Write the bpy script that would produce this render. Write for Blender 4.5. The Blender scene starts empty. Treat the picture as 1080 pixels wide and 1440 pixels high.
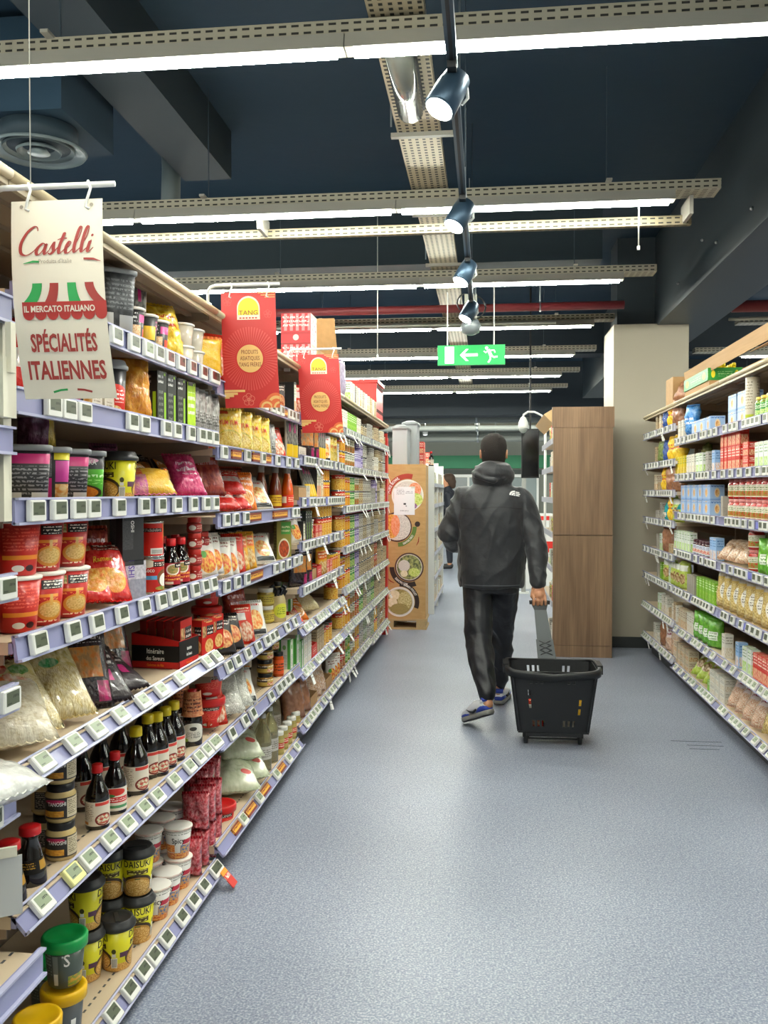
import bpy, math, random
from mathutils import Vector, Matrix, noise
from mathutils.bvhtree import BVHTree
random.seed(7)
SC = bpy.context.scene
COL = SC.collection
# ---------------------------------------------------------------- camera, world, exposure
CAM_H = 1.42
FPX = 1250.0
YAW = math.atan(144 / FPX)
PITCH = math.atan(28 / FPX)
cd = bpy.data.cameras.new('camera'); cam = bpy.data.objects.new('camera', cd); COL.objects.link(cam)
cd.sensor_fit = 'VERTICAL'; cd.sensor_height = 36.0; cd.lens = FPX / 1440 * 36.0; cd.clip_end = 120; cd.clip_start = .05
cam.location = (0, 0, CAM_H); cam.rotation_euler = (math.pi / 2 - PITCH, 0, YAW)
SC.camera = cam
SC.view_settings.view_transform = 'Standard'; SC.view_settings.look = 'None'
SC.view_settings.exposure = 0.18; SC.view_settings.gamma = 1.0; SC.view_settings.use_curve_mapping = False
SC.cycles.use_denoising = True
SC.cycles.max_bounces = 8; SC.cycles.diffuse_bounces = 5; SC.cycles.transparent_max_bounces = 6
TUBE_STRENGTH = 118.0
SPOT_WATTS = 45.0
w = bpy.data.worlds.new('store_air'); SC.world = w; w.use_nodes = True
w.node_tree.nodes['Background'].inputs[0].default_value = (.62, .70, .80, 1)
w.node_tree.nodes['Background'].inputs[1].default_value = .04

# ---------------------------------------------------------------- helpers
PI = math.pi
CS, SN = math.cos(YAW), math.sin(YAW)
def ypx(px, X):                      # distance along the aisle where a plane x = X is met
    r = (px - 540) / FPX
    return X * (CS + r * SN) / (r * CS - SN)
def lin(h):
    if not isinstance(h, str): return (*h, 1) if len(h) == 3 else h
    if len(h) == 4: h = '#' + ''.join(c * 2 for c in h[1:])
    v = [int(h[i:i + 2], 16) / 255 for i in (1, 3, 5)]
    return (*[(c / 12.92 if c <= .04045 else ((c + .055) / 1.055) ** 2.4) for c in v], 1)
MATS = {}
def mat(name, col='#808080', rough=.5, metal=0, coat=0, emit=0, trans=0, spec=.5, bump=0, bscale=40, ior=1.45, alpha=1, sheen=0):
    if name in MATS: return MATS[name]
    m = bpy.data.materials.new(name); m.use_nodes = True
    nt = m.node_tree; b = nt.nodes['Principled BSDF']
    b.inputs['Base Color'].default_value = lin(col); b.inputs['Roughness'].default_value = rough
    b.inputs['Metallic'].default_value = metal; b.inputs['Coat Weight'].default_value = coat
    b.inputs['Coat Roughness'].default_value = .1
    b.inputs['Transmission Weight'].default_value = trans; b.inputs['IOR'].default_value = ior
    b.inputs['Specular IOR Level'].default_value = spec; b.inputs['Alpha'].default_value = alpha
    if sheen: b.inputs['Sheen Weight'].default_value = sheen
    if emit:
        b.inputs['Emission Color'].default_value = lin(col); b.inputs['Emission Strength'].default_value = emit
    if bump:
        tc = nt.nodes.new('ShaderNodeTexCoord'); n = nt.nodes.new('ShaderNodeTexNoise'); n.inputs['Scale'].default_value = bscale
        bp = nt.nodes.new('ShaderNodeBump'); bp.inputs['Strength'].default_value = bump; bp.inputs['Distance'].default_value = .01
        nt.links.new(tc.outputs['Object'], n.inputs['Vector']); nt.links.new(n.outputs['Fac'], bp.inputs['Height']); nt.links.new(bp.outputs[0], b.inputs['Normal'])
    MATS[name] = m
    return m
def art(name, base, items=(), rough=.4, coat=0, bump=0, bscale=30, metal=0):
    """Printed packaging: a base colour with rectangles, discs, food pictures and blocks of small type in UV."""
    if name in MATS: return MATS[name]
    m = mat(name, base, rough, metal, coat)
    nt = m.node_tree; N = nt.nodes; L = nt.links; b = N['Principled BSDF']
    uv = N.new('ShaderNodeUVMap'); sep = N.new('ShaderNodeSeparateXYZ'); L.new(uv.outputs[0], sep.inputs[0])
    U, V = sep.outputs[0], sep.outputs[1]
    def mth(op, a, bb=None, c=None):
        n = N.new('ShaderNodeMath'); n.operation = op
        for i, x in enumerate((a, bb, c)):
            if x is None: continue
            if isinstance(x, (int, float)): n.inputs[i].default_value = x
            else: L.new(x, n.inputs[i])
        return n.outputs[0]
    rgb = N.new('ShaderNodeRGB'); rgb.outputs[0].default_value = lin(base); cur = rgb.outputs[0]
    def mix(f, ca, cb):
        n = N.new('ShaderNodeMix'); n.data_type = 'RGBA'
        if isinstance(f, (int, float)): n.inputs[0].default_value = f
        else: L.new(f, n.inputs[0])
        for i, x in ((6, ca), (7, cb)):
            if isinstance(x, (str, tuple)): n.inputs[i].default_value = lin(x)
            else: L.new(x, n.inputs[i])
        return n.outputs[2]
    def nz(scale, det=2, sx=1, sy=1):
        mp = N.new('ShaderNodeMapping'); mp.inputs['Scale'].default_value = (sx, sy, 1); L.new(uv.outputs[0], mp.inputs[0])
        n = N.new('ShaderNodeTexNoise'); n.inputs['Scale'].default_value = scale; n.inputs['Detail'].default_value = det
        L.new(mp.outputs[0], n.inputs['Vector']); return n.outputs['Fac']
    def rect(u0, v0, u1, v1):
        return mth('MULTIPLY', mth('COMPARE', U, (u0 + u1) / 2, abs(u1 - u0) / 2), mth('COMPARE', V, (v0 + v1) / 2, abs(v1 - v0) / 2))
    def ell(cu, cv, ru, rv):
        a = mth('MULTIPLY', mth('SUBTRACT', U, cu), 1 / ru); c = mth('MULTIPLY', mth('SUBTRACT', V, cv), 1 / rv)
        return mth('LESS_THAN', mth('ADD', mth('MULTIPLY', a, a), mth('MULTIPLY', c, c)), 1.0)
    def contrast(f, lo=.38, hi=.62):
        n = N.new('ShaderNodeMapRange'); n.inputs[1].default_value = lo; n.inputs[2].default_value = hi; L.new(f, n.inputs[0]); return n.outputs[0]
    for it in items:
        k = it[0]
        if k == 'r': cur = mix(rect(*it[1:5]), cur, it[5])
        elif k == 'e': cur = mix(ell(*it[1:5]), cur, it[5])
        elif k in ('f', 'F'):
            food = mix(contrast(nz(it[7])), it[5], it[6])
            cur = mix((ell if k == 'f' else rect)(*it[1:5]), cur, food)
        elif k == 't':
            rows = it[6]
            ln = mth('COMPARE', mth('FRACT', mth('MULTIPLY', V, rows / (it[4] - it[2]))), .5, .25)
            wd = mth('GREATER_THAN', nz(1, 0, 26, rows * 1.3 / (it[4] - it[2])), .46)
            cur = mix(mth('MULTIPLY', rect(*it[1:5]), mth('MULTIPLY', ln, wd)), cur, it[5])
        elif k == 'n': cur = mix(mth('MULTIPLY', contrast(nz(it[2])), it[3]), cur, it[1])
        elif k == 'w':                                # strands: noodles, pasta
            cur = mix(mth('MULTIPLY', contrast(nz(it[2], 3, it[4], it[5]), .45, .55), it[3]), cur, it[1])
        elif k == 's':                                # vertical stripes
            cur = mix(mth('MULTIPLY', rect(*it[1:5]), mth('GREATER_THAN', mth('FRACT', mth('MULTIPLY', U, it[6])), .5)), cur, it[5])
    L.new(cur, b.inputs['Base Color'])
    if bump:
        bp = N.new('ShaderNodeBump'); bp.inputs['Strength'].default_value = bump; bp.inputs['Distance'].default_value = .01
        L.new(nz(bscale, 4), bp.inputs['Height']); L.new(bp.outputs[0], b.inputs['Normal'])
    return m

def text2d(s, bold=0.0, res=2):
    """Lettering as flat triangles, height of a capital about 1; returns verts (x, y), faces, width."""
    c = bpy.data.curves.new('lettering', 'FONT'); c.body = s; c.size = 1.0; c.resolution_u = res; c.offset = bold
    o = bpy.data.objects.new('lettering', c)
    COL.objects.link(o)
    dg = bpy.context.evaluated_depsgraph_get(); me = bpy.data.meshes.new_from_object(o.evaluated_get(dg))
    vs = [(v.co.x / .73, v.co.y / .73) for v in me.vertices]; fs = [tuple(p.vertices) for p in me.polygons]
    bpy.data.objects.remove(o); bpy.data.curves.remove(c); bpy.data.meshes.remove(me)
    x0 = min(v[0] for v in vs); x1 = max(v[0] for v in vs)
    return [(x - x0, y) for x, y in vs], fs, x1 - x0

class G:
    """Collects geometry of ONE part; build() turns it into one mesh."""
    def __init__(s): s.V = []; s.F = []; s.M = []; s.U = []; s.S = []; s.mats = []
    def mi(s, m):
        if m not in s.mats: s.mats.append(m)
        return s.mats.index(m)
    def add(s, vs, fs, m, uvs=None, smooth=False, xf=None):
        o = len(s.V); k = s.mi(m)
        for v in vs: s.V.append(tuple(xf @ Vector(v)) if xf is not None else tuple(v))
        for i, f in enumerate(fs):
            s.F.append(tuple(o + j for j in f)); s.M.append(k); s.S.append(smooth)
            s.U.append(uvs[i] if uvs else [(0.5, 0.5)] * len(f))
        return s
    def box(s, c, d, m, ms=None, rot=None, uvscale=None):
        """ms: dict of face -> material for '+x' '-x' '+y' '-y' '+z' '-z'."""
        x, y, z = d[0] / 2, d[1] / 2, d[2] / 2
        P = [(-x, -y, -z), (x, -y, -z), (x, y, -z), (-x, y, -z), (-x, -y, z), (x, -y, z), (x, y, z), (-x, y, z)]
        T = Matrix.Translation(c) @ (rot.to_4x4() if rot is not None else Matrix())
        FS = {'-z': (3, 2, 1, 0), '+z': (4, 5, 6, 7), '-y': (0, 1, 5, 4), '+x': (1, 2, 6, 5), '+y': (2, 3, 7, 6), '-x': (3, 0, 4, 7)}
        L = {'-z': (d[0], d[1]), '+z': (d[0], d[1]), '-y': (d[0], d[2]), '+y': (d[0], d[2]), '+x': (d[1], d[2]), '-x': (d[1], d[2])}
        o = len(s.V)
        s.V += [tuple(T @ Vector(p)) for p in P]
        for k, f in FS.items():
            a, b = L[k] if uvscale else (1, 1)
            s.F.append(tuple(o + j for j in f)); s.M.append(s.mi((ms or {}).get(k, m))); s.S.append(False)
            s.U.append([(0, 0), (a, 0), (a, b), (0, b)])
        return s
    def lathe(s, prof, m, seg=24, vmap=None, sq=None, cap0=True, cap1=True, xf=None, turn=None, fx=1, fy=1):
        """prof: [(r, z)] bottom to top; UV: u = .5 faces +x and repeats on the far side, v runs 0..1 (or vmap)."""
        vs = []; fs = []; us = []
        z0, z1 = (vmap or (prof[0][1], prof[-1][1]))
        def rad(a, r):
            if not sq: return r
            return r / ((abs(math.cos(a)) ** sq + abs(math.sin(a)) ** sq) ** (1 / sq))
        for r, z in prof:
            for k in range(seg):
                a = 2 * PI * k / seg
                q = rad(a, r); vs.append((q * math.cos(a) * fx, q * math.sin(a) * fy, z))
        for i in range(len(prof) - 1):
            va = (prof[i][1] - z0) / max(1e-6, z1 - z0); vb = (prof[i + 1][1] - z0) / max(1e-6, z1 - z0)
            for k in range(seg):
                k2 = (k + 1) % seg
                fs.append((i * seg + k, i * seg + k2, (i + 1) * seg + k2, (i + 1) * seg + k))
                u0 = (.5 + 2 * k / seg) % 1.0; u1 = u0 + 2 / seg
                us.append([(u0, va), (u1, va), (u1, vb), (u0, vb)])
        if cap0 and prof[0][0] > 1e-6:
            fs.append(tuple(range(seg - 1, -1, -1))); us.append([(.5, .02)] * seg)
        if cap1 and prof[-1][0] > 1e-6:
            b = (len(prof) - 1) * seg; fs.append(tuple(range(b, b + seg))); us.append([(.5 + .5 * math.cos(2 * PI * k / seg), .5 + .5 * math.sin(2 * PI * k / seg)) for k in range(seg)])
        return s.add(vs, fs, m, us, True, xf)
    def tube(s, pts, r, m, seg=10, closed=False):
        P = [Vector(p) for p in pts]; n = len(P); R = r if isinstance(r, (list, tuple)) else [r] * n
        up = Vector((0, 0, 1)); vs = []; fs = []; last = None
        for i in range(n):
            t = (P[(i + 1) % n] - P[i - 1]) if closed else (P[min(i + 1, n - 1)] - P[max(i - 1, 0)])
            t.normalize()
            a = last if last is not None else (Vector((1, 0, 0)) if abs(t.x) < .9 else Vector((0, 1, 0)))
            a = (a - t * a.dot(t)); a.normalize(); last = a; b = t.cross(a)
            for k in range(seg):
                q = 2 * PI * k / seg; vs.append(P[i] + (a * math.cos(q) + b * math.sin(q)) * R[i])
        for i in range(n if closed else n - 1):
            j = (i + 1) % n
            for k in range(seg):
                k2 = (k + 1) % seg; fs.append((i * seg + k, i * seg + k2, j * seg + k2, j * seg + k))
        if not closed:
            fs.append(tuple(range(seg - 1, -1, -1))); fs.append(tuple(range((n - 1) * seg, n * seg)))
        return s.add(vs, fs, m, None, True)
    def loft(s, rings, m, seg=24, p=2.0, caps=True):
        """rings: (centre, vec a, vec b) half-axes; superellipse exponent p."""
        vs = []; fs = []
        for c, a, b in rings:
            c = Vector(c); a = Vector(a); b = Vector(b)
            for k in range(seg):
                q = 2 * PI * k / seg; x = math.cos(q); y = math.sin(q)
                x = math.copysign(abs(x) ** (2 / p), x); y = math.copysign(abs(y) ** (2 / p), y)
                vs.append(c + a * x + b * y)
        for i in range(len(rings) - 1):
            for k in range(seg):
                k2 = (k + 1) % seg; fs.append((i * seg + k, i * seg + k2, (i + 1) * seg + k2, (i + 1) * seg + k))
        if caps:
            fs.append(tuple(range(seg - 1, -1, -1))); b = (len(rings) - 1) * seg; fs.append(tuple(range(b, b + seg)))
        return s.add(vs, fs, m, None, True)
    def text(s, string, fn, m, size, x=0, y=0, bold=0, sx=1.0, align='C', res=2):
        """fn maps flat (x, y) metres to a point in space."""
        vs, fs, wd = text2d(string, bold, res)
        k = size; off = {'C': -wd * k * sx / 2, 'L': 0, 'R': -wd * k * sx}[align]
        return s.add([fn(x + off + a * k * sx, y + b * k) for a, b in vs], fs, m)
    def build(s, name):
        me = bpy.data.meshes.new(name)
        me.from_pydata(s.V, [], s.F); me.update()
        for m in s.mats: me.materials.append(m)
        uvl = me.uv_layers.new(name='UVMap')
        flat = [c for f in s.U for u in f for c in u]
        uvl.data.foreach_set('uv', flat)
        me.polygons.foreach_set('material_index', s.M); me.polygons.foreach_set('use_smooth', s.S)
        me.update()
        return me
def ob(name, me, parent=None, loc=None, rot=None):
    if isinstance(me, G): me = me.build(name)
    o = bpy.data.objects.new(name, me); COL.objects.link(o)
    if parent is not None: o.parent = parent
    if loc is not None: o.location = loc
    if rot is not None: o.rotation_euler = rot
    return o
def tag(o, label, cat, group=None):
    o['label'] = label; o['category'] = cat
    if group: o['group'] = group
    return o
def struct(name, me, **k):
    o = ob(name, me, **k); o['kind'] = 'structure'; return o
def empty(name, loc=(0, 0, 0), rot=(0, 0, 0)):
    o = bpy.data.objects.new(name, None); COL.objects.link(o); o.location = loc; o.rotation_euler = rot; o.empty_display_size = .1
    return o
def edge_split_smooth(me, ang=35):
    try: me.set_sharp_from_angle(angle=math.radians(ang))
    except Exception: pass
    return me
ORD = ['nearest', 'second nearest', 'third nearest', 'fourth nearest', 'fifth nearest', 'sixth nearest', 'seventh nearest', 'eighth nearest', 'ninth nearest', 'tenth nearest', 'eleventh nearest', 'twelfth nearest', 'thirteenth nearest', 'fourteenth nearest', 'fifteenth nearest', 'sixteenth nearest', 'seventeenth nearest', 'eighteenth nearest', 'nineteenth nearest', 'twentieth nearest']
LVL = {1: [''], 2: ['lower', 'upper'], 3: ['bottom', 'middle', 'top'], 4: ['bottom', 'second-up', 'third-up', 'top'], 5: ['bottom', 'second-up', 'middle', 'fourth-up', 'top']}
RECS = []
# ---------------------------------------------------------------- structure
def floor_mat():
    m = mat('vinyl_floor', '#8d95ab', .38); nt = m.node_tree; N = nt.nodes; L = nt.links; b = N['Principled BSDF']
    tc = N.new('ShaderNodeTexCoord')
    def n(scale, det):
        x = N.new('ShaderNodeTexNoise'); x.inputs['Scale'].default_value = scale; x.inputs['Detail'].default_value = det; L.new(tc.outputs['Object'], x.inputs['Vector']); return x.outputs['Fac']
    def ramp(f, stops):
        r = N.new('ShaderNodeValToRGB'); L.new(f, r.inputs[0]); e = r.color_ramp.elements
        e[0].position, e[0].color = stops[0][0], lin(stops[0][1]); e[1].position, e[1].color = stops[1][0], lin(stops[1][1])
        for p, c in stops[2:]:
            q = e.new(p); q.color = lin(c)
        return r.outputs[0]
    speck = ramp(n(150, 2), [(.34, '#666f86'), (.68, '#ced1d7'), (.5, '#8d94a5')])
    fine = ramp(n(48, 3), [(.35, '#7b8396'), (.65, '#a2a8b4')])
    mx = N.new('ShaderNodeMix'); mx.data_type = 'RGBA'; mx.inputs[0].default_value = .35; L.new(speck, mx.inputs[6]); L.new(fine, mx.inputs[7])
    big = ramp(n(.9, 3), [(.3, '#e2e2e4'), (.7, '#ffffff')])
    m2 = N.new('ShaderNodeMix'); m2.data_type = 'RGBA'; m2.blend_type = 'MULTIPLY'; m2.inputs[0].default_value = 1; L.new(mx.outputs[2], m2.inputs[6]); L.new(big, m2.inputs[7])
    L.new(m2.outputs[2], b.inputs['Base Color'])
    bp = N.new('ShaderNodeBump'); bp.inputs['Strength'].default_value = .15; bp.inputs['Distance'].default_value = .004
    L.new(n(60, 3), bp.inputs['Height']); L.new(bp.outputs[0], b.inputs['Normal'])
    return m
def quad(g, pts, m): g.add(pts, [(0, 1, 2, 3)], m, [[(0, 0), (1, 0), (1, 1), (0, 1)]])
g = G(); g.box((1, 9.5, -.05), (22, 31, .1), floor_mat()); struct('floor', g)
M_navy = mat('navy_ceiling_paint', '#183244', .8, bump=.3, bscale=6)
M_navy2 = mat('dark_navy_paint', '#071823', .6)
M_steelblue = mat('blue_grey_beam_paint', '#2d363c', .42)
M_greige = mat('greige_column_paint', '#a59d8c', .55, bump=.05, bscale=20)
M_dark = mat('black_plastic', '#151618', .45)
M_white = mat('white_enamel', '#dcdcd8', .35)
M_offw = mat('cream_plastic', '#d9d4c0', .4)
CEIL = 3.75
g = G(); g.box((1, 9.5, CEIL + .1), (22, 31, .2), M_navy); struct('ceiling', g)
g = G(); g.box((-10.05, 9.5, 1.85), (.1, 31, 3.9), mat('wall_grey', '#a7a9a6', .7)); struct('wall_left', g)
g = G(); g.box((12.05, 9.5, 1.85), (.1, 31, 3.9), MATS['wall_grey']); struct('wall_right', g)
g = G(); g.box((1, -6.05, 1.85), (22, .1, 3.9), MATS['wall_grey']); struct('wall_rear', g)
# far wall: pale wall with a green band
g = G(); g.box((1, 25.05, 1.85), (22, .1, 3.9), mat('far_wall_pale', '#85877f', .6)); struct('wall_far', g)
g = G(); g.box((0, 24.95, 2.26), (9, .1, .36), mat('green_fascia', '#12714a', .5)); struct('trim_green', g)
g = G(); g.box((0, 24.96, 1.98), (9, .08, .14), mat('dark_soffit', '#3d4441', .6)); struct('trim_soffit', g)
# navy bulkhead across the store
g = G(); g.box((-1.5, 16.4, 3.28), (17, .5, .95), M_navy2); struct('wall_bulkhead', g)
# ceiling beams
g = G(); g.box((1.78, 8.2, 3.34), (.5, 12.8, .82), M_steelblue)
for y in (7.4, 6.6, 6.2, 5.4, 4.6): g.lathe([(.012, -.01), (.012, .006), (.005, .012)], mat('bolt_steel', '#aab0b3', .35, 1), 8, xf=Matrix.Translation((1.525, y, 3.12 + .12 * math.sin(y * 3))) @ Matrix.Rotation(-PI / 2, 4, 'Y'))
struct('beam_steel', g)
g = G(); g.box((-1.80, 3.7, 3.6), (.31, 3.9, .31), mat('grey_soffit', '#1c2a32', .7)); struct('beam_concrete', g)
g = G(); g.box((1.2, 12.2, 3.5), (18, .4, .5), M_navy2); struct('beam_cross', g)
g = G(); g.box((-2.6, 7.35, 3.5), (7.0, .36, .5), MATS['grey_soffit']); struct('beam_soffit', g)
# clad column under the beam with a dark upper shaft and a dark baseboard
g = G(); g.box((1.475, 8.62, 1.5), (.66, .66, 2.88), M_greige); g.box((1.475, 8.62, 2.9405), (.6, .6, .001), M_greige); struct('column_clad', g)
g = G(); g.box((1.40, 8.62, 3.36), (.42, .42, .82), M_steelblue); struct('column_upper', g)
g = G(); g.box((1.475, 8.62, .05), (.675, .675, .1), mat('dark_baseboard', '#2e3130', .5)); struct('baseboard_column', g)
# round air diffuser and its plenum, sprinkler pipes, drop pipe
M_dif = mat('painted_diffuser', '#616d70', .45)
d = tag(empty('air_diffuser', (-2.25, 4.3, 3.13)), 'round grey ring air diffuser on the ceiling above the Italian banner', 'air vent')
g = G()
g.lathe([(.225, 0), (.235, .012), (.2, .02), (.17, .03)], M_dif, 40, cap0=False, cap1=False); ob('outer_ring', g, d)
g = G(); g.lathe([(.17, .012), (.175, .02), (.12, .045)], M_dif, 40, cap0=False, cap1=False); g.lathe([(.105, .0), (.11, .01), (.07, .035)], M_dif, 40, cap0=False, cap1=False); g.lathe([(.0, -.004), (.055, .0), (.03, .03)], M_dif, 32); ob('cone', g, d)
g = G(); g.lathe([(.19, .03), (.19, .12)], mat('diffuser_dark', '#22323c', .7), 32); ob('neck', g, d)
g = G(); g.box((-.08, .1, .355), (.6, .6, .45), M_navy); ob('plenum_box', g, d)
M_red = mat('sprinkler_red', '#742c2f', .45)
for nm, y, z, x0, x1, col, r, lab in (('sprinkler_pipe', 7.72, 3.0, -4, 1.15, M_red, .035, 'dark red sprinkler pipe running across behind the third lights'),
                             ('sprinkler_pipe', 8.0, 3.02, 2.1, 6.5, M_red, .05, 'dark red sprinkler pipe over the aisle beyond the steel beam'),
                             ('conduit_pipe', 7.92, 2.9, -4, .6, mat('conduit_grey', '#9a9a90', .4, .3), .012, 'thin grey conduit hanging under the red sprinkler pipe'),
                             ('conduit_pipe', 8.1, 2.93, 2.1, 6.5, MATS['conduit_grey'], .014, 'thin grey conduit beside the red pipe beyond the beam')):
    g = G(); g.tube([(x0, y, z), (x1, y, z)], r, col, 14)
    p = tag(empty(nm, (0, 0, 0)), lab, 'pipe'); ob('pipe_run', g, p)
    for xx in ((x0 + .9, x1 - .7) if x1 - x0 > 2 else (x1 - .3,)):
        g = G(); g.box((xx, y, (z + CEIL) / 2), (.012, .012, CEIL - z), MATS['bolt_steel']); g.tube([(xx, y + r * 1.15 * math.cos(a), z + r * 1.15 * math.sin(a)) for a in [i * PI / 6 for i in range(13)]], .006, MATS['bolt_steel'], 6); ob('hanger', g, p)
g = G(); g.tube([(-2.0, 5.5, 3.2), (-2.03, 5.6, 3.5), (-2.06, 5.65, 3.75)], .06, M_dif, 14); tag(ob('drop_pipe', g), 'stub of grey painted pipe coming down from the ceiling', 'pipe')

# perforated steel
def perf(name, px, pv, hw, hh, col='#b9ae93', dark='#2b2a26'):
    m = mat(name, col, .5, .25); nt = m.node_tree; N = nt.nodes; L = nt.links; b = N['Principled BSDF']
    uv = N.new('ShaderNodeUVMap'); sp = N.new('ShaderNodeSeparateXYZ'); L.new(uv.outputs[0], sp.inputs[0])
    def mt(op, a, x, c=None):
        n = N.new('ShaderNodeMath'); n.operation = op; L.new(a, n.inputs[0])
        if isinstance(x, (int, float)): n.inputs[1].default_value = x
        else: L.new(x, n.inputs[1])
        if c is not None: n.inputs[2].default_value = c
        return n.outputs[0]
    f = mt('MULTIPLY', mt('COMPARE', mt('FRACT', mt('DIVIDE', sp.outputs[0], px), 0), .5, hw), mt('COMPARE', mt('FRACT', mt('DIVIDE', sp.outputs[1], pv), 0), .5, hh))
    mx = N.new('ShaderNodeMix'); mx.data_type = 'RGBA'; L.new(f, mx.inputs[0]); mx.inputs[6].default_value = lin(col); mx.inputs[7].default_value = lin(dark)
    L.new(mx.outputs[2], b.inputs['Base Color']); return m
M_slot = perf('slotted_steel', .045, .026, .3, .16, '#a19b8a'); M_slot2 = perf('slotted_steel_tan', .045, .026, .3, .16, '#80765f')
M_holes = perf('perforated_tray', .034, .034, .22, .25)
M_wire = mat('wire_dark', '#35424c', .5, .3)
M_house = mat('luminaire_grey', '#96938a', .4)
M_tube = mat('led_diffuser', '#fbfff2', .4, emit=TUBE_STRENGTH)
# linear lights: a slotted carrier with LED battens under its front edge
def light_line(y, x_end, label, tray_end=.24, lower=True, gap=.004):
    r = tag(empty('linear_light', (0, y, 2.95)), label, 'ceiling light', 'linear LED lights across the aisle')
    g = G(); g.box((x_end + tray_end - 5, .06, .118), (10, .16, .052), M_slot, uvscale=True); ob('slotted_carrier', g, r)
    x = x_end; n = 0
    while x > -8:
        ln = 1.5
        g = G(); g.add([(x - ln, -.035, .09), (x, -.035, .09), (x, -.05, .034), (x - ln, -.05, .034), (x - ln, .035, .09), (x, .035, .09), (x, .03, .034), (x - ln, .03, .034)],
                       [(3, 2, 1, 0), (4, 5, 6, 7), (0, 1, 5, 4), (1, 2, 6, 5), (3, 0, 4, 7)], M_house)
        g.add([(x - ln, -.05, .034), (x, -.05, .034), (x, .03, .034), (x - ln, .03, .034)], [(0, 3, 2, 1)], M_house)
        h = ob('housing', g, r)
        g = G(); k = ln / 2 - .03
        prof = [(-.024, .034), (-.023, .023), (-.018, .018), (.008, .018), (.013, .023), (.014, .034)]
        vs = [(x - .03 - (0 if e else 2 * k), a, b) for e in (0, 1) for a, b in prof]
        g.add(vs, [(i, i + 1, i + 7, i + 6) for i in range(5)] + [(5, 4, 3, 2, 1, 0), (6, 7, 8, 9, 10, 11)], M_tube); ob('led_strip', g, h)
        x -= ln + gap; n += 1
    if lower:
        g = G(); g.box((x_end + tray_end - .1 - 5, .24, .0), (10, .04, .052), M_slot2, uvscale=True); g.box((x_end + .1, .15, .03), (.02, .22, .1), M_house); g.box((x_end - 2.3, .15, .03), (.02, .22, .1), M_house); ob('lower_rail', g, r)
    for xx in (x_end - .35, x_end - 2.6, x_end - 5):
        g = G(); g.box((xx, .06, (.14 + CEIL - 2.95) / 2), (.005, .005, CEIL - 2.95 - .14), M_wire); g.box((xx, .08, .145), (.03, .3, .012), M_house); ob('hanger', g, r)
LY = [3.17 + 1.8 * i for i in range(7)]
LN = ['nearest full-width white LED light line across the ceiling', 'second LED light line with a beige lower rail, ending before the beam', 'third LED light line, ending beside the dark column head', 'fourth LED light line, just in front of the exit sign', 'fifth LED light line, crossing behind the green exit sign', 'sixth LED light line from the camera, below the exit sign', 'seventh LED light line, lowest before the navy bulkhead']
for i, y in enumerate(LY): light_line(y, 1.0, LN[i], lower=(i == 1))
for i, (y, l) in enumerate(((1.37, 'LED light line overhead just behind the first one in view'), (-.43, 'LED light line above the camera position'), (-2.23, 'LED light line at the rear of the aisle'))): light_line(y, 1.0, l, lower=False)
# the neighbouring aisle's lights beyond the beam
def side_light(y, x0, x1, label):
    r = tag(empty('linear_light', (0, y, 2.95)), label, 'ceiling light', 'linear LED lights beyond the steel beam')
    g = G(); g.box(((x0 - .5 + x1) / 2, .06, .118), (x1 - x0 + .5, .16, .052), M_slot, uvscale=True); ob('slotted_carrier', g, r)
    g = G(); g.box(((x0 + x1) / 2, 0, .065), (x1 - x0, .075, .06), M_house); ob('housing', g, r)
    g = G(); g.box(((x0 + x1) / 2, -.005, .028), (x1 - x0 - .06, .036, .016), M_tube); ob('led_strip', g, r)
    for xx in (x0 + .6, x1 - .8): g = G(); g.box((xx, .06, (.14 + CEIL - 2.95) / 2), (.005, .005, CEIL - 2.95 - .14), M_wire); ob('hanger', g, r)
for i, y in enumerate([3.17 - 1.8, 3.17, 4.97, 6.77, 8.9, 10.7, 12.5]):
    side_light(y, 2.9 if i > 3 else 2.6, 8.5, ('first', 'second', 'third', 'fourth', 'fifth', 'sixth', 'seventh')[i] + ' LED light line in the next aisle beyond the steel beam')
# perforated cable tray down the aisle
g = G(); g.box((0, 0, 0), (.2, 13, .05), M_holes, uvscale=True)
t = tag(empty('cable_tray', (-.32, 8.2, 3.13)), 'beige perforated cable tray running down the ceiling along the aisle', 'cable tray'); ob('tray', g, t)
for y in (2.66, 4.2, 5.4, 6.6, 9.2):
    g = G(); g.box((0.03, y - 8.2, -.035), (.32, .03, .02), M_house); g.box((-.13, y - 8.2, .3), (.008, .008, .58), MATS['bolt_steel']); g.box((.19, y - 8.2, .3), (.008, .008, .58), MATS['bolt_steel']); ob('bracket', g, t)
# sealed tube light under the tray
e = tag(empty('emergency_light', (-.33, 3.55, 3.06)), 'unlit sealed tube light fixed under the perforated cable tray', 'light fitting')
g = G(); g.loft([((0, -.34, 0), (.02, 0, 0), (0, 0, .015)), ((0, -.32, 0), (.055, 0, 0), (0, 0, .045)), ((0, .32, 0), (.055, 0, 0), (0, 0, .045)), ((0, .34, 0), (.02, 0, 0), (0, 0, .015))], mat('smoky_cover', '#53554f', .15, coat=.6), 20); ob('cover', g, e)
g = G(); g.box((0, 0, .035), (.12, .7, .03), M_dark); ob('base', g, e)
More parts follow.
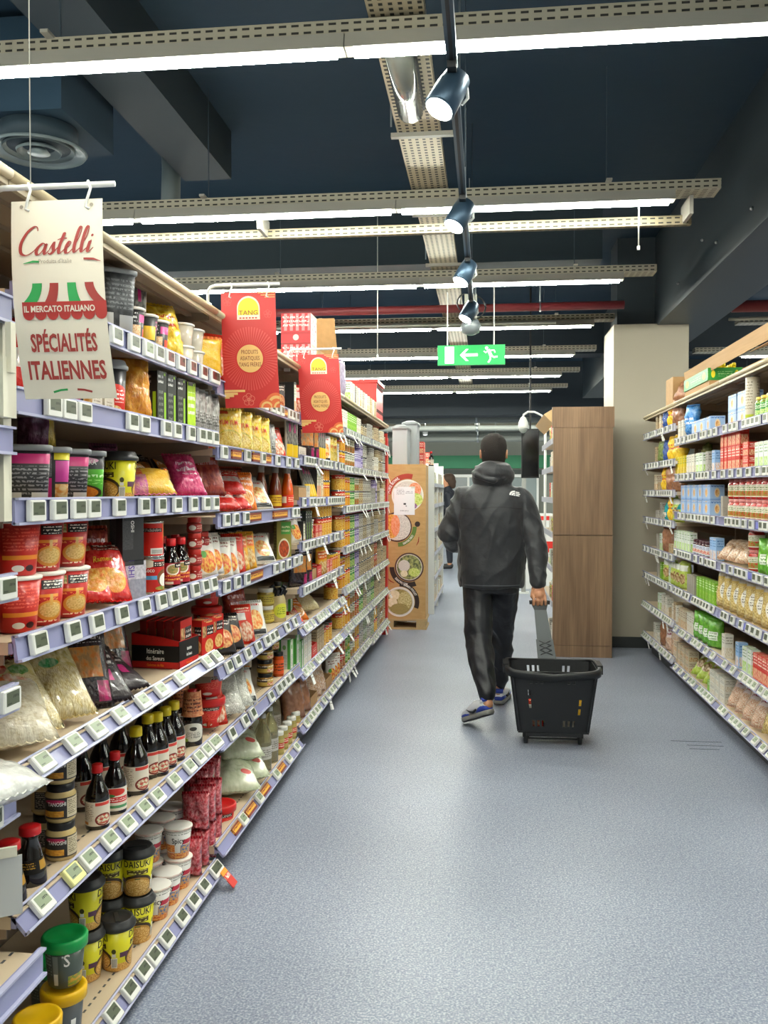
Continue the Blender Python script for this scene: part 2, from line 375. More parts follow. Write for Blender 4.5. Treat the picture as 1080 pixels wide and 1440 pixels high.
# spotlight track
tr = tag(empty('spotlight_track', (-.115, 4.2, 2.83)), 'dark steel spotlight track running down the aisle ceiling', 'lighting track')
M_track = mat('track_steel', '#4a5a66', .35, .6)
g = G(); g.box((0, 0, 0), (.034, 7.4, .034), M_track); g.box((0, 0, -.018), (.012, 7.4, .004), M_dark); ob('rail', g, tr)
for y in (-2.2, -.3, 1.5, 3.0):
    g = G(); g.tube([(.02, y, .0), (.02, y, .92)], .0025, M_wire, 6); ob('suspension_wire', g, tr)
M_spotb = mat('spot_body', '#34485a', .35, .5); M_lens = mat('spot_lens', '#fffdf0', .3, emit=14)
SPY = [(2.98, -25, 'nearest lit spotlight on the ceiling track, seen largest'), (4.28, -25, 'second lit spotlight on the ceiling track'), (5.4, -22, 'third lit spotlight on the ceiling track'), (6.55, -22, 'fourth lit spotlight on the ceiling track')]
for y, az, lab in SPY:
    r = tag(empty('track_spotlight', (-.115, y, 2.81)), lab, 'spotlight', 'spotlights on the ceiling track')
    g = G(); g.box((0, 0, -.005), (.03, .16, .03), M_dark); ob('adapter', g, r)
    g = G(); g.tube([(.0, .02, -.01), (.045, .02, -.03), (.05, .02, -.08), (.03, .02, -.1)], .006, mat('arm_white', '#c9ccc9', .4), 8); ob('arm', g, r)
    D = Vector((-.42, -.3, -.86)).normalized(); q = D.to_track_quat('Z', 'Y').to_matrix().to_4x4()
    xf = Matrix.Translation((-.005, .0, -.055)) @ q
    g = G(); g.lathe([(.03, -.06), (.045, -.05), (.052, 0), (.054, .085), (.05, .088)], M_spotb, 28, xf=xf); h = ob('lamp_head', g, r)
    g = G(); g.lathe([(.0, .0895), (.047, .0895), (.047, .0905), (0, .0905)], M_lens, 28, xf=xf); ob('lens', g, h)
    l = bpy.data.lights.new('spot_glow', 'SPOT'); l.energy = SPOT_WATTS; l.spot_size = math.radians(75); l.spot_blend = .7; l.shadow_soft_size = .045; l.color = (1, .97, .9)
    lo = bpy.data.objects.new('spot_glow', l); COL.objects.link(lo); lo.parent = r; lo.matrix_parent_inverse = Matrix(); lo.location = Vector((-.005, 0, -.055)) + D * .097; lo.rotation_euler = D.to_track_quat('-Z', 'Y').to_euler()
# projector-like round fixture near the exit sign
p = tag(empty('spotlight_cluster', (-.13, 7.3, 2.72)), 'dark round spotlight with looped cable hanging before the exit sign', 'spotlight')
g = G(); g.lathe([(.03, -.02), (.07, 0), (.085, .05), (.06, .1), (.02, .12)], mat('smoke_plastic', '#5d6468', .3, coat=.4), 24, xf=Matrix.Rotation(.4, 4, 'X')); ob('lamp_head', g, p)
g = G(); g.tube([(.03 + .09 * math.cos(a), 0.02 * math.sin(3 * a), .2 + .09 * math.sin(a)) for a in [i * PI / 8 for i in range(17)]], .007, M_dark, 6); g.tube([(-.05 + .06 * math.cos(a), 0, .24 + .07 * math.sin(a)) for a in [i * PI / 8 for i in range(17)]], .006, M_dark, 6); ob('cable', g, p)
g = G(); g.box((0, 0, .2), (.1, .1, .2), mat('junction_grey', '#8a8a80', .5)); ob('junction_box', g, p)
# EXIT sign
x = tag(empty('exit_sign', (-.13, 7.55, 2.49)), 'green emergency exit sign with white arrow and running figure', 'exit sign')
GW, GH = .565, .165
fn = lambda dep: (lambda a, b: (a, -.02 - dep, b))
g = G(); g.box((0, 0, GH / 2), (GW, .04, GH), mat('sign_green', '#18a04e', .3, emit=.35)); ob('sign_panel', g, x)
Mw = mat('sign_white', '#eafff0', .4, emit=.6)
g = G(); f2 = fn(.002)
def poly(g, pts, f, m): g.add([f(a, b) for a, b in pts], [tuple(range(len(pts)))], m)
poly(g, [(-.22, .012), (-.145, .012), (-.145, GH - .012), (-.22, GH - .012)], f2, Mw)
poly(g, [(-.095, .082), (-.045, .132), (-.022, .132), (-.057, .094), (.055, .094), (.055, .07), (-.057, .07), (-.022, .032), (-.045, .032)], f2, Mw)
def stroke(g, pts, wd, f, m):
    P = [Vector(q) for q in pts]
    W = wd if isinstance(wd, (list, tuple)) else [wd] * len(P)
    L = []; R = []
    for i, q in enumerate(P):
        t = P[min(i + 1, len(P) - 1)] - P[max(i - 1, 0)]
        n = Vector((-t.y, t.x)); n.normalize(); L.append(q + n * W[i] / 2); R.append(q - n * W[i] / 2)
    g.add([f(*v) for v in L] + [f(*v) for v in R], [(i, i + 1, len(P) + i + 1, len(P) + i) for i in range(len(P) - 1)], m)
def disc(g, cx, cy, rx, ry, f, m, n=28, a0=0, a1=2 * PI):
    pts = [(cx + rx * math.cos(a0 + (a1 - a0) * i / n), cy + ry * math.sin(a0 + (a1 - a0) * i / n)) for i in range(n + (0 if a1 - a0 > 6.28 else 1))]
    poly(g, pts, f, m)
disc(g, .128, .138, .013, .013, f2, Mw, 14)
stroke(g, [(.142, .125), (.165, .075)], .026, f2, Mw); stroke(g, [(.146, .118), (.12, .1), (.105, .112)], .011, f2, Mw); stroke(g, [(.15, .115), (.19, .12), (.2, .098)], .011, f2, Mw)
stroke(g, [(.163, .078), (.19, .06), (.22, .066)], .014, f2, Mw); stroke(g, [(.16, .075), (.16, .045), (.142, .016)], .014, f2, Mw)
ob('pictogram', g, x)
for a in (-.2, .19):
    g = G(); g.box((a, 0, GH + (CEIL - 2.49 - GH) / 2), (.01, .005, CEIL - 2.49 - GH), M_white); ob('hanging_strap', g, x)
# ---------------------------------------------------------------- shelving
XL, XR = -.965, 1.38
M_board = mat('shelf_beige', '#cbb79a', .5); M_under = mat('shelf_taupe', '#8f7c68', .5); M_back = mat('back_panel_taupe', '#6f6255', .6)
M_rail = mat('rail_lavender', '#9192b6', .25, coat=.3); M_railw = mat('rail_pale', '#b9b9c4', .3, coat=.2); M_lip = mat('rail_lip', '#b0b1cc', .2)
M_canopy = mat('canopy_cream', '#b8a788', .45); M_plinth = mat('plinth_grey', '#4a4a4c', .5)
M_tag = mat('tag_white', '#deddd6', .4); M_tagb = mat('tag_side', '#cfcfc6', .4)
M_lcd = art('tag_screen', '#59604f', [('t', .5, .45, .92, .85, '#20251f', 1), ('r', .08, .1, .4, .2, '#353c33')], .3)
M_lcdl = art('tag_screen_pale', '#8e9a7e', [('t', .5, .45, .92, .85, '#2a3028', 1), ('r', .08, .1, .4, .2, '#4d5748')], .35)  # paler copy of the screen: brightness of tilted tags put into the colour
M_lcdr = art('tag_screen_red', '#6d3a36', [('r', .5, .45, .9, .85, '#331a18')], .3)
def tag_mesh(name, w=.066, h=.046, lcd=None, body=None):
    g = G(); b = .002
    g.loft([((0, 0, 0), (0, w / 2, 0), (0, 0, h / 2)), ((.009, 0, 0), (0, w / 2, 0), (0, 0, h / 2)), ((.0115, 0, 0), (0, w / 2 - b, 0), (0, 0, h / 2 - b))], body or M_tag, 32, 18)
    g.F[-1]
    y0, y1, z0, z1 = -w * .37, w * .37, -h * .2, h * .4
    g.add([(.0118, y0, z0), (.0118, y1, z0), (.0118, y1, z1), (.0118, y0, z1)], [(0, 1, 2, 3)], lcd or M_lcd, [[(0, 0), (1, 0), (1, 1), (0, 1)]])
    for f in range(len(g.S)): g.S[f] = False
    return g.build(name)
TAGS = {'d': tag_mesh('price_tag', lcd=M_lcd), 'l': tag_mesh('price_tag', lcd=M_lcdl), 'r': tag_mesh('price_tag', lcd=M_lcdr), 'y': tag_mesh('price_tag', lcd=M_lcdl, body=mat('tag_yellowed', '#e6e29a', .35)), 's': tag_mesh('price_tag', .05, .05)}
M_ticket = art('ticket_paper', '#f1f0ea', [('t', .15, .45, .85, .9, '#55504c', 2)], .6)
M_ticketr = art('ticket_red', '#d8443c', [('t', .2, .3, .9, .7, '#ffe9dd', 1), ('r', 0, .75, 1, 1, '#f2a23a')], .5)
def ticket(m):
    g = G(); g.box((0, 0, -.035), (.002, .05, .07), m); return g.build('price_ticket')
TICKET = ticket(M_ticket); TICKETR = ticket(M_ticketr)
STRIPS = art('gold_strip', '#7c2f22', [('r', .05, .25, .95, .75, '#e2a93a'), ('t', .1, .3, .9, .7, '#8a2c1c', 1)], .4)
STRIPP = art('lavender_insert', '#6c70c8', [], .3)
SHELVES = {}
BAYN = {('L', 1): 'first left bay', ('L', 2): 'second left bay', ('L', 3): 'third left bay', ('L', 4): 'fourth left bay', ('L', 5): 'fifth left bay', ('L', 6): 'last left bay', ('R', 1): 'near right bay', ('R', 2): 'middle right bay', ('R', 3): 'far right bay'}
SHN = ['bottom shelf', 'second shelf', 'third shelf', 'fourth shelf', 'fifth shelf', 'sixth shelf', 'seventh shelf', 'eighth shelf']
def fx(side, d): return XL - d if side == 'L' else XR + d
def sg(side): return 1 if side == 'L' else -1
class Shelf: pass
def make_bay(side, bay, y0, y1, zs, top, tilts=(), rail=None, tags=None, depth=.46, tickets=0, inserts=None, lowfront=.0):
    nm = BAYN[(side, bay)]; s = sg(side); R = Matrix()
    rng = random.Random(bay * 31 + (0 if side == 'L' else 500))
    root = tag(empty('gondola_bay', (fx(side, depth), (y0 + y1) / 2, 0)), 'shelving with taupe back, boards and price rails, ' + nm + (' of the aisle' if side == 'L' else ' before the column'), 'shelving')
    L = root.location; yl = y1 - y0
    g = G(); g.box((0 - s * .012, 0, top / 2), (.02, yl - .004, top), M_back); ob('back_panel', g, root)
    g = G(); g.box((s * (depth / 2 - .03), 0, .02 + zs[0] / 2 - .035), (depth - .1, yl - .002, max(.02, zs[0] - .03)), M_plinth); ob('base_plinth', g, root)
    for yy in (-yl / 2 + .012, yl / 2 - .012):
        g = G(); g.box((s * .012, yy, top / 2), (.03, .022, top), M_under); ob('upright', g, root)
    rail = rail or M_rail
    for i, z in enumerate(list(zs) + [top]):
        canopy = i == len(zs)
        ent = Shelf(); ent.side, ent.bay, ent.i, ent.y0, ent.y1 = side, bay, i, y0, y1
        ent.z = z + .014; ent.phrase = ('top ledge' if canopy else SHN[i]) + ' of ' + nm
        SHELVES[(side, bay, i)] = ent
        g = G(); th = .03
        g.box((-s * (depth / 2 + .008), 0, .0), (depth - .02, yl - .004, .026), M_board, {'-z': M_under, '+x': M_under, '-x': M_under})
        if i <= 1 and side == 'L' and bay <= 3:
            for k in range(int(yl / .03)): g.box((-s * .066, -yl / 2 + .02 + k * .03, .01305), (.006, .014, .0004), M_plinth)
        r = ob('shelf', g, root, (s * depth, 0, z)); ent.obj = r
        for yy in (-yl / 2 + .008, yl / 2 - .008):
            g = G(); a, b = -s * .03, -s * (depth - .02)
            g.add([(a, yy - .002, -.013), (b, yy - .002, -.013), (b, yy - .002, -.085), (a, yy - .002, -.035), (a, yy + .002, -.013), (b, yy + .002, -.013), (b, yy + .002, -.085), (a, yy + .002, -.035)],
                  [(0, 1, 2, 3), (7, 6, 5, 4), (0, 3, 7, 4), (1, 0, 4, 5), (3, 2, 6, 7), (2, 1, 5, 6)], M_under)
            if i: ob('bracket', g, r)
        if canopy:
            for q in (.1, .2, .3):
                g = G(); g.box((-s * q, 0, -.018), (.02, yl - .02, .012), M_under); ob('rib', g, r)
            g = G(); g.tube([(-s * .004, -yl / 2 + .002, -.006), (-s * .004, yl / 2 - .002, -.006)], .012, M_canopy, 10); g.box((-s * .012, 0, -.01), (.012, yl - .004, .04), M_canopy); ob('edge_trim', g, r)
            continue
        tl = math.radians(tilts[i] if i < len(tilts) else 0)
        rt = Matrix.Rotation(-s * tl, 4, 'Y')
        g = G(); xf = rt
        g.box(rt @ Vector((-s * .004, 0, 0)), (.008, yl - .006, .056), rail, rot=rt.to_3x3())
        g.box(rt @ Vector((s * .002, 0, -.026)), (.014, yl - .006, .006), M_lip, rot=rt.to_3x3())
        g.box(rt @ Vector((s * .002, 0, .026)), (.012, yl - .006, .005), M_lip, rot=rt.to_3x3())
        g.box((-s * .014, 0, .0), (.014, yl - .006, .022), rail)
        if tl > .3: g.box((-s * .03, 0, .0145), (.05, yl - .006, .003), M_board)
        ra = ob('price_rail', g, r)
        ps = tags.get(i) if tags else None
        if ps is None:
            ps = []; y = y0 + rng.uniform(.05, .12)
            while y < y1 - .05:
                ps.append((y, 'd' if tl < .3 else 'l')); y += rng.choice((.075, .09, .13, .17, .11))
        ps = [(min(y, y1 - .04), k) for y, k in ps]
        for y, k in ps:
            t = ob('price_tag', TAGS[k], r); p = rt @ Vector((s * .0045, 0, 0)); t.location = (p.x, y - (y0 + y1) / 2, p.z)
            t.rotation_euler = (0, -tl if s == 1 else -tl, 0 if s == 1 else PI)
        for k in range(tickets):
            if not ps: break
            y, _ = rng.choice(ps)
            t = ob('price_ticket', TICKET, r); t.location = (s * .017, y - (y0 + y1) / 2 + .01, -.012 + .001 * k); t.rotation_euler = (rng.uniform(-.2, .2), -s * rng.uniform(.1, .6) if s == 1 else rng.uniform(.1, .5), 0 if s == 1 else PI)
        for (ya, yb, k) in (inserts or {}).get(i, ()):
            g = G(); p = rt @ Vector((s * .0035, 0, 0))
            g.box((p.x, (ya + yb) / 2 - (y0 + y1) / 2, p.z), (.006, yb - ya, .034), STRIPS if k == 'g' else STRIPP, rot=rt.to_3x3()); ob('insert_strip', g, r)
    return root
def yl_(px): return ypx(px, XL)
def T(kinds, *px): return [(yl_(p), k) for p, k in zip(px, kinds if len(kinds) == len(px) else kinds[0] * len(px))]
B = [.38, 1.73, 3.12, 4.56, 5.99, 7.4, 8.75]
tg = {6: T('ddldrrrrrd', 160, 185, 205, 220, 235, 251, 267, 283, 297, 309), 5: T('d', 70, 92, 114, 182, 199, 230, 245, 265, 280, 289, 299),
      4: T('d', 45, 77, 105, 126, 163, 198, 222, 245, 268, 286, 299), 3: T('d', 47, 96, 130, 166, 198, 222, 239, 252, 270, 284, 296),
      2: T('l', 53, 98, 130, 164, 196, 222, 249, 288, 303, 318), 1: [(yl_(50), 'l'), (yl_(95), 'y')] + T('l', 118, 148, 173, 197, 216, 240, 262, 276, 287, 297, 310),
      0: T('d', 150, 175, 195, 210, 228, 250, 267, 282, 298, 306, 318, 328)}
make_bay('L', 1, B[0], B[1], [.07, .45, .78, 1.0, 1.227, 1.525, 1.79], 2.075, (0, 0, 0, 0, 0), tags={0: [], 1: [(1.3, 'd')], 2: [(1.62, 'd')], 3: [(1.69, 'd'), (1.6, 'd')], 4: [(1.68, 'd')], 5: [(1.5, 'd')], 6: [(1.4, 'd')]})
SHELVES[('L', 1, 1)].obj.location.x += .055
make_bay('L', 2, B[1], B[2], [.062, .52, .825, 1.095, 1.38, 1.61, 1.825], 2.075, (42, 42, 42, 8), tags=tg)
ins = {5: [(yl_(325), yl_(338), 'g'), (yl_(354), yl_(364), 'g'), (yl_(372), yl_(380), 'g')], 4: [(yl_(348), yl_(366), 'g'), (yl_(383), yl_(403), 'g')], 3: [(yl_(348), yl_(368), 'g')], 6: [(3.5, 4.4, 'g')],
       0: [(yl_(325), yl_(336), 'g'), (yl_(344), yl_(356), 'g'), (yl_(364), yl_(376), 'g'), (yl_(387), yl_(398), 'g')]}
make_bay('L', 3, B[2], B[3], [.112, .50, .762, 1.07, 1.316, 1.565, 1.80], 2.075, (42, 25, 20), tags={5: T('d', 312, 345, 367, 388, 403, 415), 4: T('d', 315, 328, 343, 411, 416), 3: T('d', 315, 330, 344, 385, 394, 403, 413, 420), 2: T('d', 318, 330, 345, 360, 372, 379, 385, 401, 412), 1: T('d', 322, 341, 352, 378, 389, 395, 401, 407), 0: T('l', 338, 361, 386, 403, 415)}, inserts=ins)
ins4 = {i: [(4.62 + .06, 4.62 + .3, 'p'), (5.2, 5.4, 'p')] for i in (2, 4, 5, 6)}
make_bay('L', 4, B[3], B[4], [.17, .453, .685, .897, 1.133, 1.365, 1.588, 1.81], 2.075, (40, 40, 35), tickets=2, inserts=ins4, depth=.46)
make_bay('L', 5, B[4], B[5], [.18, .458, .737, 1.02, 1.30, 1.578, 1.835], 2.075, (35, 35, 20), rail=M_railw, tickets=3)
make_bay('L', 6, B[5], B[6], [.15, .458, .737, 1.02, 1.30, 1.578, 1.84], 2.075, (35, 30, 20), rail=M_railw, tickets=3)
ZR = [.14, .42, .70, .98, 1.25, 1.525, 1.785]
insr = {3: [(4.7, 4.9, 'p'), (5.1, 5.25, 'p')], 4: [(4.6, 4.75, 'p')], 2: [(4.75, 5.0, 'p')]}
make_bay('R', 1, 4.1, 5.5, ZR, 2.08, (40, 30, 10), inserts=insr)
make_bay('R', 2, 5.5, 6.77, ZR, 2.08, (40, 30, 15))
make_bay('R', 3, 6.77, 8.08, [.17, .44, .70, .93, 1.18, 1.41, 1.64, 1.9], 2.08, (30, 20), rail=M_railw, tickets=2)
for px, dz in ((300, 0), (318, 0), (311, -.002)):
    e_ = SHELVES[('L', 2, 0)]; t = ob('promo_ticket', TICKETR, e_.obj); t.location = (.028, min(yl_(px), B[2] - .05) - (B[1] + B[2]) / 2, .004 + dz); t.rotation_euler = (0, -.75, 0)
# red end panel closing the left shelving
e = tag(empty('end_panel', (-1.25, 8.79, 0)), 'tall red end panel closing the left shelving beside the pallet', 'shelf end panel')
M_redp = mat('signal_red_panel', '#cf2c22', .4)
g = G(); g.box((0, 0, 1.0), (.54, .05, 2.0), M_redp); ob('panel', g, e)
g = G(); g.box((.255, .06, .98), (.03, .08, 1.96), M_redp); ob('edge_profile', g, e)
# ---------------------------------------------------------------- products: one prototype of each kind
KINDS = {}
class Kind: pass
def reg(key, name, cat, root, kids, w, d, h):
    k = Kind(); k.key, k.name, k.cat, k.root, k.kids, k.w, k.d, k.h = key, name, cat, root, kids, w, d, h
    KINDS[key] = k
def cyl_text(g, s, r, z, size, m, a0=0, sx=.8, bold=.01, slope=0):
    g.text(s, lambda x, y: ((r + slope * y + .0004) * math.cos(x / r + a0), (r + slope * y + .0004) * math.sin(x / r + a0), z + y), m, size, 0, 0, bold, sx)
M_blk = mat('ink_black', '#17150f', .5); M_wht = mat('ink_white', '#f4f1ea', .5); M_ivory = mat('lid_ivory', '#e4ded0', .4)
M_lidd = mat('lid_charcoal', '#2b2b2c', .4); M_lidg = mat('lid_grey', '#8d8f90', .4)
M_pap = mat('cup_rim_paper', '#efe6da', .5)
def cup(key, name, rt, rb, h, side, lid='flat', lidm=None, texts=(), fronts=None, cat='instant noodles'):
    g = G(); hb = h - (.022 if lid in ('dome', 'plastic') else .006)
    g.lathe([(rb * .93, 0), (rb, .003), (rt, hb)], side, 28, cap1=True)
    for (s, z, size, m, a0) in texts:
        sl = (rt - rb) / hb; cyl_text(g, s, rb + sl * z, z, size, m, a0, slope=sl)
    k = G()
    if lid == 'dome':
        k.lathe([(rt + .003, hb - .006), (rt + .005, hb - .003), (rt + .0055, hb + .004), (rt + .001, hb + .008), (rt - .003, hb + .018), (rt - .006, hb + .021), (rt - .012, hb + .017), (0, hb + .0165)], lidm, 28, cap0=True)
        k.box((0, 0, hb + .018), (.012, rt * 1.2, .003), lidm)
    elif lid == 'plastic':
        k.lathe([(rt + .004, hb - .012), (rt + .007, hb - .01), (rt + .008, hb + .012), (rt + .005, hb + .017), (rt - .002, hb + .017), (rt - .005, hb + .011), (0, hb + .0105)], lidm, 28, cap0=True)
    else:
        k.lathe([(rt, hb - .003), (rt + .0035, hb - .001), (rt + .0035, hb + .004), (rt, hb + .006), (0, hb + .0062)], lidm or M_pap, 28, cap0=True)
    reg(key, name, cat, g.build(name), [('lid', k.build('lid'))], 2 * rt + .008, 2 * rt + .008, h)
def tub(key, name, wt, wb, h, side, lidm, cat='instant noodles', texts=()):
    g = G(); rt, rb = wt / 2, wb / 2
    g.lathe([(rb, 0), (rt, h - .008)], side, 32, sq=7)
    for s, z, size, m, y in texts:
        g.text(s, lambda a, b: ((rb + (rt - rb) * (z + b) / h) + .0008, y + a, z + b), m, size, 0, 0, .015, .8)
    k = G(); k.lathe([(rt + .001, h - .014), (rt + .005, h - .012), (rt + .005, h - .002), (rt + .001, h), (0, h)], lidm, 32, sq=7)
    reg(key, name, cat, g.build(name), [('lid', k.build('lid'))], wt + .012, wt + .012, h)
def bottle(key, name, prof, glass, label, capm, cap, cat='bottle', extra=None, seg=20):
    """prof [(r,z)], label (z0,z1,material), cap (r,z0,z1)."""
    g = G(); g.lathe(prof, glass, seg)
    kids = []
    def rad(z):
        for (r0, z0), (r1, z1) in zip(prof, prof[1:]):
            if z0 <= z <= z1: return r0 + (r1 - r0) * (z - z0) / max(1e-6, z1 - z0)
        return prof[-1][0]
    for lab in (label if isinstance(label, list) else [label]):
        z0, z1, m = lab[:3]; k = G(); n = 5
        k.lathe([(rad(z0 + (z1 - z0) * i / n) + .0006, z0 + (z1 - z0) * i / n) for i in range(n + 1)], m, seg + 8, cap0=False, cap1=False)
        for (s, z, size, tm, a0) in (lab[3] if len(lab) > 3 else ()): cyl_text(k, s, rad(z) + .0008, z, size, tm, a0)
        kids.append(('label', k.build('label')))
    r, z0, z1 = cap; k = G(); k.lathe([(r, z0), (r * 1.02, z0 + .001), (r, z1 - .002), (r * .85, z1)], capm, 18); kids.append(('cap', k.build('cap')))
    if extra: kids += extra
    w = 2 * max(p[0] for p in prof)
    reg(key, name, cat, g.build(name), kids, w + .004, w + .004, max(z1, prof[-1][1]))
def jar(key, name, r, h, content, label, lidm, cat='jar', texts=(), lidh=.016):
    g = G(); hb = h - lidh
    g.lathe([(r * .9, 0), (r, .006), (r, hb * .86), (r * .86, hb * .96), (r * .84, hb)], content, 24)
    k = G(); k.lathe([(r + .0006, hb * .14), (r + .0006, hb * .8)], label, 28, cap0=False, cap1=False)
    for (s, z, size, tm, a0) in texts: cyl_text(k, s, r + .0008, z, size, tm, a0)
    q = G(); q.lathe([(r * .88, hb - .003), (r * .9, hb), (r * .9, h - .002), (r * .84, h), (0, h - .0005)], lidm, 24)
    reg(key, name, cat, g.build(name), [('label', k.build('label')), ('lid', q.build('lid'))], 2 * r + .003, 2 * r + .003, h)
M_tin = mat('tin_metal', '#b9b9b6', .25, .9)
def can(key, name, r, h, side, cat='tin can', texts=()):
    g = G(); g.lathe([(r * .96, 0.004), (r * .97, .006), (r * .97, h - .006), (r * .96, h - .004)], side, 24)
    for (s, z, size, tm, a0) in texts: cyl_text(g, s, r * .97, z, size, tm, a0)
    k = G(); k.lathe([(r, h - .006), (r, h - .001), (r * .97, h), (r * .93, h - .004), (0, h - .004)], M_tin, 24)
    b = G(); b.lathe([(r * .97, 0), (r, .001), (r, .005), (r * .97, .0055)], M_tin, 24)
    reg(key, name, cat, g.build(name), [('lid', k.build('lid')), ('base_rim', b.build('base_rim'))], 2 * r + .001, 2 * r + .001, h)
def box(key, name, w, d, h, front, side=None, top=None, cat='carton', texts=(), flap=True):
    g = G(); side = side or front; top = top or side; b = .0015
    g.box((0, 0, h / 2), (d, w, h), side, {'+x': front, '-x': front, '+z': top, '-z': top})
    for (s, y, z, size, m, face, sx) in texts:
        if face == 'f': f = lambda a, c: (d / 2 + .0006, y + a, z + c)
        elif face == 's': f = lambda a, c: (y + a, -w / 2 - .0006, z + c)          # narrow side towards -y
        elif face == 'v': f = lambda a, c: (d / 2 + .0006, y + c, z - a)            # running down the front
        g.text(s, f, m, size, 0, 0, .012, sx)
    kids = []
    if flap:
        k = G(); k.box((0, 0, h + .0006), (d * .98, w * .92, .0012), top); k.box((d / 2 + .0004, 0, h - .006), (.0008, w * .8, .012), top); kids.append(('top_flap', k.build('top_flap')))
    reg(key, name, cat, g.build(name), kids, w + .002, d + .003, h + .0015)
def bag(key, name, w, h, t, front, back=None, cat='bag', seed=0, nu=14, nv=16, puff=.55, texts=(), wr=.12, lean=0, clip=None):
    """A filled pillow pack with crimped ends, standing up; front is +x."""
    g = G(); back = back or front
    def th(u, v):
        e = max(0, 1 - abs(2 * u - 1) ** 2.6) ** puff * max(0, 1 - abs(2 * v - 1) ** 3.2) ** puff
        return t / 2 * e * (1.12 if v < .45 else 1)
    def pos(u, v, s):
        k = min(1, th(u, v) / (t / 2 + 1e-6))
        n = noise.noise((u * 4 + seed * 7.3, v * 5, s * 3.1)) * wr * t * k + noise.noise((u * 13 + seed, v * 15, s * 5.7)) * wr * .45 * t * (.3 + k)
        pinch = 1 - .06 * (1 - abs(2 * v - 1) ** 2) + .015 * noise.noise((v * 6, seed, 1))
        return (s * th(u, v) + (n if 0 < u < 1 and 0 < v < 1 else .3 * n), (u - .5) * w * pinch + .02 * w * noise.noise((u * 3, v * 4, seed)), v * h)
    vs = []; fs = []; us = []; idx = {}
    for s in (1, -1):
        for j in range(nv + 1):
            for i in range(nu + 1):
                ed = i in (0, nu) or j in (0, nv)
                if s == -1 and ed: idx[(s, i, j)] = idx[(1, i, j)]; continue
                u, v = i / nu, j / nv; idx[(s, i, j)] = len(vs); vs.append(pos(u, v, s))
        for j in range(nv):
            for i in range(nu):
                q = [idx[(s, i, j)], idx[(s, i + 1, j)], idx[(s, i + 1, j + 1)], idx[(s, i, j + 1)]]
                q2 = [(i / nu, j / nv), ((i + 1) / nu, j / nv), ((i + 1) / nu, (j + 1) / nv), (i / nu, (j + 1) / nv)]
                if s == -1: q.reverse(); q2.reverse()
                fs.append(tuple(q)); us.append(q2)
    zmin = min(v[2] for v in vs); vs = [(a, b, c - zmin) for a, b, c in vs]
    ff, fu, bf, bu = fs[:nu * nv], us[:nu * nv], fs[nu * nv:], us[nu * nv:]
    o = len(g.V); g.add(vs, ff, front, fu, True)
    for f, u in zip(bf, bu): g.F.append(tuple(o + j for j in f)); g.M.append(g.mi(back)); g.U.append(u); g.S.append(True)
    if texts:
        def surf(a, c):
            u = a / w + .5; v = c / h; p = pos(min(1, max(0, u)), min(1, max(0, v)), 1); return (p[0] + .0012, p[1], p[2] - zmin)
        for (s, y, z, size, m, sx) in texts: g.text(s, surf, m, size, y, z, .02, sx)
    kids = []
    for zz in (0, h):                                   # crimped seals
        k = G(); n = 20; a = []
        for i in range(n + 1):
            y = (i / n - .5) * w * .97; q = .0025 * (1 if i % 2 else -1)
            a += [(q, y, zz - .004), (q, y, zz + (.008 if zz else .006))]
        k.add(a, [(2 * i, 2 * i + 2, 2 * i + 3, 2 * i + 1) for i in range(n)], front, [[(0.02, .02 if not zz else .97)] * 4] * n)
        kids.append(('seal', k.build('seal')))
    reg(key, name, cat, g.build(name), kids, w, t * 1.1, h)
def tray(key, name, w, d, h, m, front=None, lowf=.45, cat='display box', texts=()):
    g = G(); t = .003; front = front or m
    g.box((0, 0, t / 2), (d, w, t), m); g.box((-d / 2 + t / 2, 0, h / 2), (t, w, h), m)
    for y in (-w / 2 + t / 2, w / 2 - t / 2):
        o = y - t / 2
        g.add([(-d / 2, o, 0), (d / 2, o, 0), (d / 2, o, h * lowf), (d * .1, o, h * lowf * 1.15), (-d / 2, o, h), (-d / 2, o + t, 0), (d / 2, o + t, 0), (d / 2, o + t, h * lowf), (d * .1, o + t, h * lowf * 1.15), (-d / 2, o + t, h)],
              [(0, 1, 2, 3, 4), (9, 8, 7, 6, 5), (1, 6, 7, 2), (2, 7, 8, 3), (3, 8, 9, 4), (4, 9, 5, 0)], m, [[(0, 0), (1, 0), (1, lowf), (.6, lowf * 1.15), (0, 1)], [(0, 1), (.6, lowf * 1.15), (1, lowf), (1, 0), (0, 0)]] + [[(.5, .5)] * 4] * 4)
    k = G(); k.box((d / 2 - t / 2, 0, h * lowf / 2), (t, w, h * lowf), front)
    for (s, y, z, size, tm, face, sx) in texts:
        if face == 'f': k.text(s, lambda a, c: (d / 2 + .0006, y + a, z + c), tm, size, 0, 0, .012, sx)
        else: g.text(s, lambda a, c: (y + a, -w / 2 - .0008, z + c), tm, size, 0, 0, .012, sx)
    reg(key, name, cat, g.build(name), [('front_panel', k.build('front_panel'))], w + .002, d, h)

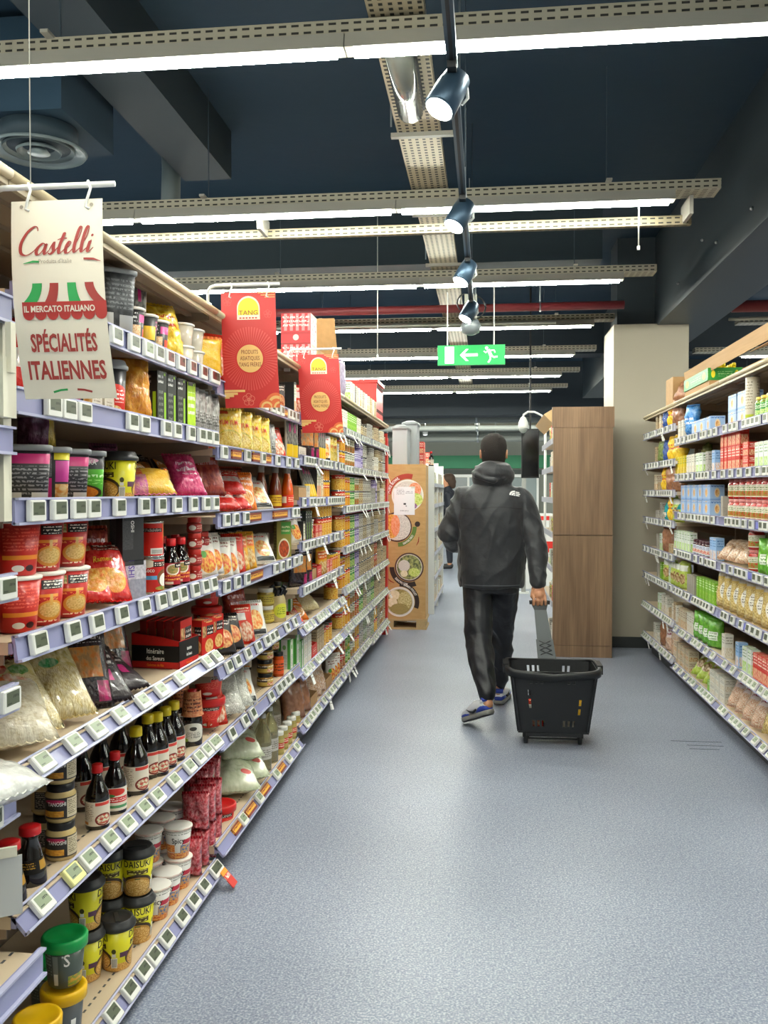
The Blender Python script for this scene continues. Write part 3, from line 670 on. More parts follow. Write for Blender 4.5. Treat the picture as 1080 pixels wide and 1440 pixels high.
# --- art
bowl = lambda u, v, r: [('e', u, v, r, r * .95, '#e9dcc2'), ('f', u, v, r * .86, r * .8, '#d99a3a', '#f0cf83', 26)]
A_dai = art('daisuki_print', '#dcd223', [('F', 0, 0, 1, .2, '#c98a3a', '#e9c069', 30), ('e', .5, .3, .36, .26, '#3c2a18'), ('e', .5, .27, .32, .22, '#b9852f'), ('f', .5, .24, .3, .2, '#c58a34', '#ecc77c', 30), ('r', .26, .56, .74, .68, '#4a3b14'), ('t', .3, .575, .7, .665, '#d9d067', 1), ('r', .02, .34, .2, .46, '#56314b'), ('r', .84, .1, .97, .34, '#e9e6df'), ('s', .85, .12, .96, .32, '#55514b', 60), ('r', .44, .44, .56, .47, '#57642a'), ('e', .9, .5, .045, .06, '#413c12'), ('r', .86, .36, .94, .44, '#d9d6ce')], .35, .2)
A_red = art('red_noodle_print', '#c3201a', [('r', 0, .0, 1, .06, '#a01712'), ('r', .5, .72, .9, .9, '#191614'), ('t', .53, .74, .87, .88, '#f3ead8', 2), ('F', .12, .72, .48, .9, '#d8c08f', '#7c8f4a', 16), ('r', .25, .56, .78, .62, '#e8912c'), ('t', .25, .46, .78, .54, '#f08c4a', 1), ('e', .66, .3, .25, .2, '#d8902d'), ('f', .66, .31, .2, .15, '#e7c27a', '#caa052', 30), ('r', .63, .4, .68, .62, '#d9a34a'), ('e', .2, .1, .1, .045, '#efe8da'), ('t', .4, .07, .8, .13, '#f0d5b8', 1)], .35, .25)
A_red2 = art('red_noodle_back', '#c9261b', [('r', .05, .3, .95, .38, '#ea8a22'), ('t', .08, .45, .92, .9, '#e65b45', 7), ('e', .3, .14, .1, .06, '#f0e7d8'), ('e', .5, .14, .08, .06, '#3b1512')], .35, .2)
A_redpot = art('red_pot_print', '#d6241c', [('r', .82, 0, .98, 1, '#ee7f22'), ('r', .1, .7, .7, .84, '#2a1512'), ('t', .12, .72, .68, .82, '#e8d9c8', 2), ('t', .1, .3, .7, .62, '#ef6a52', 5), ('e', .4, .14, .12, .06, '#e9dccd')], .35, .2)
A_spi = art('spicy_print', '#dcd8d2', [('F', .05, .0, .95, .22, '#c9572d', '#efb35a', 20), ('F', .05, .24, .4, .5, '#d8662a', '#f0b060', 18), ('r', .62, .5, .95, .66, '#b3283c'), ('F', .55, .2, .95, .48, '#406f9e', '#d9a25a', 14), ('t', .1, .84, .9, .94, '#8d8a86', 1)], .3, .3)
A_soup = art('soup_print', '#4c554f', [('t', .05, .3, .3, .85, '#7f8a83', 7), ('r', .33, .12, .43, .82, '#7e8580'), ('r', .34, .1, .42, .38, '#e4e2da'), ('F', .6, .05, .98, .3, '#d8a23a', '#7d9a3f', 14)], .35, .2)
A_soup2 = art('soup_print_dark', '#55595c', [('r', .1, .15, .4, .8, '#8f9498'), ('t', .12, .2, .38, .75, '#c4c7c9', 7), ('r', .6, .1, .7, .5, '#e6e4de')], .35, .2)
A_tub = art('charcoal_tub', '#3b3c3e', [('n', '#5d5f61', 9, .7), ('r', .1, .08, .36, .4, '#cfcfcf'), ('r', .48, .04, .9, .38, '#b9b9b9'), ('t', .1, .45, .9, .9, '#77797b', 7)], .4)
A_tubp = art('pink_tub', '#302f31', [('F', .05, .5, .55, .95, '#58585a', '#77777a', 30), ('r', .06, .1, .55, .47, '#c91f7c'), ('t', .1, .14, .5, .4, '#e078ad', 5), ('r', .6, .4, .95, .8, '#c23b8e'), ('F', .6, .08, .95, .36, '#e0913a', '#f0d59a', 12), ('r', .58, .82, .98, .97, '#e3cf2f')], .4)
A_tubg = art('green_tub', '#302f31', [('r', .05, .03, .95, .68, '#58b52f'), ('e', .4, .2, .36, .17, '#3c3014'), ('f', .4, .2, .31, .14, '#e58a22', '#d96f1a', 20), ('t', .1, .5, .9, .62, '#cfeeb9', 1), ('t', .2, .36, .8, .48, '#9adf6f', 2), ('e', .45, .86, .25, .07, '#d9a2b9')], .4)
A_tubi = art('info_tub', '#302f31', [('r', .1, .72, .85, .9, '#c22a6f'), ('t', .1, .1, .9, .68, '#8f8c8c', 8), ('r', .1, .04, .4, .2, '#e8e6e2'), ('r', .55, .04, .9, .2, '#e8e6e2')], .4)
A_blkcup = art('black_cup', '#262525', [('F', .1, .02, .62, .58, '#dca26c', '#f0d5ae', 22), ('r', .7, .05, .95, .5, '#d8452a'), ('r', .55, .66, .92, .86, '#c02a78'), ('t', .1, .66, .5, .9, '#d6d2d0', 2)], .4)
A_yelcup = art('black_yellow_cup', '#262525', [('r', .12, .35, .62, .72, '#e0b01f'), ('r', .15, .02, .55, .3, '#e4e1dc'), ('t', .6, .6, .95, .9, '#c85a90', 3), ('r', .75, .1, .97, .5, '#7fa83a')], .4)
A_redround = art('black_red_pot', '#252424', [('e', .5, .3, .44, .36, '#d92e1c'), ('t', .3, .3, .75, .55, '#f5e8df', 3), ('f', .45, .12, .25, .12, '#e8a75a', '#f3dca8', 16)], .35, .2)
A_lime = art('lime_stripe_box', '#262a26', [('r', .72, .0, .9, .62, '#8fc31f'), ('t', .1, .76, .62, .95, '#e3e3dd', 2), ('t', .14, .1, .6, .66, '#6f746c', 5)], .4)
A_limef = art('lime_front', '#b9dc30', [('t', .1, .35, .9, .8, '#fbfff0', 3), ('n', '#7fae20', 5, .4)], .4)
A_tano = art('black_tall_box', '#2a2829', [('F', .02, .25, .5, .98, '#4b494a', '#353334', 26)], .45)
A_sushi = art('sushi_box', '#b79aa6', [('F', .1, .08, .92, .95, '#dcd3b0', '#7d8a45', 9), ('n', '#e2a37c', 7, .35)], .4)
A_sushi2 = art('purple_box', '#9c9ba6', [('r', 0, .55, 1, 1, '#cfc9cf'), ('n', '#6f6a78', 10, .4)], .4)
A_coco = art('coconut_can', '#c8251e', [('e', .82, .42, .22, .26, '#7b4a25'), ('e', .84, .36, .17, .2, '#f4eee2'), ('r', .12, .38, .6, .5, '#5ea6d6'), ('e', .35, .86, .2, .12, '#e5d6bf'), ('r', .5, .76, .95, .92, '#1b1615'), ('t', .54, .78, .92, .9, '#f1e6d6', 2), ('r', .1, .04, .3, .12, '#eadfcb'), ('f', .75, .12, .2, .06, '#7a9b3a', '#caa04a', 10)], .3, .2)
A_redcan = art('red_can_back', '#d5261c', [('r', 0, .72, .8, .84, '#2f1715'), ('t', .05, .74, .75, .82, '#d8c8ba', 2), ('r', .86, .45, .95, .98, '#e98b28'), ('r', .45, .06, .85, .24, '#e9e4da'), ('s', .48, .08, .82, .2, '#55514b', 50)], .3, .2)
A_soja = art('soy_label_red', '#b01f2e', [('e', .5, .7, .26, .26, '#efe6d8'), ('f', .5, .7, .2, .2, '#c79b62', '#7a8f4a', 14), ('r', .55, .78, .98, .98, '#181313'), ('t', .6, .8, .96, .96, '#f1e8da', 1), ('t', .1, .15, .9, .48, '#f0a84a', 2), ('r', .2, .03, .5, .14, '#e9e0cf')], .4)
A_soyl = art('soy_label_cream', '#ded3c0', [('e', .78, .26, .24, .26, '#7b2c22'), ('f', .78, .26, .19, .2, '#dfe2c0', '#c23a2a', 12), ('r', .55, .84, .98, .97, '#d23a2c'), ('t', .08, .2, .5, .9, '#9b8b78', 9), ('r', .08, .05, .35, .16, '#d98a3a')], .45)
A_soyg = art('soy_label_green', '#e2d9c9', [('e', .5, .82, .3, .16, '#cf3326'), ('r', .08, .36, .92, .6, '#c92c2b'), ('t', .12, .4, .88, .56, '#f6e9df', 2), ('r', .08, .12, .92, .24, '#4c8f5e'), ('e', .3, .66, .2, .08, '#3f7f3a')], .45)
A_kik = art('kikko_label', '#2a211d', [('e', .5, .5, .44, .46, '#d8d3c6'), ('e', .5, .68, .12, .1, '#3a342e'), ('t', .25, .2, .75, .5, '#57504a', 4), ('e', .2, .12, .14, .1, '#8fae3c')], .4)
A_kcol = art('paper_collar', '#b5603a', [('n', '#d99a6a', 8, .8), ('t', .1, .2, .9, .8, '#5f2a1c', 4)], .5)
A_tjar = art('tanoshi_label', '#2b2523', [('r', .62, .05, .98, .95, '#cdbf9f'), ('t', .64, .15, .96, .85, '#76684f', 8), ('F', .08, .1, .55, .38, '#e2a53a', '#c9832a', 10), ('e', .35, .82, .22, .1, '#c02a5a')], .4)
A_tjarb = art('tanoshi_back', '#cdb98a', [('r', .1, .1, .55, .95, '#3d3a38'), ('t', .13, .15, .52, .9, '#b8b2a6', 8)], .35)
A_sauce = mat('jar_sand', '#c9ae74', .2, coat=.7); G_soy = mat('soy_glass', '#120a07', .07, coat=1)
G_soyclear = mat('clear_neck', '#6a4a35', .08, coat=1)
A_ramen = art('ramen_bag', '#d01a1a', [('F', .05, .1, .6, .5, '#e08a2a', '#f3c768', 16), ('e', .68, .28, .24, .2, '#e9b04a'), ('f', .68, .28, .2, .17, '#d8912a', '#f0c878', 18), ('r', .3, .82, .92, .97, '#1c1412'), ('t', .34, .84, .88, .95, '#f0e8da', 1), ('F', .04, .82, .28, .97, '#d9b774', '#a0552e', 9), ('n', '#ff6a5a', 9, .35)], .22, .6, .4, 14)
A_noodle = art('noodle_bag', '#d9c791', [('w', '#b99a58', 7, .9, 3, 9), ('w', '#efe2b6', 9, .6, 8, 3), ('r', .1, .68, .9, 1, '#bfae6a'), ('e', .3, .82, .14, .09, '#c03a26'), ('e', .62, .76, .18, .08, '#4f8a3d'), ('n', '#f4ecd2', 10, .25)], .25, .5, .5, 16)
A_noodle2 = art('noodle_bag_green', '#dccb98', [('w', '#b49755', 7, .9, 9, 3), ('r', 0, .55, 1, 1, '#b7a257'), ('F', .1, .6, .9, .95, '#cdbb86', '#9c8c3e', 9), ('e', .25, .9, .14, .07, '#c4402b'), ('e', .42, .62, .18, .06, '#3e8a52'), ('n', '#f7f1dd', 11, .25)], .22, .6, .5, 14)
A_ricen = art('rice_noodle_bag', '#d8ccb0', [('w', '#bda987', 6, .6, 3, 12), ('n', '#f3ecdc', 8, .5), ('F', .0, .78, 1, 1, '#d86a3a', '#f0e2cd', 8)], .2, .6, .5, 12)
A_glass = art('glass_noodle_bag', '#c6c4b6', [('w', '#8f8c7c', 8, .8, 5, 9), ('w', '#f2f1e8', 9, .8, 9, 5), ('n', '#6f6a5c', 6, .3)], .15, .8, .6, 16)
A_bpouch = art('black_pouch', '#241c1d', [('F', .15, .35, .85, .75, '#c8742c', '#e9b25f', 9), ('t', .1, .8, .9, .95, '#dcd6d3', 2), ('r', .7, .05, .95, .3, '#b02262'), ('n', '#3c2c33', 9, .6)], .25, .5, .4, 14)
A_bpouch2 = art('black_pouch_pink', '#2a2022', [('t', .1, .55, .9, .9, '#ded8d6', 3), ('r', .55, .3, .75, .5, '#c8287a'), ('e', .3, .25, .12, .16, '#cf3f86'), ('F', .1, .02, .4, .2, '#dcd2b8', '#9a8f7a', 9)], .3, .4, .4, 14)
A_yum = art('yellow_noodle_bag', '#e6b91e', [('F', .05, .02, .95, .42, '#cfa62e', '#f0d878', 22), ('e', .5, .25, .42, .24, '#b9a52a'), ('f', .5, .25, .38, .2, '#e8d06a', '#c99a2a', 26), ('r', .0, .68, 1, .8, '#ecd021'), ('n', '#f6e9a0', 9, .4), ('r', .05, .88, .5, .98, '#b8481f')], .2, .6, .4, 14)
A_silver = art('silver_pouch', '#8f8c86', [('n', '#c9c7c2', 8, .8), ('t', .2, .2, .8, .5, '#6b6862', 4)], .28, .3, .5, 16, .4)
A_redbag = art('red_bag', '#c81d16', [('r', .1, .3, .9, .55, '#d9d4cd'), ('n', '#e8453a', 7, .5), ('t', .15, .62, .85, .85, '#ecb9a9', 2)], .22, .6, .4, 14)
A_dkred = art('dark_red_bag', '#7b1f1c', [('n', '#a8452f', 8, .8), ('t', .15, .5, .85, .85, '#c99', 2)], .25, .5, .4, 14)
A_oran = art('orange_bag', '#dd6a18', [('e', .5, .3, .36, .24, '#f0ddc0'), ('f', .5, .3, .3, .2, '#cf7a3a', '#efc890', 12), ('t', .15, .6, .85, .9, '#fbe9d6', 2), ('n', '#f09a3a', 7, .4)], .25, .5, .4, 14)
A_orana = art('amber_bag', '#d98a1c', [('n', '#f0b43a', 8, .8), ('n', '#b9521c', 5, .4)], .18, .7, .5, 14)
A_purp = art('purple_bag', '#5b2c44', [('n', '#7d4862', 8, .7), ('r', .78, 0, 1, .5, '#b99a3a')], .22, .5, .5, 14)
A_pink = art('magenta_bag', '#b81f5a', [('n', '#df5a8a', 8, .6), ('t', .2, .4, .8, .7, '#f3d0df', 2)], .22, .5, .5, 14)
A_orbk = art('orange_black_pack', '#26201e', [('F', .1, .35, .9, .95, '#e58a22', '#f3b75a', 6), ('t', .15, .5, .85, .85, '#fff1dc', 2)], .28, .4, .3)
A_yelp = art('yellow_pink_pack', '#e0ac26', [('r', 0, 0, .45, .55, '#cf6aa8'), ('r', 0, .55, .4, 1, '#e0562c'), ('n', '#f0ca6a', 9, .4)], .25, .5, .3)
A_rice = art('rice_paper_bag', '#c9cfae', [('w', '#b3bb97', 5, .5, 3, 3), ('n', '#e6e9d2', 7, .6), ('F', .1, .75, .9, .95, '#c8503a', '#d9dcc0', 7), ('e', .75, .3, .12, .06, '#cf5a52')], .15, .7, .4, 10)
A_foodp = art('food_pouch', '#e4dcd0', [('f', .5, .34, .42, .28, '#d8562a', '#f0c35a', 10), ('e', .3, .52, .16, .09, '#5a9a3a'), ('t', .15, .74, .85, .93, '#7d3a2a', 2)], .25, .5, .3)
A_foody = art('food_pouch_yellow', '#e2a52a', [('f', .5, .3, .42, .26, '#e9d59a', '#c8832a', 12), ('r', .1, .62, .9, .92, '#e0641e'), ('t', .15, .66, .85, .88, '#ffe9b8', 2)], .25, .5, .3)
A_foodr = art('food_pouch_red', '#cf3420', [('f', .55, .3, .36, .26, '#e8ceb0', '#c9603a', 10), ('r', .1, .6, .6, .8, '#e9e1d6'), ('t', .15, .84, .85, .95, '#f2d9b8', 1)], .25, .5, .3)
A_foodk = art('food_pouch_black', '#2b2421', [('f', .5, .4, .42, .26, '#c8552c', '#e7b36a', 10), ('t', .15, .74, .85, .93, '#e9d9c8', 2), ('e', .3, .2, .12, .08, '#9aa83a')], .28, .4, .3)
A_foodw = art('food_pouch_white', '#dedad2', [('f', .5, .45, .34, .3, '#e0722a', '#f2d285', 10), ('r', .1, .05, .9, .18, '#2b2a28'), ('t', .2, .82, .8, .94, '#c03326', 1)], .25, .5, .2)
A_card = art('carton_brown', '#b08a5c', [('n', '#a27d50', 6, .5)], .7)
A_cardw = art('carton_pale', '#c9bfae', [('n', '#b5aa98', 6, .4), ('t', .2, .3, .8, .7, '#8a7d6c', 3)], .65)
A_box = lambda key, base, c2, c3, txt='#f4efe6': art(key, base, [('F', .08, .06, .92, .45, c2, c3, 9), ('t', .1, .55, .9, .9, txt, 3)], .45)
A_redgal = art('red_biscuit_box', '#c92118', [('r', .4, .55, .95, .82, '#171413'), ('t', .45, .58, .92, .8, '#f0e9df', 2), ('F', .05, .5, .36, .82, '#d9b27a', '#7a5a3a', 9), ('f', .6, .24, .34, .2, '#cf8f3a', '#f0c98a', 10)], .4)
A_grnbx = art('green_white_box', '#d8d6cd', [('r', .0, .0, .22, 1, '#3f8f3a'), ('r', .78, .0, 1, 1, '#4f9f3f'), ('t', .28, .1, .75, .5, '#9a968c', 8), ('e', .5, .75, .16, .08, '#7aa85a')], .45)
A_corn = art('corn_can', '#e2b32a', [('F', 0, .0, 1, .55, '#e7c43a', '#d8621f', 18), ('r', .15, .6, .85, .82, '#c9261c'), ('t', .2, .63, .8, .79, '#fbe9c8', 1)], .3, .2)
A_veg = art('veg_can', '#d9a62f', [('F', 0, 0, 1, .7, '#d8871f', '#f0d060', 14), ('r', .0, .72, 1, 1, '#cf2f1f'), ('t', .1, .76, .9, .94, '#f6e6c0', 1)], .3, .2)
A_cans = [art('can_print_%d' % i, b, [('F', 0, .05, 1, .5, c, d, 13), ('t', .1, .58, .9, .88, t, 2)], .3, .2) for i, (b, c, d, t) in enumerate([
    ('#d9d3c2', '#c43a26', '#7f9a4a', '#4d7a3d'), ('#cbb98c', '#8a5a34', '#e2d3a2', '#7a2a1c'), ('#3f8a3d', '#6fae4a', '#cfd88a', '#f4f4dc'), ('#c9c6be', '#8d8578', '#e3ddd0', '#5d5850'), ('#b9382a', '#e0a25a', '#8a2a1c', '#f6e8d2'), ('#7d6aa8', '#a493c4', '#d8cde6', '#f4effa'), ('#b8a98a', '#6f5a44', '#d9c9a4', '#3f3428'), ('#9aa38a', '#6d7d4c', '#d2d8b4', '#ffffff')])]
A_bx = [A_box('box_print_%d' % i, b, c, d, t) for i, (b, c, d, t) in enumerate([
    ('#d3c7ae', '#b9814a', '#ead9b4', '#7a4a34'), ('#78b026', '#a5cf4a', '#5a8f1c', '#f2ffd9'), ('#cf2f22', '#e8c39a', '#c9452c', '#fff0df'), ('#8fb3dc', '#c9d9ee', '#e0a45a', '#3f6ea8'), ('#e1c52b', '#f0df78', '#c99a1f', '#5d8a2c'), ('#dcd8cc', '#c8b79a', '#eee9dc', '#8a8474'), ('#8b7fb6', '#b9aed6', '#d8cfe8', '#ffffff'), ('#dfe3dc', '#9ac43f', '#e2ecc8', '#4f7f2a'), ('#a9a49a', '#7d776c', '#cfcabf', '#55504a'), ('#b6a07c', '#8a6a48', '#d8c39c', '#4a3826')])]
# --- kinds
cup('daisuki', 'noodle_cup', .0485, .039, .142, A_dai, 'dome', M_lidd, [('DAISUKI', .09, .021, M_blk, 0), ('DAISUKI', .09, .021, M_blk, PI)])
cup('redcup', 'noodle_cup', .052, .041, .125, A_red, 'flat', M_pap)
cup('redcupb', 'noodle_cup', .052, .041, .125, A_red2, 'flat', M_pap)
cup('redpot', 'noodle_cup', .056, .046, .115, A_redpot, 'plastic', mat('lid_red', '#cc1f1a', .35))
cup('spicy', 'noodle_cup', .045, .036, .105, A_spi, 'flat', art('spicy_lid', '#e6e1d8', [('f', .5, .5, .42, .34, '#c8532c', '#efe3d2', 6), ('r', .2, .4, .8, .62, '#e9e6e0')], .3), [('Spicy', .055, .019, M_blk, 0), ('Spicy', .055, .019, M_blk, PI)])
M_grn = mat('lid_green', '#129a4a', .35); M_yel = mat('lid_yellow', '#e7b512', .35)
cup('soupg', 'soup_cup', .0485, .04, .125, A_soup, 'plastic', M_grn, [('S', .058, .032, M_wht, .25), ('S', .058, .032, M_wht, PI + .25)], cat='soup cup')
cup('soupy', 'soup_cup', .0485, .04, .125, A_soup2, 'plastic', M_yel, cat='soup cup')
cup('blkcup', 'noodle_cup', .036, .029, .115, A_blkcup, 'flat', M_pap)
cup('yelcup', 'noodle_cup', .036, .029, .115, A_yelcup, 'flat', M_pap)
cup('redround', 'noodle_cup', .04, .034, .16, A_redround, 'dome', M_lidg)
cup('clearcup', 'sauce_tub', .042, .034, .075, mat('clear_tub', '#c8bfae', .15, coat=.6), 'flat', mat('tub_lid', '#e8e6e0', .2), cat='tub')
tub('tub', 'noodle_tub', .095, .078, .20, A_tub, M_lidg); tub('tubp', 'noodle_tub', .098, .084, .132, A_tubp, M_lidg)
tub('tubi', 'noodle_tub', .098, .084, .132, A_tubi, M_lidg); tub('tubg', 'noodle_tub', .098, .084, .132, A_tubg, M_lidg, texts=[('TANAKA', .096, .013, M_wht, 0)])
S1 = [(.03, 0), (.031, .004), (.031, .082), (.027, .1), (.016, .122), (.0125, .135), (.0125, .148)]
bottle('soyred', 'soy_sauce_bottle', S1, G_soy, (.012, .075, A_soyl), mat('cap_red', '#c8161c', .35), (.0145, .146, .168), 'bottle')
bottle('soyred2', 'soy_sauce_bottle', S1, G_soy, (.012, .075, A_soyg), MATS['cap_red'], (.0145, .146, .168))
bottle('soyyel', 'soy_sauce_bottle', [(r * 1.15, z * 1.15) for r, z in S1], G_soy, (.014, .085, A_soyl), mat('cap_yellow', '#dcc019', .35), (.018, .168, .195))
c_ = G(); c_.lathe([(.041, .105), (.036, .115), (.03, .19)], A_kcol, 8, cap0=False, cap1=False)
bottle('kikko', 'soy_sauce_bottle', [(.033, 0), (.034, .004), (.034, .095), (.03, .112), (.016, .15), (.013, .175)], G_soy, (.015, .085, A_kik), MATS['cap_red'], (.015, .172, .195), extra=[('paper_collar', c_.build('paper_collar'))])
bottle('soysmall', 'soy_sauce_bottle', [(.036, 0), (.037, .004), (.034, .03), (.024, .075), (.017, .1), (.021, .118)], G_soy, (.03, .06, art('gold_patch', '#15100c', [('r', .6, .2, .9, .85, '#b98a32'), ('t', .1, .3, .5, .8, '#b98a32', 3)], .3)), MATS['cap_red'], (.024, .112, .13))
bottle('saucer', 'sauce_bottle', [(.028, 0), (.029, .004), (.029, .085), (.02, .108), (.0125, .122), (.0125, .14)], G_soy, (.012, .082, A_soja), MATS['cap_red'], (.016, .136, .16))
A_or = mat('chilli_sauce', '#d6530f', .15, coat=.8); A_orb = mat('brown_sauce', '#7a2f14', .15, coat=.8)
S2 = [(.031, 0), (.032, .004), (.032, .09), (.029, .12), (.017, .17), (.0135, .19), (.0135, .2)]
M_capg = mat('cap_shrink_grey', '#9c968c', .4)
bottle('chilli', 'sauce_bottle', S2, A_or, (.02, .075, art('chilli_label', '#d8341c', [('r', .1, .25, .4, .85, '#e8d8c0'), ('t', .48, .3, .92, .8, '#f6cfae', 3)], .35)), M_capg, (.0165, .185, .225))
bottle('brownsauce', 'sauce_bottle', S2, A_orb, (.02, .075, art('yellow_label', '#d8b02a', [('t', .1, .2, .9, .85, '#8a4a1a', 3)], .35)), M_capg, (.0165, .185, .225))
wr = G()
for i in range(14):
    a = i * 2 * PI / 14; wr.box((.03 * math.cos(a), .03 * math.sin(a), .15 + .012 * math.sin(i * 2.4)), (.022, .012, .045), M_dark, rot=Matrix.Rotation(a, 3, 'Z') @ Matrix.Rotation(.5, 3, 'Y'))
bottle('dressing', 'dressing_bottle', [(.04, 0), (.042, .004), (.042, .1), (.034, .13), (.018, .165), (.016, .18)], mat('cream_sauce', '#b9a578', .25, coat=.5), (.02, .095, art('lime_patch', '#b9a578', [('e', .5, .5, .32, .48, '#cfd040'), ('t', .3, .25, .7, .75, '#5f7a1c', 4)], .35)), M_dark, (.018, .178, .2), extra=[('neck_tag', wr.build('neck_tag'))])
M_vin = mat('clear_vinegar', '#d3c99c', .03, trans=.75, coat=.5)
bottle('vinegar', 'vinegar_bottle', [(.04, 0), (.042, .005), (.042, .15), (.036, .185), (.016, .225), (.014, .25)], M_vin, (.06, .12, art('silver_label', '#bfbab0', [('t', .1, .2, .9, .85, '#7a7468', 4)], .4)), mat('cap_silver', '#b6b6b2', .3, .6), (.016, .246, .265))
jar('tjar', 'paste_jar', .036, .092, A_sauce, A_tjar, mat('lid_black', '#161414', .3), texts=[('TANOSHI', .042, .0095, M_wht, -.3), ('TANOSHI', .042, .0095, M_wht, PI - .3)])
jar('tjarb', 'paste_jar', .036, .092, A_sauce, A_tjarb, MATS['lid_black'])
jar('redjar', 'sauce_jar', .026, .055, mat('red_sauce', '#8a1f12', .15, coat=.8), art('redjar_label', '#a52019', [('e', .3, .5, .16, .35, '#e7dccb'), ('t', .5, .2, .95, .8, '#eacbb6', 2)], .4), mat('lid_redgold', '#b8271c', .3))
jar('currystack', 'sauce_jar', .038, .062, mat('curry_brown', '#8f6428', .15, coat=.8), art('curry_label', '#c9a54a', [('r', 0, .55, .5, 1, '#3a2a24'), ('t', .05, .6, .95, .95, '#f2e2c2', 1), ('F', .5, .05, .95, .5, '#c8442a', '#e9d8b0', 8)], .35), MATS['lid_black'])
jar('pastejar', 'paste_jar', .042, .085, mat('mustard_paste', '#a88f3e', .2, coat=.6), art('paste_label', '#c4b04a', [('t', .1, .2, .9, .8, '#6a5a20', 3)], .35), mat('lid_white', '#dedcd2', .3))
jar('whitelid', 'vegetable_jar', .027, .115, mat('olive_content', '#a89a5a', .15, coat=.7), art('redpatch', '#b9a45c', [('r', .05, .3, .95, .72, '#c93a26'), ('t', .1, .38, .9, .65, '#f6e0c8', 2)], .35), MATS['lid_white'])
jar('orangejar', 'sauce_jar', .026, .12, mat('orange_sauce', '#c84f14', .15, coat=.8), art('orange_label', '#e0571c', [('t', .1, .2, .9, .8, '#2a1a12', 3)], .35), MATS['lid_black'])
jar('tomjar', 'tomato_sauce_jar', .042, .115, mat('tomato', '#a5201a', .15, coat=.8), art('tom_label', '#dcd3c0', [('F', .05, .08, .95, .5, '#c22f22', '#6f9a3f', 8), ('t', .1, .58, .9, .92, '#5a7a3a', 2)], .35), art('gingham_lid', '#b01c1c', [('n', '#e8cfc8', 14, .5)], .35))
jar('jamjar', 'jam_jar', .038, .105, mat('dark_jam', '#3c1420', .15, coat=.8), art('jam_label', '#cfd8e4', [('F', .2, .15, .9, .55, '#c22f3a', '#e9d9c0', 8), ('t', .1, .62, .9, .92, '#5a3a6a', 2)], .35), mat('lid_plum', '#3d1a24', .3))
jar('peajar', 'vegetable_jar', .038, .12, mat('green_content', '#7f9a3a', .2, coat=.7), A_cans[2], mat('lid_gold', '#c9a84a', .3, .5))
can('coco', 'tin_can', .0385, .11, A_coco, texts=[('Coco', .066, .014, M_wht, -.35)]); can('redcan', 'tin_can', .0385, .11, A_redcan)
can('corn', 'tin_can', .037, .108, A_corn); can('veg', 'tin_can', .043, .115, A_veg); can('vegbig', 'tin_can', .05, .118, A_veg)
for i in range(8): can('can%d' % i, 'tin_can', .0365, .108, A_cans[i])
can('tube', 'crispbread_tube', .038, .25, art('tube_print', '#c9beab', [('t', .1, .25, .9, .9, '#8f8472', 10), ('r', .05, .05, .95, .16, '#b6c02e')], .4), cat='tube')
box('limebox', 'tea_carton', .052, .06, .165, A_lime, A_lime, A_lime, cat='carton'); box('limebox2', 'tea_carton', .052, .06, .165, A_limef, A_lime, A_lime, cat='carton')
box('blackbox', 'tall_carton', .075, .055, .125, A_tano, A_tano, A_tano, texts=[('TANOSHI', -.008, .112, .012, M_wht, 'v', .9)])
box('sushibox', 'sushi_kit_box', .085, .055, .115, A_sushi2, A_sushi, A_tano, texts=[('SUSHI', -.02, .1, .022, mat('ink_violet', '#5a3f9a', .5), 'v', .8)])
box('blackflat', 'dark_carton', .1, .2, .14, mat('dark_carton', '#2d2b2b', .5), cat='carton')
box('greycarton', 'grey_carton', .06, .06, .06, A_cardw)
box('redgal', 'biscuit_box', .085, .05, .125, A_redgal, cat='biscuits'); box('greenbox', 'noodle_carton', .058, .06, .15, A_grnbx)
box('slimbox', 'slim_carton', .035, .12, .175, art('pale_orange_box', '#e0d6c2', [('F', .1, .05, .9, .45, '#d8672a', '#f0c38a', 7), ('t', .15, .55, .85, .9, '#7a9a5a', 4)], .4), MATS['dark_carton'])
box('greybox', 'grey_carton', .045, .05, .13, art('grey_tall', '#a39c90', [('t', .1, .1, .9, .5, '#857e72', 6)], .5))
g_ = G(); g_.lathe([(.013, 0), (.013, .012), (.011, .02)], M_grn, 16, xf=Matrix.Translation((0, 0, .19)))
box('oilcan', 'oil_tin', .075, .055, .19, art('olive_tin', '#8f8438', [('e', .5, .28, .4, .27, '#e2d8b8'), ('f', .5, .28, .34, .22, '#c8552c', '#8a3a1c', 12), ('r', .3, .66, .95, .98, '#4f9a3f'), ('t', .35, .72, .9, .92, '#e6e3b0', 2)], .35), art('olive_tin_side', '#7f7634', [('t', .1, .1, .9, .9, '#b3a95e', 10)], .35), flap=False)
KINDS['oilcan'].kids.append(('cap', g_.build('cap')))
for i in range(10): box('box%d' % i, 'carton', .07, .05, .14, A_bx[i])
for i in range(10): box('low%d' % i, 'carton', .1, .07, .075, A_bx[i])
box('multi', 'multipack_box', .16, .09, .1, art('blue_multipack', '#9db8dd', [('e', .5, .5, .18, .3, '#e6c79a'), ('f', .5, .5, .12, .2, '#c9803a', '#e9c48a', 6), ('t', .05, .75, .95, .95, '#4a6fae', 1), ('r', 0, 0, 1, .12, '#7fa0d2')], .4))
box('bigcarton', 'cardboard_carton', .26, .25, .2, A_card, cat='cardboard box')
bag('ramen', 'noodle_bag', .135, .185, .05, A_ramen, cat='noodle bag', seed=1, texts=[('Ramen', 0, .112, .018, mat('ink_gold', '#efb52c', .4), .8)])
bag('noodle', 'noodle_bag', .15, .22, .07, A_noodle, cat='noodle bag', seed=2); bag('noodleg', 'noodle_bag', .15, .25, .06, A_noodle2, cat='noodle bag', seed=3)
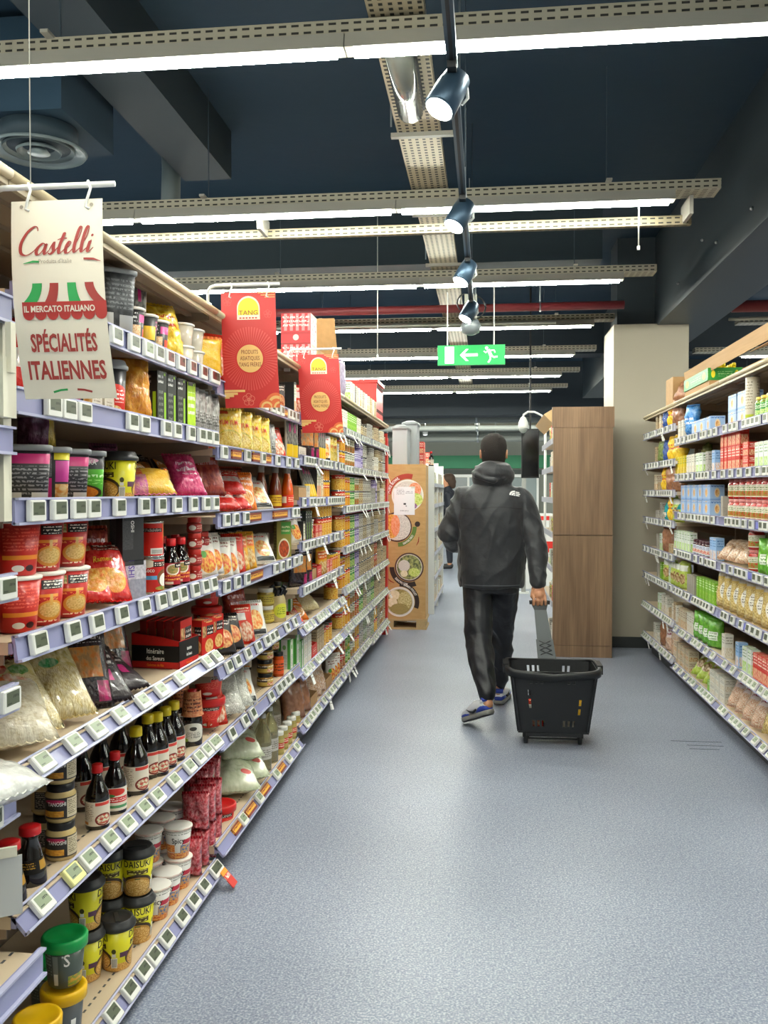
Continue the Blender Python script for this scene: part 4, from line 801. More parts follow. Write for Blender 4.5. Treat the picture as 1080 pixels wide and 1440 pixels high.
bag('ricen', 'noodle_bag', .2, .25, .07, A_ricen, cat='noodle bag', seed=4, wr=.2); bag('glassn', 'noodle_bag', .16, .22, .06, A_glass, cat='noodle bag', seed=5, wr=.25)
bag('bpouch', 'noodle_pouch', .14, .22, .035, A_bpouch, cat='pouch', seed=6); bag('bpouch2', 'noodle_pouch', .15, .2, .035, A_bpouch2, cat='pouch', seed=7)
bag('yum', 'noodle_bag', .125, .165, .04, A_yum, cat='noodle bag', seed=8, texts=[('YUM YUM', 0, .1, .02, mat('ink_red', '#d2381c', .4), .65)])
bag('silver', 'foil_pouch', .07, .15, .04, A_silver, cat='pouch', seed=9); bag('redbag', 'snack_bag', .14, .19, .05, A_redbag, cat='bag', seed=10)
bag('dkred', 'snack_bag', .13, .2, .06, A_dkred, cat='bag', seed=11); bag('orange', 'snack_bag', .11, .17, .045, A_oran, cat='bag', seed=12)
bag('amber', 'snack_bag', .11, .19, .07, A_orana, cat='bag', seed=13, wr=.25); bag('purple', 'snack_bag', .09, .16, .05, A_purp, cat='bag', seed=14, wr=.3)
bag('pink', 'snack_bag', .12, .18, .05, A_pink, cat='bag', seed=15, wr=.3); bag('orbk', 'snack_pack', .07, .2, .03, A_orbk, cat='pack', seed=16, wr=.05)
bag('yelp', 'snack_pack', .16, .13, .045, A_yelp, cat='pack', seed=17); bag('rice', 'rice_bag', .2, .3, .08, A_rice, cat='rice bag', seed=18, wr=.15)
bag('foodp', 'noodle_pouch', .09, .15, .035, A_foodp, cat='pouch', seed=19); bag('foody', 'noodle_pouch', .075, .16, .035, A_foody, cat='pouch', seed=20)
bag('foodr', 'noodle_pouch', .095, .16, .035, A_foodr, cat='pouch', seed=21); bag('foodk', 'noodle_pouch', .1, .15, .04, A_foodk, cat='pouch', seed=22); bag('foodw', 'meal_tray_pack', .11, .16, .03, A_foodw, cat='pouch', seed=23, puff=.35, wr=.06)
bag('whitepouch', 'plastic_pouch', .2, .24, .06, art('white_film', '#d9d8d2', [('n', '#f1f0ec', 5, .6), ('n', '#b9b8b0', 9, .3)], .2, .6, .5, 9), cat='bag', seed=50, wr=.25)
bag('redcand', 'snack_bag', .1, .13, .07, art('red_crinkle', '#b5202c', [('n', '#ef8d92', 12, .7), ('n', '#7d1018', 7, .5)], .15, .8, .6, 20), cat='bag', seed=24, wr=.35)
bag('pasta', 'pasta_bag', .13, .235, .09, art('pasta_print', '#cfae5a', [('F', 0, 0, 1, .72, '#e6cf86', '#a8823a', 24), ('e', .5, .42, .16, .2, '#eeeae0'), ('t', .4, .3, .6, .55, '#5a5248', 4), ('r', 0, .78, 1, 1, '#bdb3a0'), ('n', '#f3e8c4', 9, .2)], .2, .6, .4, 14), cat='pasta bag', seed=25, puff=.4)
bag('bluebag', 'snack_bag', .12, .2, .08, art('blue_foil', '#2f7fd0', [('n', '#8fc4f0', 7, .7), ('t', .2, .3, .8, .6, '#f0f5fb', 2)], .2, .6, .5, 12), cat='bag', seed=26, wr=.3)
bag('navybag', 'snack_bag', .12, .17, .07, art('navy_foil', '#1f3f86', [('n', '#3f64a8', 7, .6)], .2, .6, .5, 12), cat='bag', seed=27, wr=.25)
bag('greenbag', 'snack_bag', .12, .18, .07, art('green_foil', '#59a02c', [('n', '#8ccc4a', 7, .5), ('r', .2, .3, .8, .6, '#e9efdc'), ('t', .25, .35, .75, .55, '#3f7a1c', 2)], .22, .5, .4, 12), cat='bag', seed=28, wr=.2)
bag('olivebag', 'snack_bag', .13, .17, .07, art('olive_foil', '#66773c', [('n', '#8f9d5c', 7, .6)], .22, .5, .4, 12), cat='bag', seed=29, wr=.25)
bag('yellowbag', 'snack_bag', .13, .19, .08, art('yellow_foil', '#e3b31a', [('n', '#f6dc5a', 7, .6), ('t', .2, .4, .8, .7, '#b8481f', 2)], .2, .6, .4, 12), cat='bag', seed=30, wr=.25)
bag('brownbag', 'snack_bag', .15, .2, .07, art('brown_foil', '#8f5f44', [('n', '#b07c5c', 7, .6)], .25, .5, .4, 12), cat='bag', seed=31, wr=.25)
bag('teal', 'snack_bag', .1, .15, .06, art('teal_foil', '#1f8f94', [('n', '#5cbcc0', 8, .5), ('r', .2, .2, .8, .45, '#e6e0cc')], .2, .6, .4, 12), cat='bag', seed=32, wr=.2)
bag('nutbag', 'nut_bag', .13, .18, .06, art('nut_film', '#c8a98c', [('F', 0, 0, 1, .7, '#a8623a', '#e2c8a4', 26), ('n', '#f2e6d8', 9, .4)], .18, .7, .4, 14), cat='nut bag', seed=33, wr=.2)
bag('beanbag', 'pulse_bag', .14, .2, .07, art('bean_film', '#d9c4a8', [('F', 0, 0, 1, .8, '#c98a6c', '#e9d8c0', 30), ('r', .15, .55, .85, .9, '#ead9d6'), ('t', .2, .6, .8, .85, '#9a2a4a', 2)], .18, .7, .4, 14), cat='pulse bag', seed=34, wr=.2)
bag('limebag', 'snack_bag', .12, .19, .06, art('lime_film', '#a8bf3a', [('n', '#d8e08a', 8, .5), ('f', .5, .4, .3, .2, '#d8b98a', '#8a6a3a', 10), ('r', .1, .7, .9, .92, '#e9ebe0')], .2, .6, .4, 14), cat='bag', seed=35, wr=.2)
bag('leafpack', 'chopstick_pack', .06, .21, .02, art('leaf_pack', '#cfc6b2', [('F', .1, .4, .9, .95, '#4a4846', '#8f8a80', 9), ('r', .1, .05, .9, .4, '#e2b91f'), ('r', .4, .7, .6, .9, '#c22a78')], .3), cat='pack', seed=36, puff=.3, wr=.04)
tray('galtray', 'display_box', .15, .17, .115, art('gal_tray', '#c8201a', [('r', 0, .0, 1, .3, '#c8201a')], .45), art('gal_front', '#c8201a', [('r', 0, .28, 1, .98, '#181413')], .45), .8, texts=[('Itinéraire', 0, .05, .017, M_wht, 's', .72), ('des Saveurs', 0, .028, .014, M_wht, 's', .72), ('Galettes de Riz', 0, .008, .009, mat('ink_orange', '#f08a1c', .5), 's', .8), ('Itinéraire', 0, .055, .012, M_wht, 'f', .6), ('des Saveurs', 0, .036, .011, M_wht, 'f', .6), ('Galettes de Riz', 0, .01, .008, MATS['ink_orange'], 'f', .7)])
tray('cardtray', 'display_box', .2, .16, .13, A_card, None, .5); tray('whitetray', 'display_box', .2, .16, .11, A_cardw, None, .55); tray('redtray', 'display_box', .15, .14, .1, art('red_tray', '#cf2a20', [('t', .2, .3, .8, .7, '#f0d8c8', 2)], .5), None, .7)
bx_ = art('side_black_band', '#c8201a', [('r', 0, .2, 1, .66, '#181413')], .45)
KINDS['galtray'].root.materials[0] = bx_

# ---------------------------------------------------------------- placing
def place(kind, x, y, z, rot=0, tilt=0, roll=0):
    k = KINDS[kind]
    r = bpy.data.objects.new(k.name, k.root); COL.objects.link(r)
    R = Matrix.Rotation(rot, 4, 'Z') @ Matrix.Rotation(-tilt, 4, 'Y') @ Matrix.Rotation(roll, 4, 'X')
    r.matrix_world = Matrix.Translation((x, y, z)) @ R
    for n, me in k.kids:
        c = bpy.data.objects.new(n, me); COL.objects.link(c); c.parent = r
    r['category'] = k.cat
    return r
def rec(o, desc, ent, y, lvl=0, row=0, group=None): RECS.append((o, desc, ent.phrase, round(y, 3), lvl, row))
def put(side, bay, shelf, kind, px, desc, stack=1, dx=0, rot=None, tilt=0, dz=0, row=0, roll=0, y=None, jit=True, lvl=0):
    """One thing (or one stack) at the place along the shelf where the photo shows it."""
    ent = SHELVES[(side, bay, shelf)]; k = KINDS[kind]
    dep = .022 + k.d / 2 + dx
    X = fx(side, dep)
    yy = y if y is not None else ypx(px, X)
    base = 0 if side == 'L' else PI
    ra = base + (0 if rot is None else math.radians(rot) * (1 if side == 'L' else -1))
    ti = math.radians(tilt); out = []
    for s in range(stack):
        zz = ent.z + s * (k.h + .001) + dz
        if tilt: zz += abs(math.sin(ti)) * k.d * .5 * (1 if k.name.endswith(('bag', 'pouch', 'pack')) else 1)
        o = place(kind, X + (0 if not tilt else sg(side) * 0), yy, zz + .0005, ra, ti, math.radians(roll))
        rec(o, desc, ent, yy, s + lvl, row); out.append(o)
    return out
def fill(side, bay, shelf, kind, ya, yb, desc, stack=1, n=None, dx=0, rot=0, tilt=0, gap=.004, jit=.0, rows=1, dz=0):
    """A facing: the same product side by side from ya to yb along the aisle."""
    k = KINDS[kind]; wy = k.w if abs(rot) < 60 else k.d
    n = n or max(1, int((yb - ya) / (wy + gap)))
    st = (yb - ya) / n
    for i in range(n):
        y = ya + st * (i + .5) + random.uniform(-jit, jit)
        for r in range(rows):
            put(side, bay, shelf, kind, None, desc, stack, dx + r * (k.d + .004), rot + random.uniform(-4, 4), tilt, dz, r, y=y)
# ---------------------------------------------------------------- goods on the left, near bays one by one
# second bay, top shelf
put('L', 2, 6, 'tub', 163, 'tall charcoal noodle tub with grey lid', rot=-45)
put('L', 2, 6, 'tub', 150, 'tall charcoal noodle tub half behind the banner', dx=.12, rot=-45)
put('L', 2, 6, 'blkcup', 187, 'small black cup with noodle picture', rot=-40)
put('L', 2, 6, 'yelcup', 206, 'small black cup with yellow panel', rot=-30); put('L', 2, 6, 'blkcup', 222, 'small black cup with pink-brown noodle picture', rot=-60)
put('L', 2, 6, 'leafpack', 196, 'leaf-shaped upright chopstick pack', dx=.09, rot=-40, dz=.03)
put('L', 2, 6, 'yellowbag', 236, 'black and yellow crinkled bag', rot=-40, tilt=20)
for p, d, st in ((256, 'clear sauce tub with white lid', 2), (271, 'clear sauce tub with white lid', 2)): put('L', 2, 6, 'clearcup', p, d, st)
put('L', 2, 6, 'yelp', 284, 'bright yellow snack pack', rot=-50); put('L', 2, 6, 'box4', 294, 'yellow carton', rot=-5); put('L', 2, 6, 'foodr', 303, 'red and white pouch', rot=-40)
put('L', 2, 6, 'box8', 240, 'dim grey carton at the back', dx=.28); put('L', 2, 6, 'box9', 280, 'dim brown carton at the back', dx=.28)
# second bay, sixth shelf
put('L', 2, 5, 'redround', 158, 'tall black noodle pot with red roundel', rot=-50)
put('L', 2, 5, 'greycarton', 122, 'small grey carton under the banner edge', rot=0); put('L', 2, 5, 'tubp', 100, 'pink-panelled noodle tub behind the banner', rot=-40); put('L', 2, 5, 'redbag', 36, 'red bag beside the banner edge', rot=-40, tilt=15); put('L', 2, 5, 'tubi', 75, 'dark noodle tub behind the banner', rot=-40); put('L', 2, 5, 'greycarton', 140, 'small grey carton beside the black pot', dx=.02)
put('L', 2, 5, 'amber', 190, 'amber crinkled snack bag', rot=-45, tilt=8); put('L', 2, 5, 'orange', 176, 'orange snack bag behind the black pot', dx=.07, rot=-45)
for i, p in enumerate((217, 231, 245, 259)): put('L', 2, 5, 'limebox' if i < 3 else 'limebox2', p, 'black tea carton with lime stripe' if i < 3 else 'tea carton with bright lime front', rot=-12)
for i, p in enumerate((270, 279, 288, 298)): put('L', 2, 5, 'silver', p, 'grey foil pouch', rot=-30)
put('L', 2, 5, 'silver', 283, 'grey foil pouch behind the front ones', dx=.09, rot=-30, dz=0)
# second bay, fifth shelf
put('L', 2, 4, 'tubi', 38, 'black noodle tub at the shelf end', rot=-58); put('L', 2, 4, 'tubp', 68, 'black noodle tub with pink panel', rot=-62); put('L', 2, 4, 'tubi', 93, 'black noodle tub with white info panel', rot=-50)
put('L', 2, 4, 'tubg', 120, 'black noodle tub with green front', rot=-66); put('L', 2, 4, 'daisuki', 168, 'yellow noodle cup with charcoal lid', rot=-130)
put('L', 2, 4, 'purple', 146, 'dark purple crinkled bag', dx=.1, rot=-40); put('L', 2, 4, 'purple', 52, 'purple snack bag standing on the tubs', dx=.06, rot=-50, dz=.135)
put('L', 2, 4, 'yelp', 213, 'yellow and pink low pack', rot=-55, tilt=55); put('L', 2, 4, 'orbk', 232, 'orange and black lying pack', rot=-30, tilt=58, dx=.01)
put('L', 2, 4, 'bpouch', 215, 'brown-black pouch lying behind', dx=.14, rot=-40, tilt=50); put('L', 2, 4, 'orbk', 250, 'orange and black pack behind', dx=.09, rot=-40, tilt=45)
put('L', 2, 4, 'pink', 270, 'magenta crinkled bag', rot=-45, tilt=40); put('L', 2, 4, 'dkred', 285, 'dark red bag', dx=.1, rot=-40, tilt=20); put('L', 2, 4, 'dkred', 298, 'dark red bag at the shelf end', rot=-40, tilt=25)
# second bay, fourth shelf
for i, (p, q) in enumerate(((22, -20), (57, -62), (94, -62))):
    put('L', 2, 3, 'redcupb' if i == 0 else 'redcup', p, 'red noodle cup with paper lid', 2, rot=q)
put('L', 2, 3, 'redcup', 62, 'red noodle cup in the back row', 1, dx=.12, rot=-60); put('L', 2, 3, 'redcup', 36, 'red noodle cup in the back row', 1, dx=.12, rot=-60); put('L', 2, 3, 'redcup', 105, 'red noodle cup in the back row', 1, dx=.12, rot=-60)
put('L', 2, 3, 'ramen', 150, 'red glossy ramen bag', rot=-55, tilt=38); put('L', 2, 3, 'ramen', 122, 'red ramen bag lying under the front one', rot=-62, tilt=62, dx=.03)
put('L', 2, 3, 'dkred', 130, 'dark red bag in shadow', dx=.13, rot=-40, tilt=10)
put('L', 2, 3, 'sushibox', 179, 'mauve sushi kit box', rot=-28); put('L', 2, 3, 'blackbox', 178, 'black tall carton standing on the sushi box', rot=-28, dz=.117)
put('L', 2, 3, 'blackflat', 150, 'dark carton at the back', dx=.18, rot=0); put('L', 2, 3, 'blackflat', 120, 'dark carton at the back', dx=.22, rot=0)
put('L', 2, 3, 'coco', 213, 'red coconut milk tin', rot=-62); put('L', 2, 3, 'redcan', 212, 'red tin stacked on the coconut tin', rot=-62, dz=.111)
put('L', 2, 3, 'saucer', 240, 'soy sauce bottle with red label and cap', rot=-55, dz=0); put('L', 2, 3, 'saucer', 254, 'soy sauce bottle with red label and cap', rot=-60); put('L', 2, 3, 'saucer', 246, 'soy sauce bottle in the back row', dx=.08, rot=-60)
put('L', 2, 3, 'saucer', 228, 'soy sauce bottle in the back row', dx=.08, rot=-60); put('L', 2, 3, 'redjar', 273, 'small red sauce jar', 4, rot=-50); put('L', 2, 3, 'redjar', 284, 'small red sauce jar', 3, dx=.02, rot=-50)
for p in (292, 301): put('L', 2, 3, 'foodp', p, 'clear pouch with noodle dish picture', rot=-40, tilt=15)
# second bay, third shelf
put('L', 2, 2, 'noodle', 46, 'clear bag of coiled egg noodles', rot=-35, tilt=52); put('L', 2, 2, 'noodleg', 96, 'clear egg noodle bag with green paper header', rot=-40, tilt=50)
put('L', 2, 2, 'bpouch', 122, 'black noodle pouch with orange dish picture', rot=-50, tilt=28, dx=.04); put('L', 2, 2, 'bpouch2', 152, 'black noodle pouch with pink print', rot=-40, tilt=52); put('L', 2, 2, 'bpouch2', 182, 'black noodle pouch lying flat', rot=-30, tilt=66)
put('L', 2, 2, 'bpouch', 158, 'black noodle pouch in the back', dx=.16, rot=-40, tilt=20); put('L', 2, 2, 'foodr', 36, 'red pouch behind the noodles', dx=.15, rot=-40, tilt=15)
put('L', 2, 2, 'ricen', 14, 'pale rice noodle bag at the shelf start', dx=-.01, rot=-50, tilt=66); put('L', 2, 2, 'ramen', 26, 'red noodle bag behind the rice noodles', dx=.13, rot=-50, tilt=35)
put('L', 2, 2, 'galtray', 232, 'red and black open display box', rot=-6, dx=.0)
put('L', 2, 2, 'redgal', 283, 'red biscuit box with cracker picture', rot=-12); put('L', 2, 2, 'redgal', 297, 'red biscuit box with cracker picture', rot=-12)
put('L', 2, 2, 'redpot', 290, 'big red noodle pot', dx=.1, dz=0, rot=-50, stack=2)
# second bay, second shelf
put('L', 2, 1, 'tjar', 82, 'jar of pale paste with black label', 3, rot=-62); put('L', 2, 1, 'tjarb', 62, 'jar of pale paste behind the stack', 2, dx=.06, rot=-40)
put('L', 2, 1, 'soyred', 134, 'soy sauce bottle with red cap and cream label', rot=-85); put('L', 2, 1, 'soyred2', 159, 'soy sauce bottle with red cap and green-red label', rot=-66)
put('L', 2, 1, 'soysmall', 38, 'small dark dispenser bottle with red top', rot=-40); put('L', 2, 1, 'soysmall', 8, 'small dark dispenser bottle with red top', rot=-40)
for i, (p, dx) in enumerate(((189, 0), (206, .02), (219, .0), (231, .0), (243, .0))): put('L', 2, 1, 'soyyel', p, 'large soy sauce bottle with yellow cap', dx=dx, rot=-80)
for p in (112, 140, 168, 200, 222): put('L', 2, 1, 'soyyel', p, 'large soy sauce bottle in the back row', dx=.1, rot=-80, row=1)
put('L', 2, 1, 'kikko', 269, 'soy sauce bottle with round label and paper collar', rot=-66); put('L', 2, 1, 'kikko', 252, 'soy sauce bottle with paper collar further in', dx=.09, rot=-66)
put('L', 2, 1, 'redpot', 292, 'red noodle pot with black band', 2, rot=-60); put('L', 2, 1, 'foodr', 305, 'red and white packet beside the red pots', rot=-40, tilt=20)
# second bay, bottom shelf
D = 'yellow noodle cup with charcoal lid'
put('L', 2, 0, 'daisuki', 190, D + ', printed front', 2, rot=-68); put('L', 2, 0, 'daisuki', 160, D + ' standing alone in front', 1, rot=-150, dx=0); put('L', 2, 0, 'daisuki', 150, D + ', inner stack', 2, dx=.075, rot=-70)
put('L', 2, 0, 'daisuki', 116, D + ', outer stack', 2, dx=.06, rot=-150)
put('L', 2, 0, 'soupy', 84, 'grey soup cup with yellow lid', rot=-60, dx=.0); put('L', 2, 0, 'soupg', 86, 'grey soup cup with green lid', rot=-72, dz=.126, dx=.0)
put('L', 2, 0, 'soupy', 46, 'outer soup cup with yellow lid', 1, rot=-150); put('L', 2, 0, 'soupg', 62, 'soup cup with green lid behind', dx=.1, rot=-60)
for p, dx, st in ((216, .0, 1), (232, .0, 1), (248, .005, 2), (224, .09, 2), (240, .09, 2), (206, .09, 2)): put('L', 2, 0, 'spicy', p, 'white noodle cup with printed lid' if not dx > .05 else 'white noodle cup in the back row', st, dx=dx, rot=-70)
for i, p in enumerate((262, 273, 283, 292)):
    for r in range(2): put('L', 2, 0, 'redcand', p, 'shiny red crinkled pack', 2 if p > 265 else 1, dx=.01 + r * .085, rot=-80, row=r)
put('L', 2, 0, 'redpot', 308, 'red pot with orange-rimmed lid', rot=-50, stack=1); put('L', 2, 0, 'redpot', 290, 'red pot at the back', dx=.26, stack=2)
put('L', 2, 0, 'coco', 268, 'red tin at the back', dx=.26, stack=2)
# first bay, seen in slivers at the frame edge
put('L', 1, 6, 'orange', None, 'orange snack bag', y=1.64, rot=-40); put('L', 1, 6, 'bpouch', None, 'black pouch', y=1.56, rot=-40); put('L', 1, 6, 'redbag', None, 'red bag', y=1.45, rot=-40)
put('L', 1, 5, 'greenbag', None, 'green bag', y=1.6, dx=.1, rot=-40); put('L', 1, 5, 'bluebag', None, 'blue bag', y=1.48, rot=-40)
put('L', 1, 4, 'tubi', None, 'black noodle tub', y=1.64, rot=-50); put('L', 1, 4, 'tubp', None, 'black noodle tub with orange picture', y=1.53, rot=-50)
put('L', 1, 3, 'redcupb', None, 'red noodle cup', 1, y=1.64, rot=-50); put('L', 1, 3, 'redcup', None, 'red noodle cup with white lid', 1, y=1.52, rot=-50)
put('L', 1, 2, 'ricen', None, 'pale rice noodle bag', y=1.56, rot=-60, tilt=60); put('L', 1, 2, 'ramen', None, 'red ramen bag', y=1.4, rot=-50, tilt=40)
put('L', 1, 2, 'whitepouch', None, 'big white plastic pouch lying over the rail', y=1.62, rot=-20, tilt=84, dx=-.11, dz=.004)
put('L', 1, 1, 'ricen', None, 'pale rice noodle bag', y=1.5, rot=-60, tilt=70, dx=.05)
put('L', 1, 0, 'soupy', None, 'soup cup with yellow lid', 2, y=1.6, rot=-60); put('L', 1, 0, 'soupg', None, 'soup cup with green lid', 2, y=1.48, rot=-60)
# ---------------------------------------------------------------- third bay
put('L', 3, 6, 'foody', 382, 'yellow pouch with dish picture', rot=-40); put('L', 3, 6, 'foodk', 390, 'black pouch', rot=-40, dx=.04); put('L', 3, 6, 'slimbox', 400, 'pale orange slim carton', rot=-5); put('L', 3, 6, 'slimbox', 411, 'pale orange slim carton', rot=-5)
for p in (330, 345, 360): put('L', 3, 6, 'foodp', p, 'noodle pouch half behind the red banner', rot=-40)
for i, p in enumerate((322, 338, 352, 364)): put('L', 3, 5, 'yum', p, 'yellow noodle bag with red lettering', rot=-55, tilt=10)
for i, p in enumerate((330, 346, 360)): put('L', 3, 5, 'yum', p, 'yellow noodle bag behind, higher', dx=.07, rot=-50, dz=.03, tilt=10, row=1)
for p in (374, 380): put('L', 3, 5, 'silver', p, 'silver foil pouch', rot=-40, tilt=5)
put('L', 3, 5, 'foodr', 392, 'red and white leaning pouch', rot=-45, tilt=25); put('L', 3, 5, 'greybox', 399, 'green-capped squeeze bottle carton', dx=.06)
for p in (406, 413): put('L', 3, 5, 'leafpack', p, 'pale pointed upright pack', rot=-30)
for p, k, d in ((316, 'redbag', 'red and white bag lying'), (332, 'redbag', 'red and white bag lying'), (324, 'redbag', 'red and white bag on top')): put('L', 3, 4, k, p, d, rot=-60, tilt=72 if 'top' not in d else 60, dx=0 if 'top' not in d else .03, dz=0 if 'top' not in d else .06)
put('L', 3, 4, 'orange', 346, 'orange snack bag with face-like swirl', rot=-50, tilt=22); put('L', 3, 4, 'dkred', 330, 'dark red bag in the back', dx=.16, rot=-40, tilt=10); put('L', 3, 4, 'silver', 352, 'grey foil pouch behind', dx=.09, rot=-40)
put('L', 3, 4, 'foodw', 372, 'white and black leaning packet', rot=-40, tilt=38)
put('L', 3, 4, 'brownsauce', 367, 'brown sauce bottle with grey cap', dx=.07, rot=-60); put('L', 3, 4, 'brownsauce', 387, 'brown sauce bottle with yellow label', dx=.03, rot=-60); put('L', 3, 4, 'chilli', 404, 'orange chilli sauce bottle', rot=-66)
for p, k, d in ((313, 'foodp', 'noodle dish pouch, white'), (322, 'foodp', 'noodle dish pouch, white'), (331, 'foodr', 'noodle dish pouch, red'), (340, 'foody', 'yellow noodle pouch'), (350, 'foody', 'yellow noodle pouch')): put('L', 3, 3, k, p, d, rot=-55, tilt=18)
for p in (318, 330, 342): put('L', 3, 3, 'foodk', p, 'dark pouch piled at the back', dx=.1, rot=-40, tilt=30, dz=.02)
put('L', 3, 3, 'foodw', 374, 'meal tray with yellow dish picture', rot=-50, tilt=40); put('L', 3, 3, 'greybox', 370, 'grey carton', dx=.1); put('L', 3, 3, 'oilcan', 397, 'olive oil tin with green cap', rot=-60); put('L', 3, 3, 'slimbox', 413, 'pale carton beside the oil tin', rot=-5)
put('L', 3, 2, 'foodk', 316, 'black noodle pouch', rot=-50, tilt=30); put('L', 3, 2, 'foodk', 328, 'black noodle pouch', rot=-50, tilt=30); put('L', 3, 2, 'foodr', 345, 'red pouch with white panel', rot=-50, tilt=20); put('L', 3, 2, 'foodw', 361, 'white meal tray leaning', rot=-50, tilt=25)
put('L', 3, 2, 'dkred', 335, 'dark red bag behind the pouches', dx=.1, rot=-40, tilt=15); put('L', 3, 2, 'pastejar', 373, 'mustard paste jar', 2, dx=.05, rot=-50); put('L', 3, 2, 'dressing', 390, 'dressing bottle with black neck tag', rot=-45); put('L', 3, 2, 'greenbox', 402, 'green carton behind the dressing', dx=.06)
for p, dx in ((318, .0), (330, .0), (324, .12)): put('L', 3, 1, 'glassn', p, 'clear bag of glass noodles', rot=-60, tilt=55, dx=dx)
put('L', 3, 1, 'foodw', 346, 'white packet with orange dish', rot=-50, tilt=35); put('L', 3, 1, 'currystack', 372, 'curry sauce jar with yellow label', 3, rot=-60); put('L', 3, 1, 'currystack', 381, 'curry sauce jar with yellow label', 3, dx=.03, rot=-60)
put('L', 3, 1, 'orangejar', 391, 'tall orange sauce jar', 1, rot=-50); put('L', 3, 1, 'greenbox', 402, 'green and white carton', rot=-8); put('L', 3, 1, 'greenbox', 411, 'green and white carton', rot=-8)
put('L', 3, 1, 'soyyel', 343, 'dark bottle in the back', dx=.2)
for p, dx, dz in ((333, .0, 0), (348, .0, 0), (340, .12, 0), (340, .03, .085), (330, .14, 0), (352, .1, .08)): put('L', 3, 0, 'rice', p, 'pale translucent rice bag', rot=-65, tilt=80, dx=dx, dz=dz, row=int(dx * 20), lvl=1 if dz else 0)
for p, dx in ((368, .0), (378, .0), (373, .09), (383, .09)): put('L', 3, 0, 'vinegar', p, 'clear rice vinegar bottle', dx=dx, rot=-50, row=1 if dx else 0)
for p in (391, 397, 403, 409, 415): put('L', 3, 0, 'whitelid', p, 'vegetable jar with white lid and red label', 1, rot=-60)
put('L', 3, 0, 'greenbox', 407, 'green carton behind the jars', dx=.09)
# ---------------------------------------------------------------- fourth bay: trays, sachets, upright packs
y0 = B[3]
def four(i, items):
    y = y0 + .06
    for k, d, n, kw in items:
        for j in range(n):
            K = KINDS[k]; wy = max(K.w, .03) * (1 if abs(kw.get('rot', 0)) < 45 else 1)
            put('L', 4, i, k, None, d, y=y + wy / 2, **kw); y += wy + .008
R3 = {'rot': -35}
four(7, [('foodr', 'red pouch', 2, R3), ('box2', 'red carton', 1, {}), ('silver', 'grey pouch', 2, R3), ('foodp', 'white dish pouch', 3, R3), ('box1', 'green carton', 3, {'stack': 1}), ('foody', 'yellow pouch', 2, R3)])
four(6, [('whitetray', 'pale open tray', 1, {}), ('bpouch', 'dark slim pouch', 2, R3), ('leafpack', 'dark upright pack', 4, {'rot': -30}), ('foodw', 'white packet', 1, R3), ('yum', 'yellow puffed bag', 2, R3), ('box5', 'cream carton', 2, {})])
four(5, [('cardtray', 'brown open tray', 1, {}), ('low5', 'low cream box', 1, {}), ('leafpack', 'leaning pale pack', 3, {'rot': -30, 'tilt': 20}), ('slimbox', 'slim dark carton', 3, {}), ('box0', 'buff carton', 1, {}), ('corn', 'sweetcorn tin', 3, {'stack': 2})])
four(4, [('foodp', 'pale noodle pack leaning', 2, {'rot': -30, 'tilt': 20}), ('limebox', 'dark slim carton', 3, {}), ('blkcup', 'dark small cup', 1, {}), ('low2', 'red low box', 2, {}), ('veg', 'vegetable tin', 4, {'stack': 2})])
four(3, [('bpouch', 'maroon upright pouch', 2, R3), ('cardtray', 'brown open tray', 1, {}), ('redtray', 'red open tray', 1, {}), ('foody', 'orange pouch', 2, R3), ('low2', 'pink-red low box', 2, {'stack': 1}), ('corn', 'sweetcorn tin', 3, {'stack': 1}), ('vegbig', 'large vegetable tin', 1, {})])
four(2, [('foodr', 'red pouch lying', 1, {'rot': -50, 'tilt': 60}), ('orange', 'orange sachet', 1, {'rot': -50, 'tilt': 55}), ('cardtray', 'empty brown tray', 1, {'dx': .15}), ('noodle', 'clear packet', 1, {'rot': -40, 'tilt': 60}), ('brownbag', 'brown bag', 1, {'rot': -40, 'dx': .1})])
put('L', 4, 2, 'vegbig', None, 'large vegetable tin', 1, y=5.88)
four(1, [('greenbox', 'green and white carton', 2, {}), ('low5', 'cream low box', 2, {'stack': 2}), ('redtray', 'red open tray', 1, {}), ('box9', 'brown carton', 3, {}), ('vegbig', 'large yellow vegetable tin', 3, {'stack': 1})])
four(0, [('brownbag', 'brown dried-food bag', 2, {'rot': -40, 'tilt': 15}), ('cardtray', 'brown open tray', 1, {}), ('nutbag', 'clear brown bag', 2, {'rot': -40, 'tilt': 20}), ('cardtray', 'brown open tray further on', 1, {}), ('foodp', 'white pouch', 3, R3)])
# ---------------------------------------------------------------- fifth and last left bays: tins and cartons in straight facings
rg = random.Random(11)
NAMEK = {'corn': 'yellow sweetcorn tin', 'veg': 'orange vegetable tin', 'can0': 'cream and red tin', 'can1': 'buff tin', 'can2': 'green tin', 'can3': 'grey tin', 'can4': 'red-brown tin', 'can5': 'violet tin', 'can6': 'brown tin', 'can7': 'sage tin',
         'box0': 'buff carton', 'box1': 'green carton', 'box2': 'red carton', 'box3': 'blue carton', 'box4': 'yellow carton', 'box5': 'cream carton', 'box6': 'violet carton', 'box7': 'white-green carton', 'box8': 'grey carton', 'box9': 'brown carton', 'peajar': 'green vegetable jar', 'whitelid': 'slim vegetable jar', 'jamjar': 'dark jar', 'nutbag': 'clear nut bag', 'beanbag': 'pink-labelled bean bag', 'brownbag': 'brown bag', 'low5': 'low cream box', 'low9': 'low brown box', 'low8': 'low grey box', 'low0': 'low buff box', 'limebag': 'lime pouch', 'greybox': 'tall grey carton', 'yellowbag': 'yellow bag', 'teal': 'teal bag', 'navybag': 'navy bag', 'olivebag': 'olive bag'}
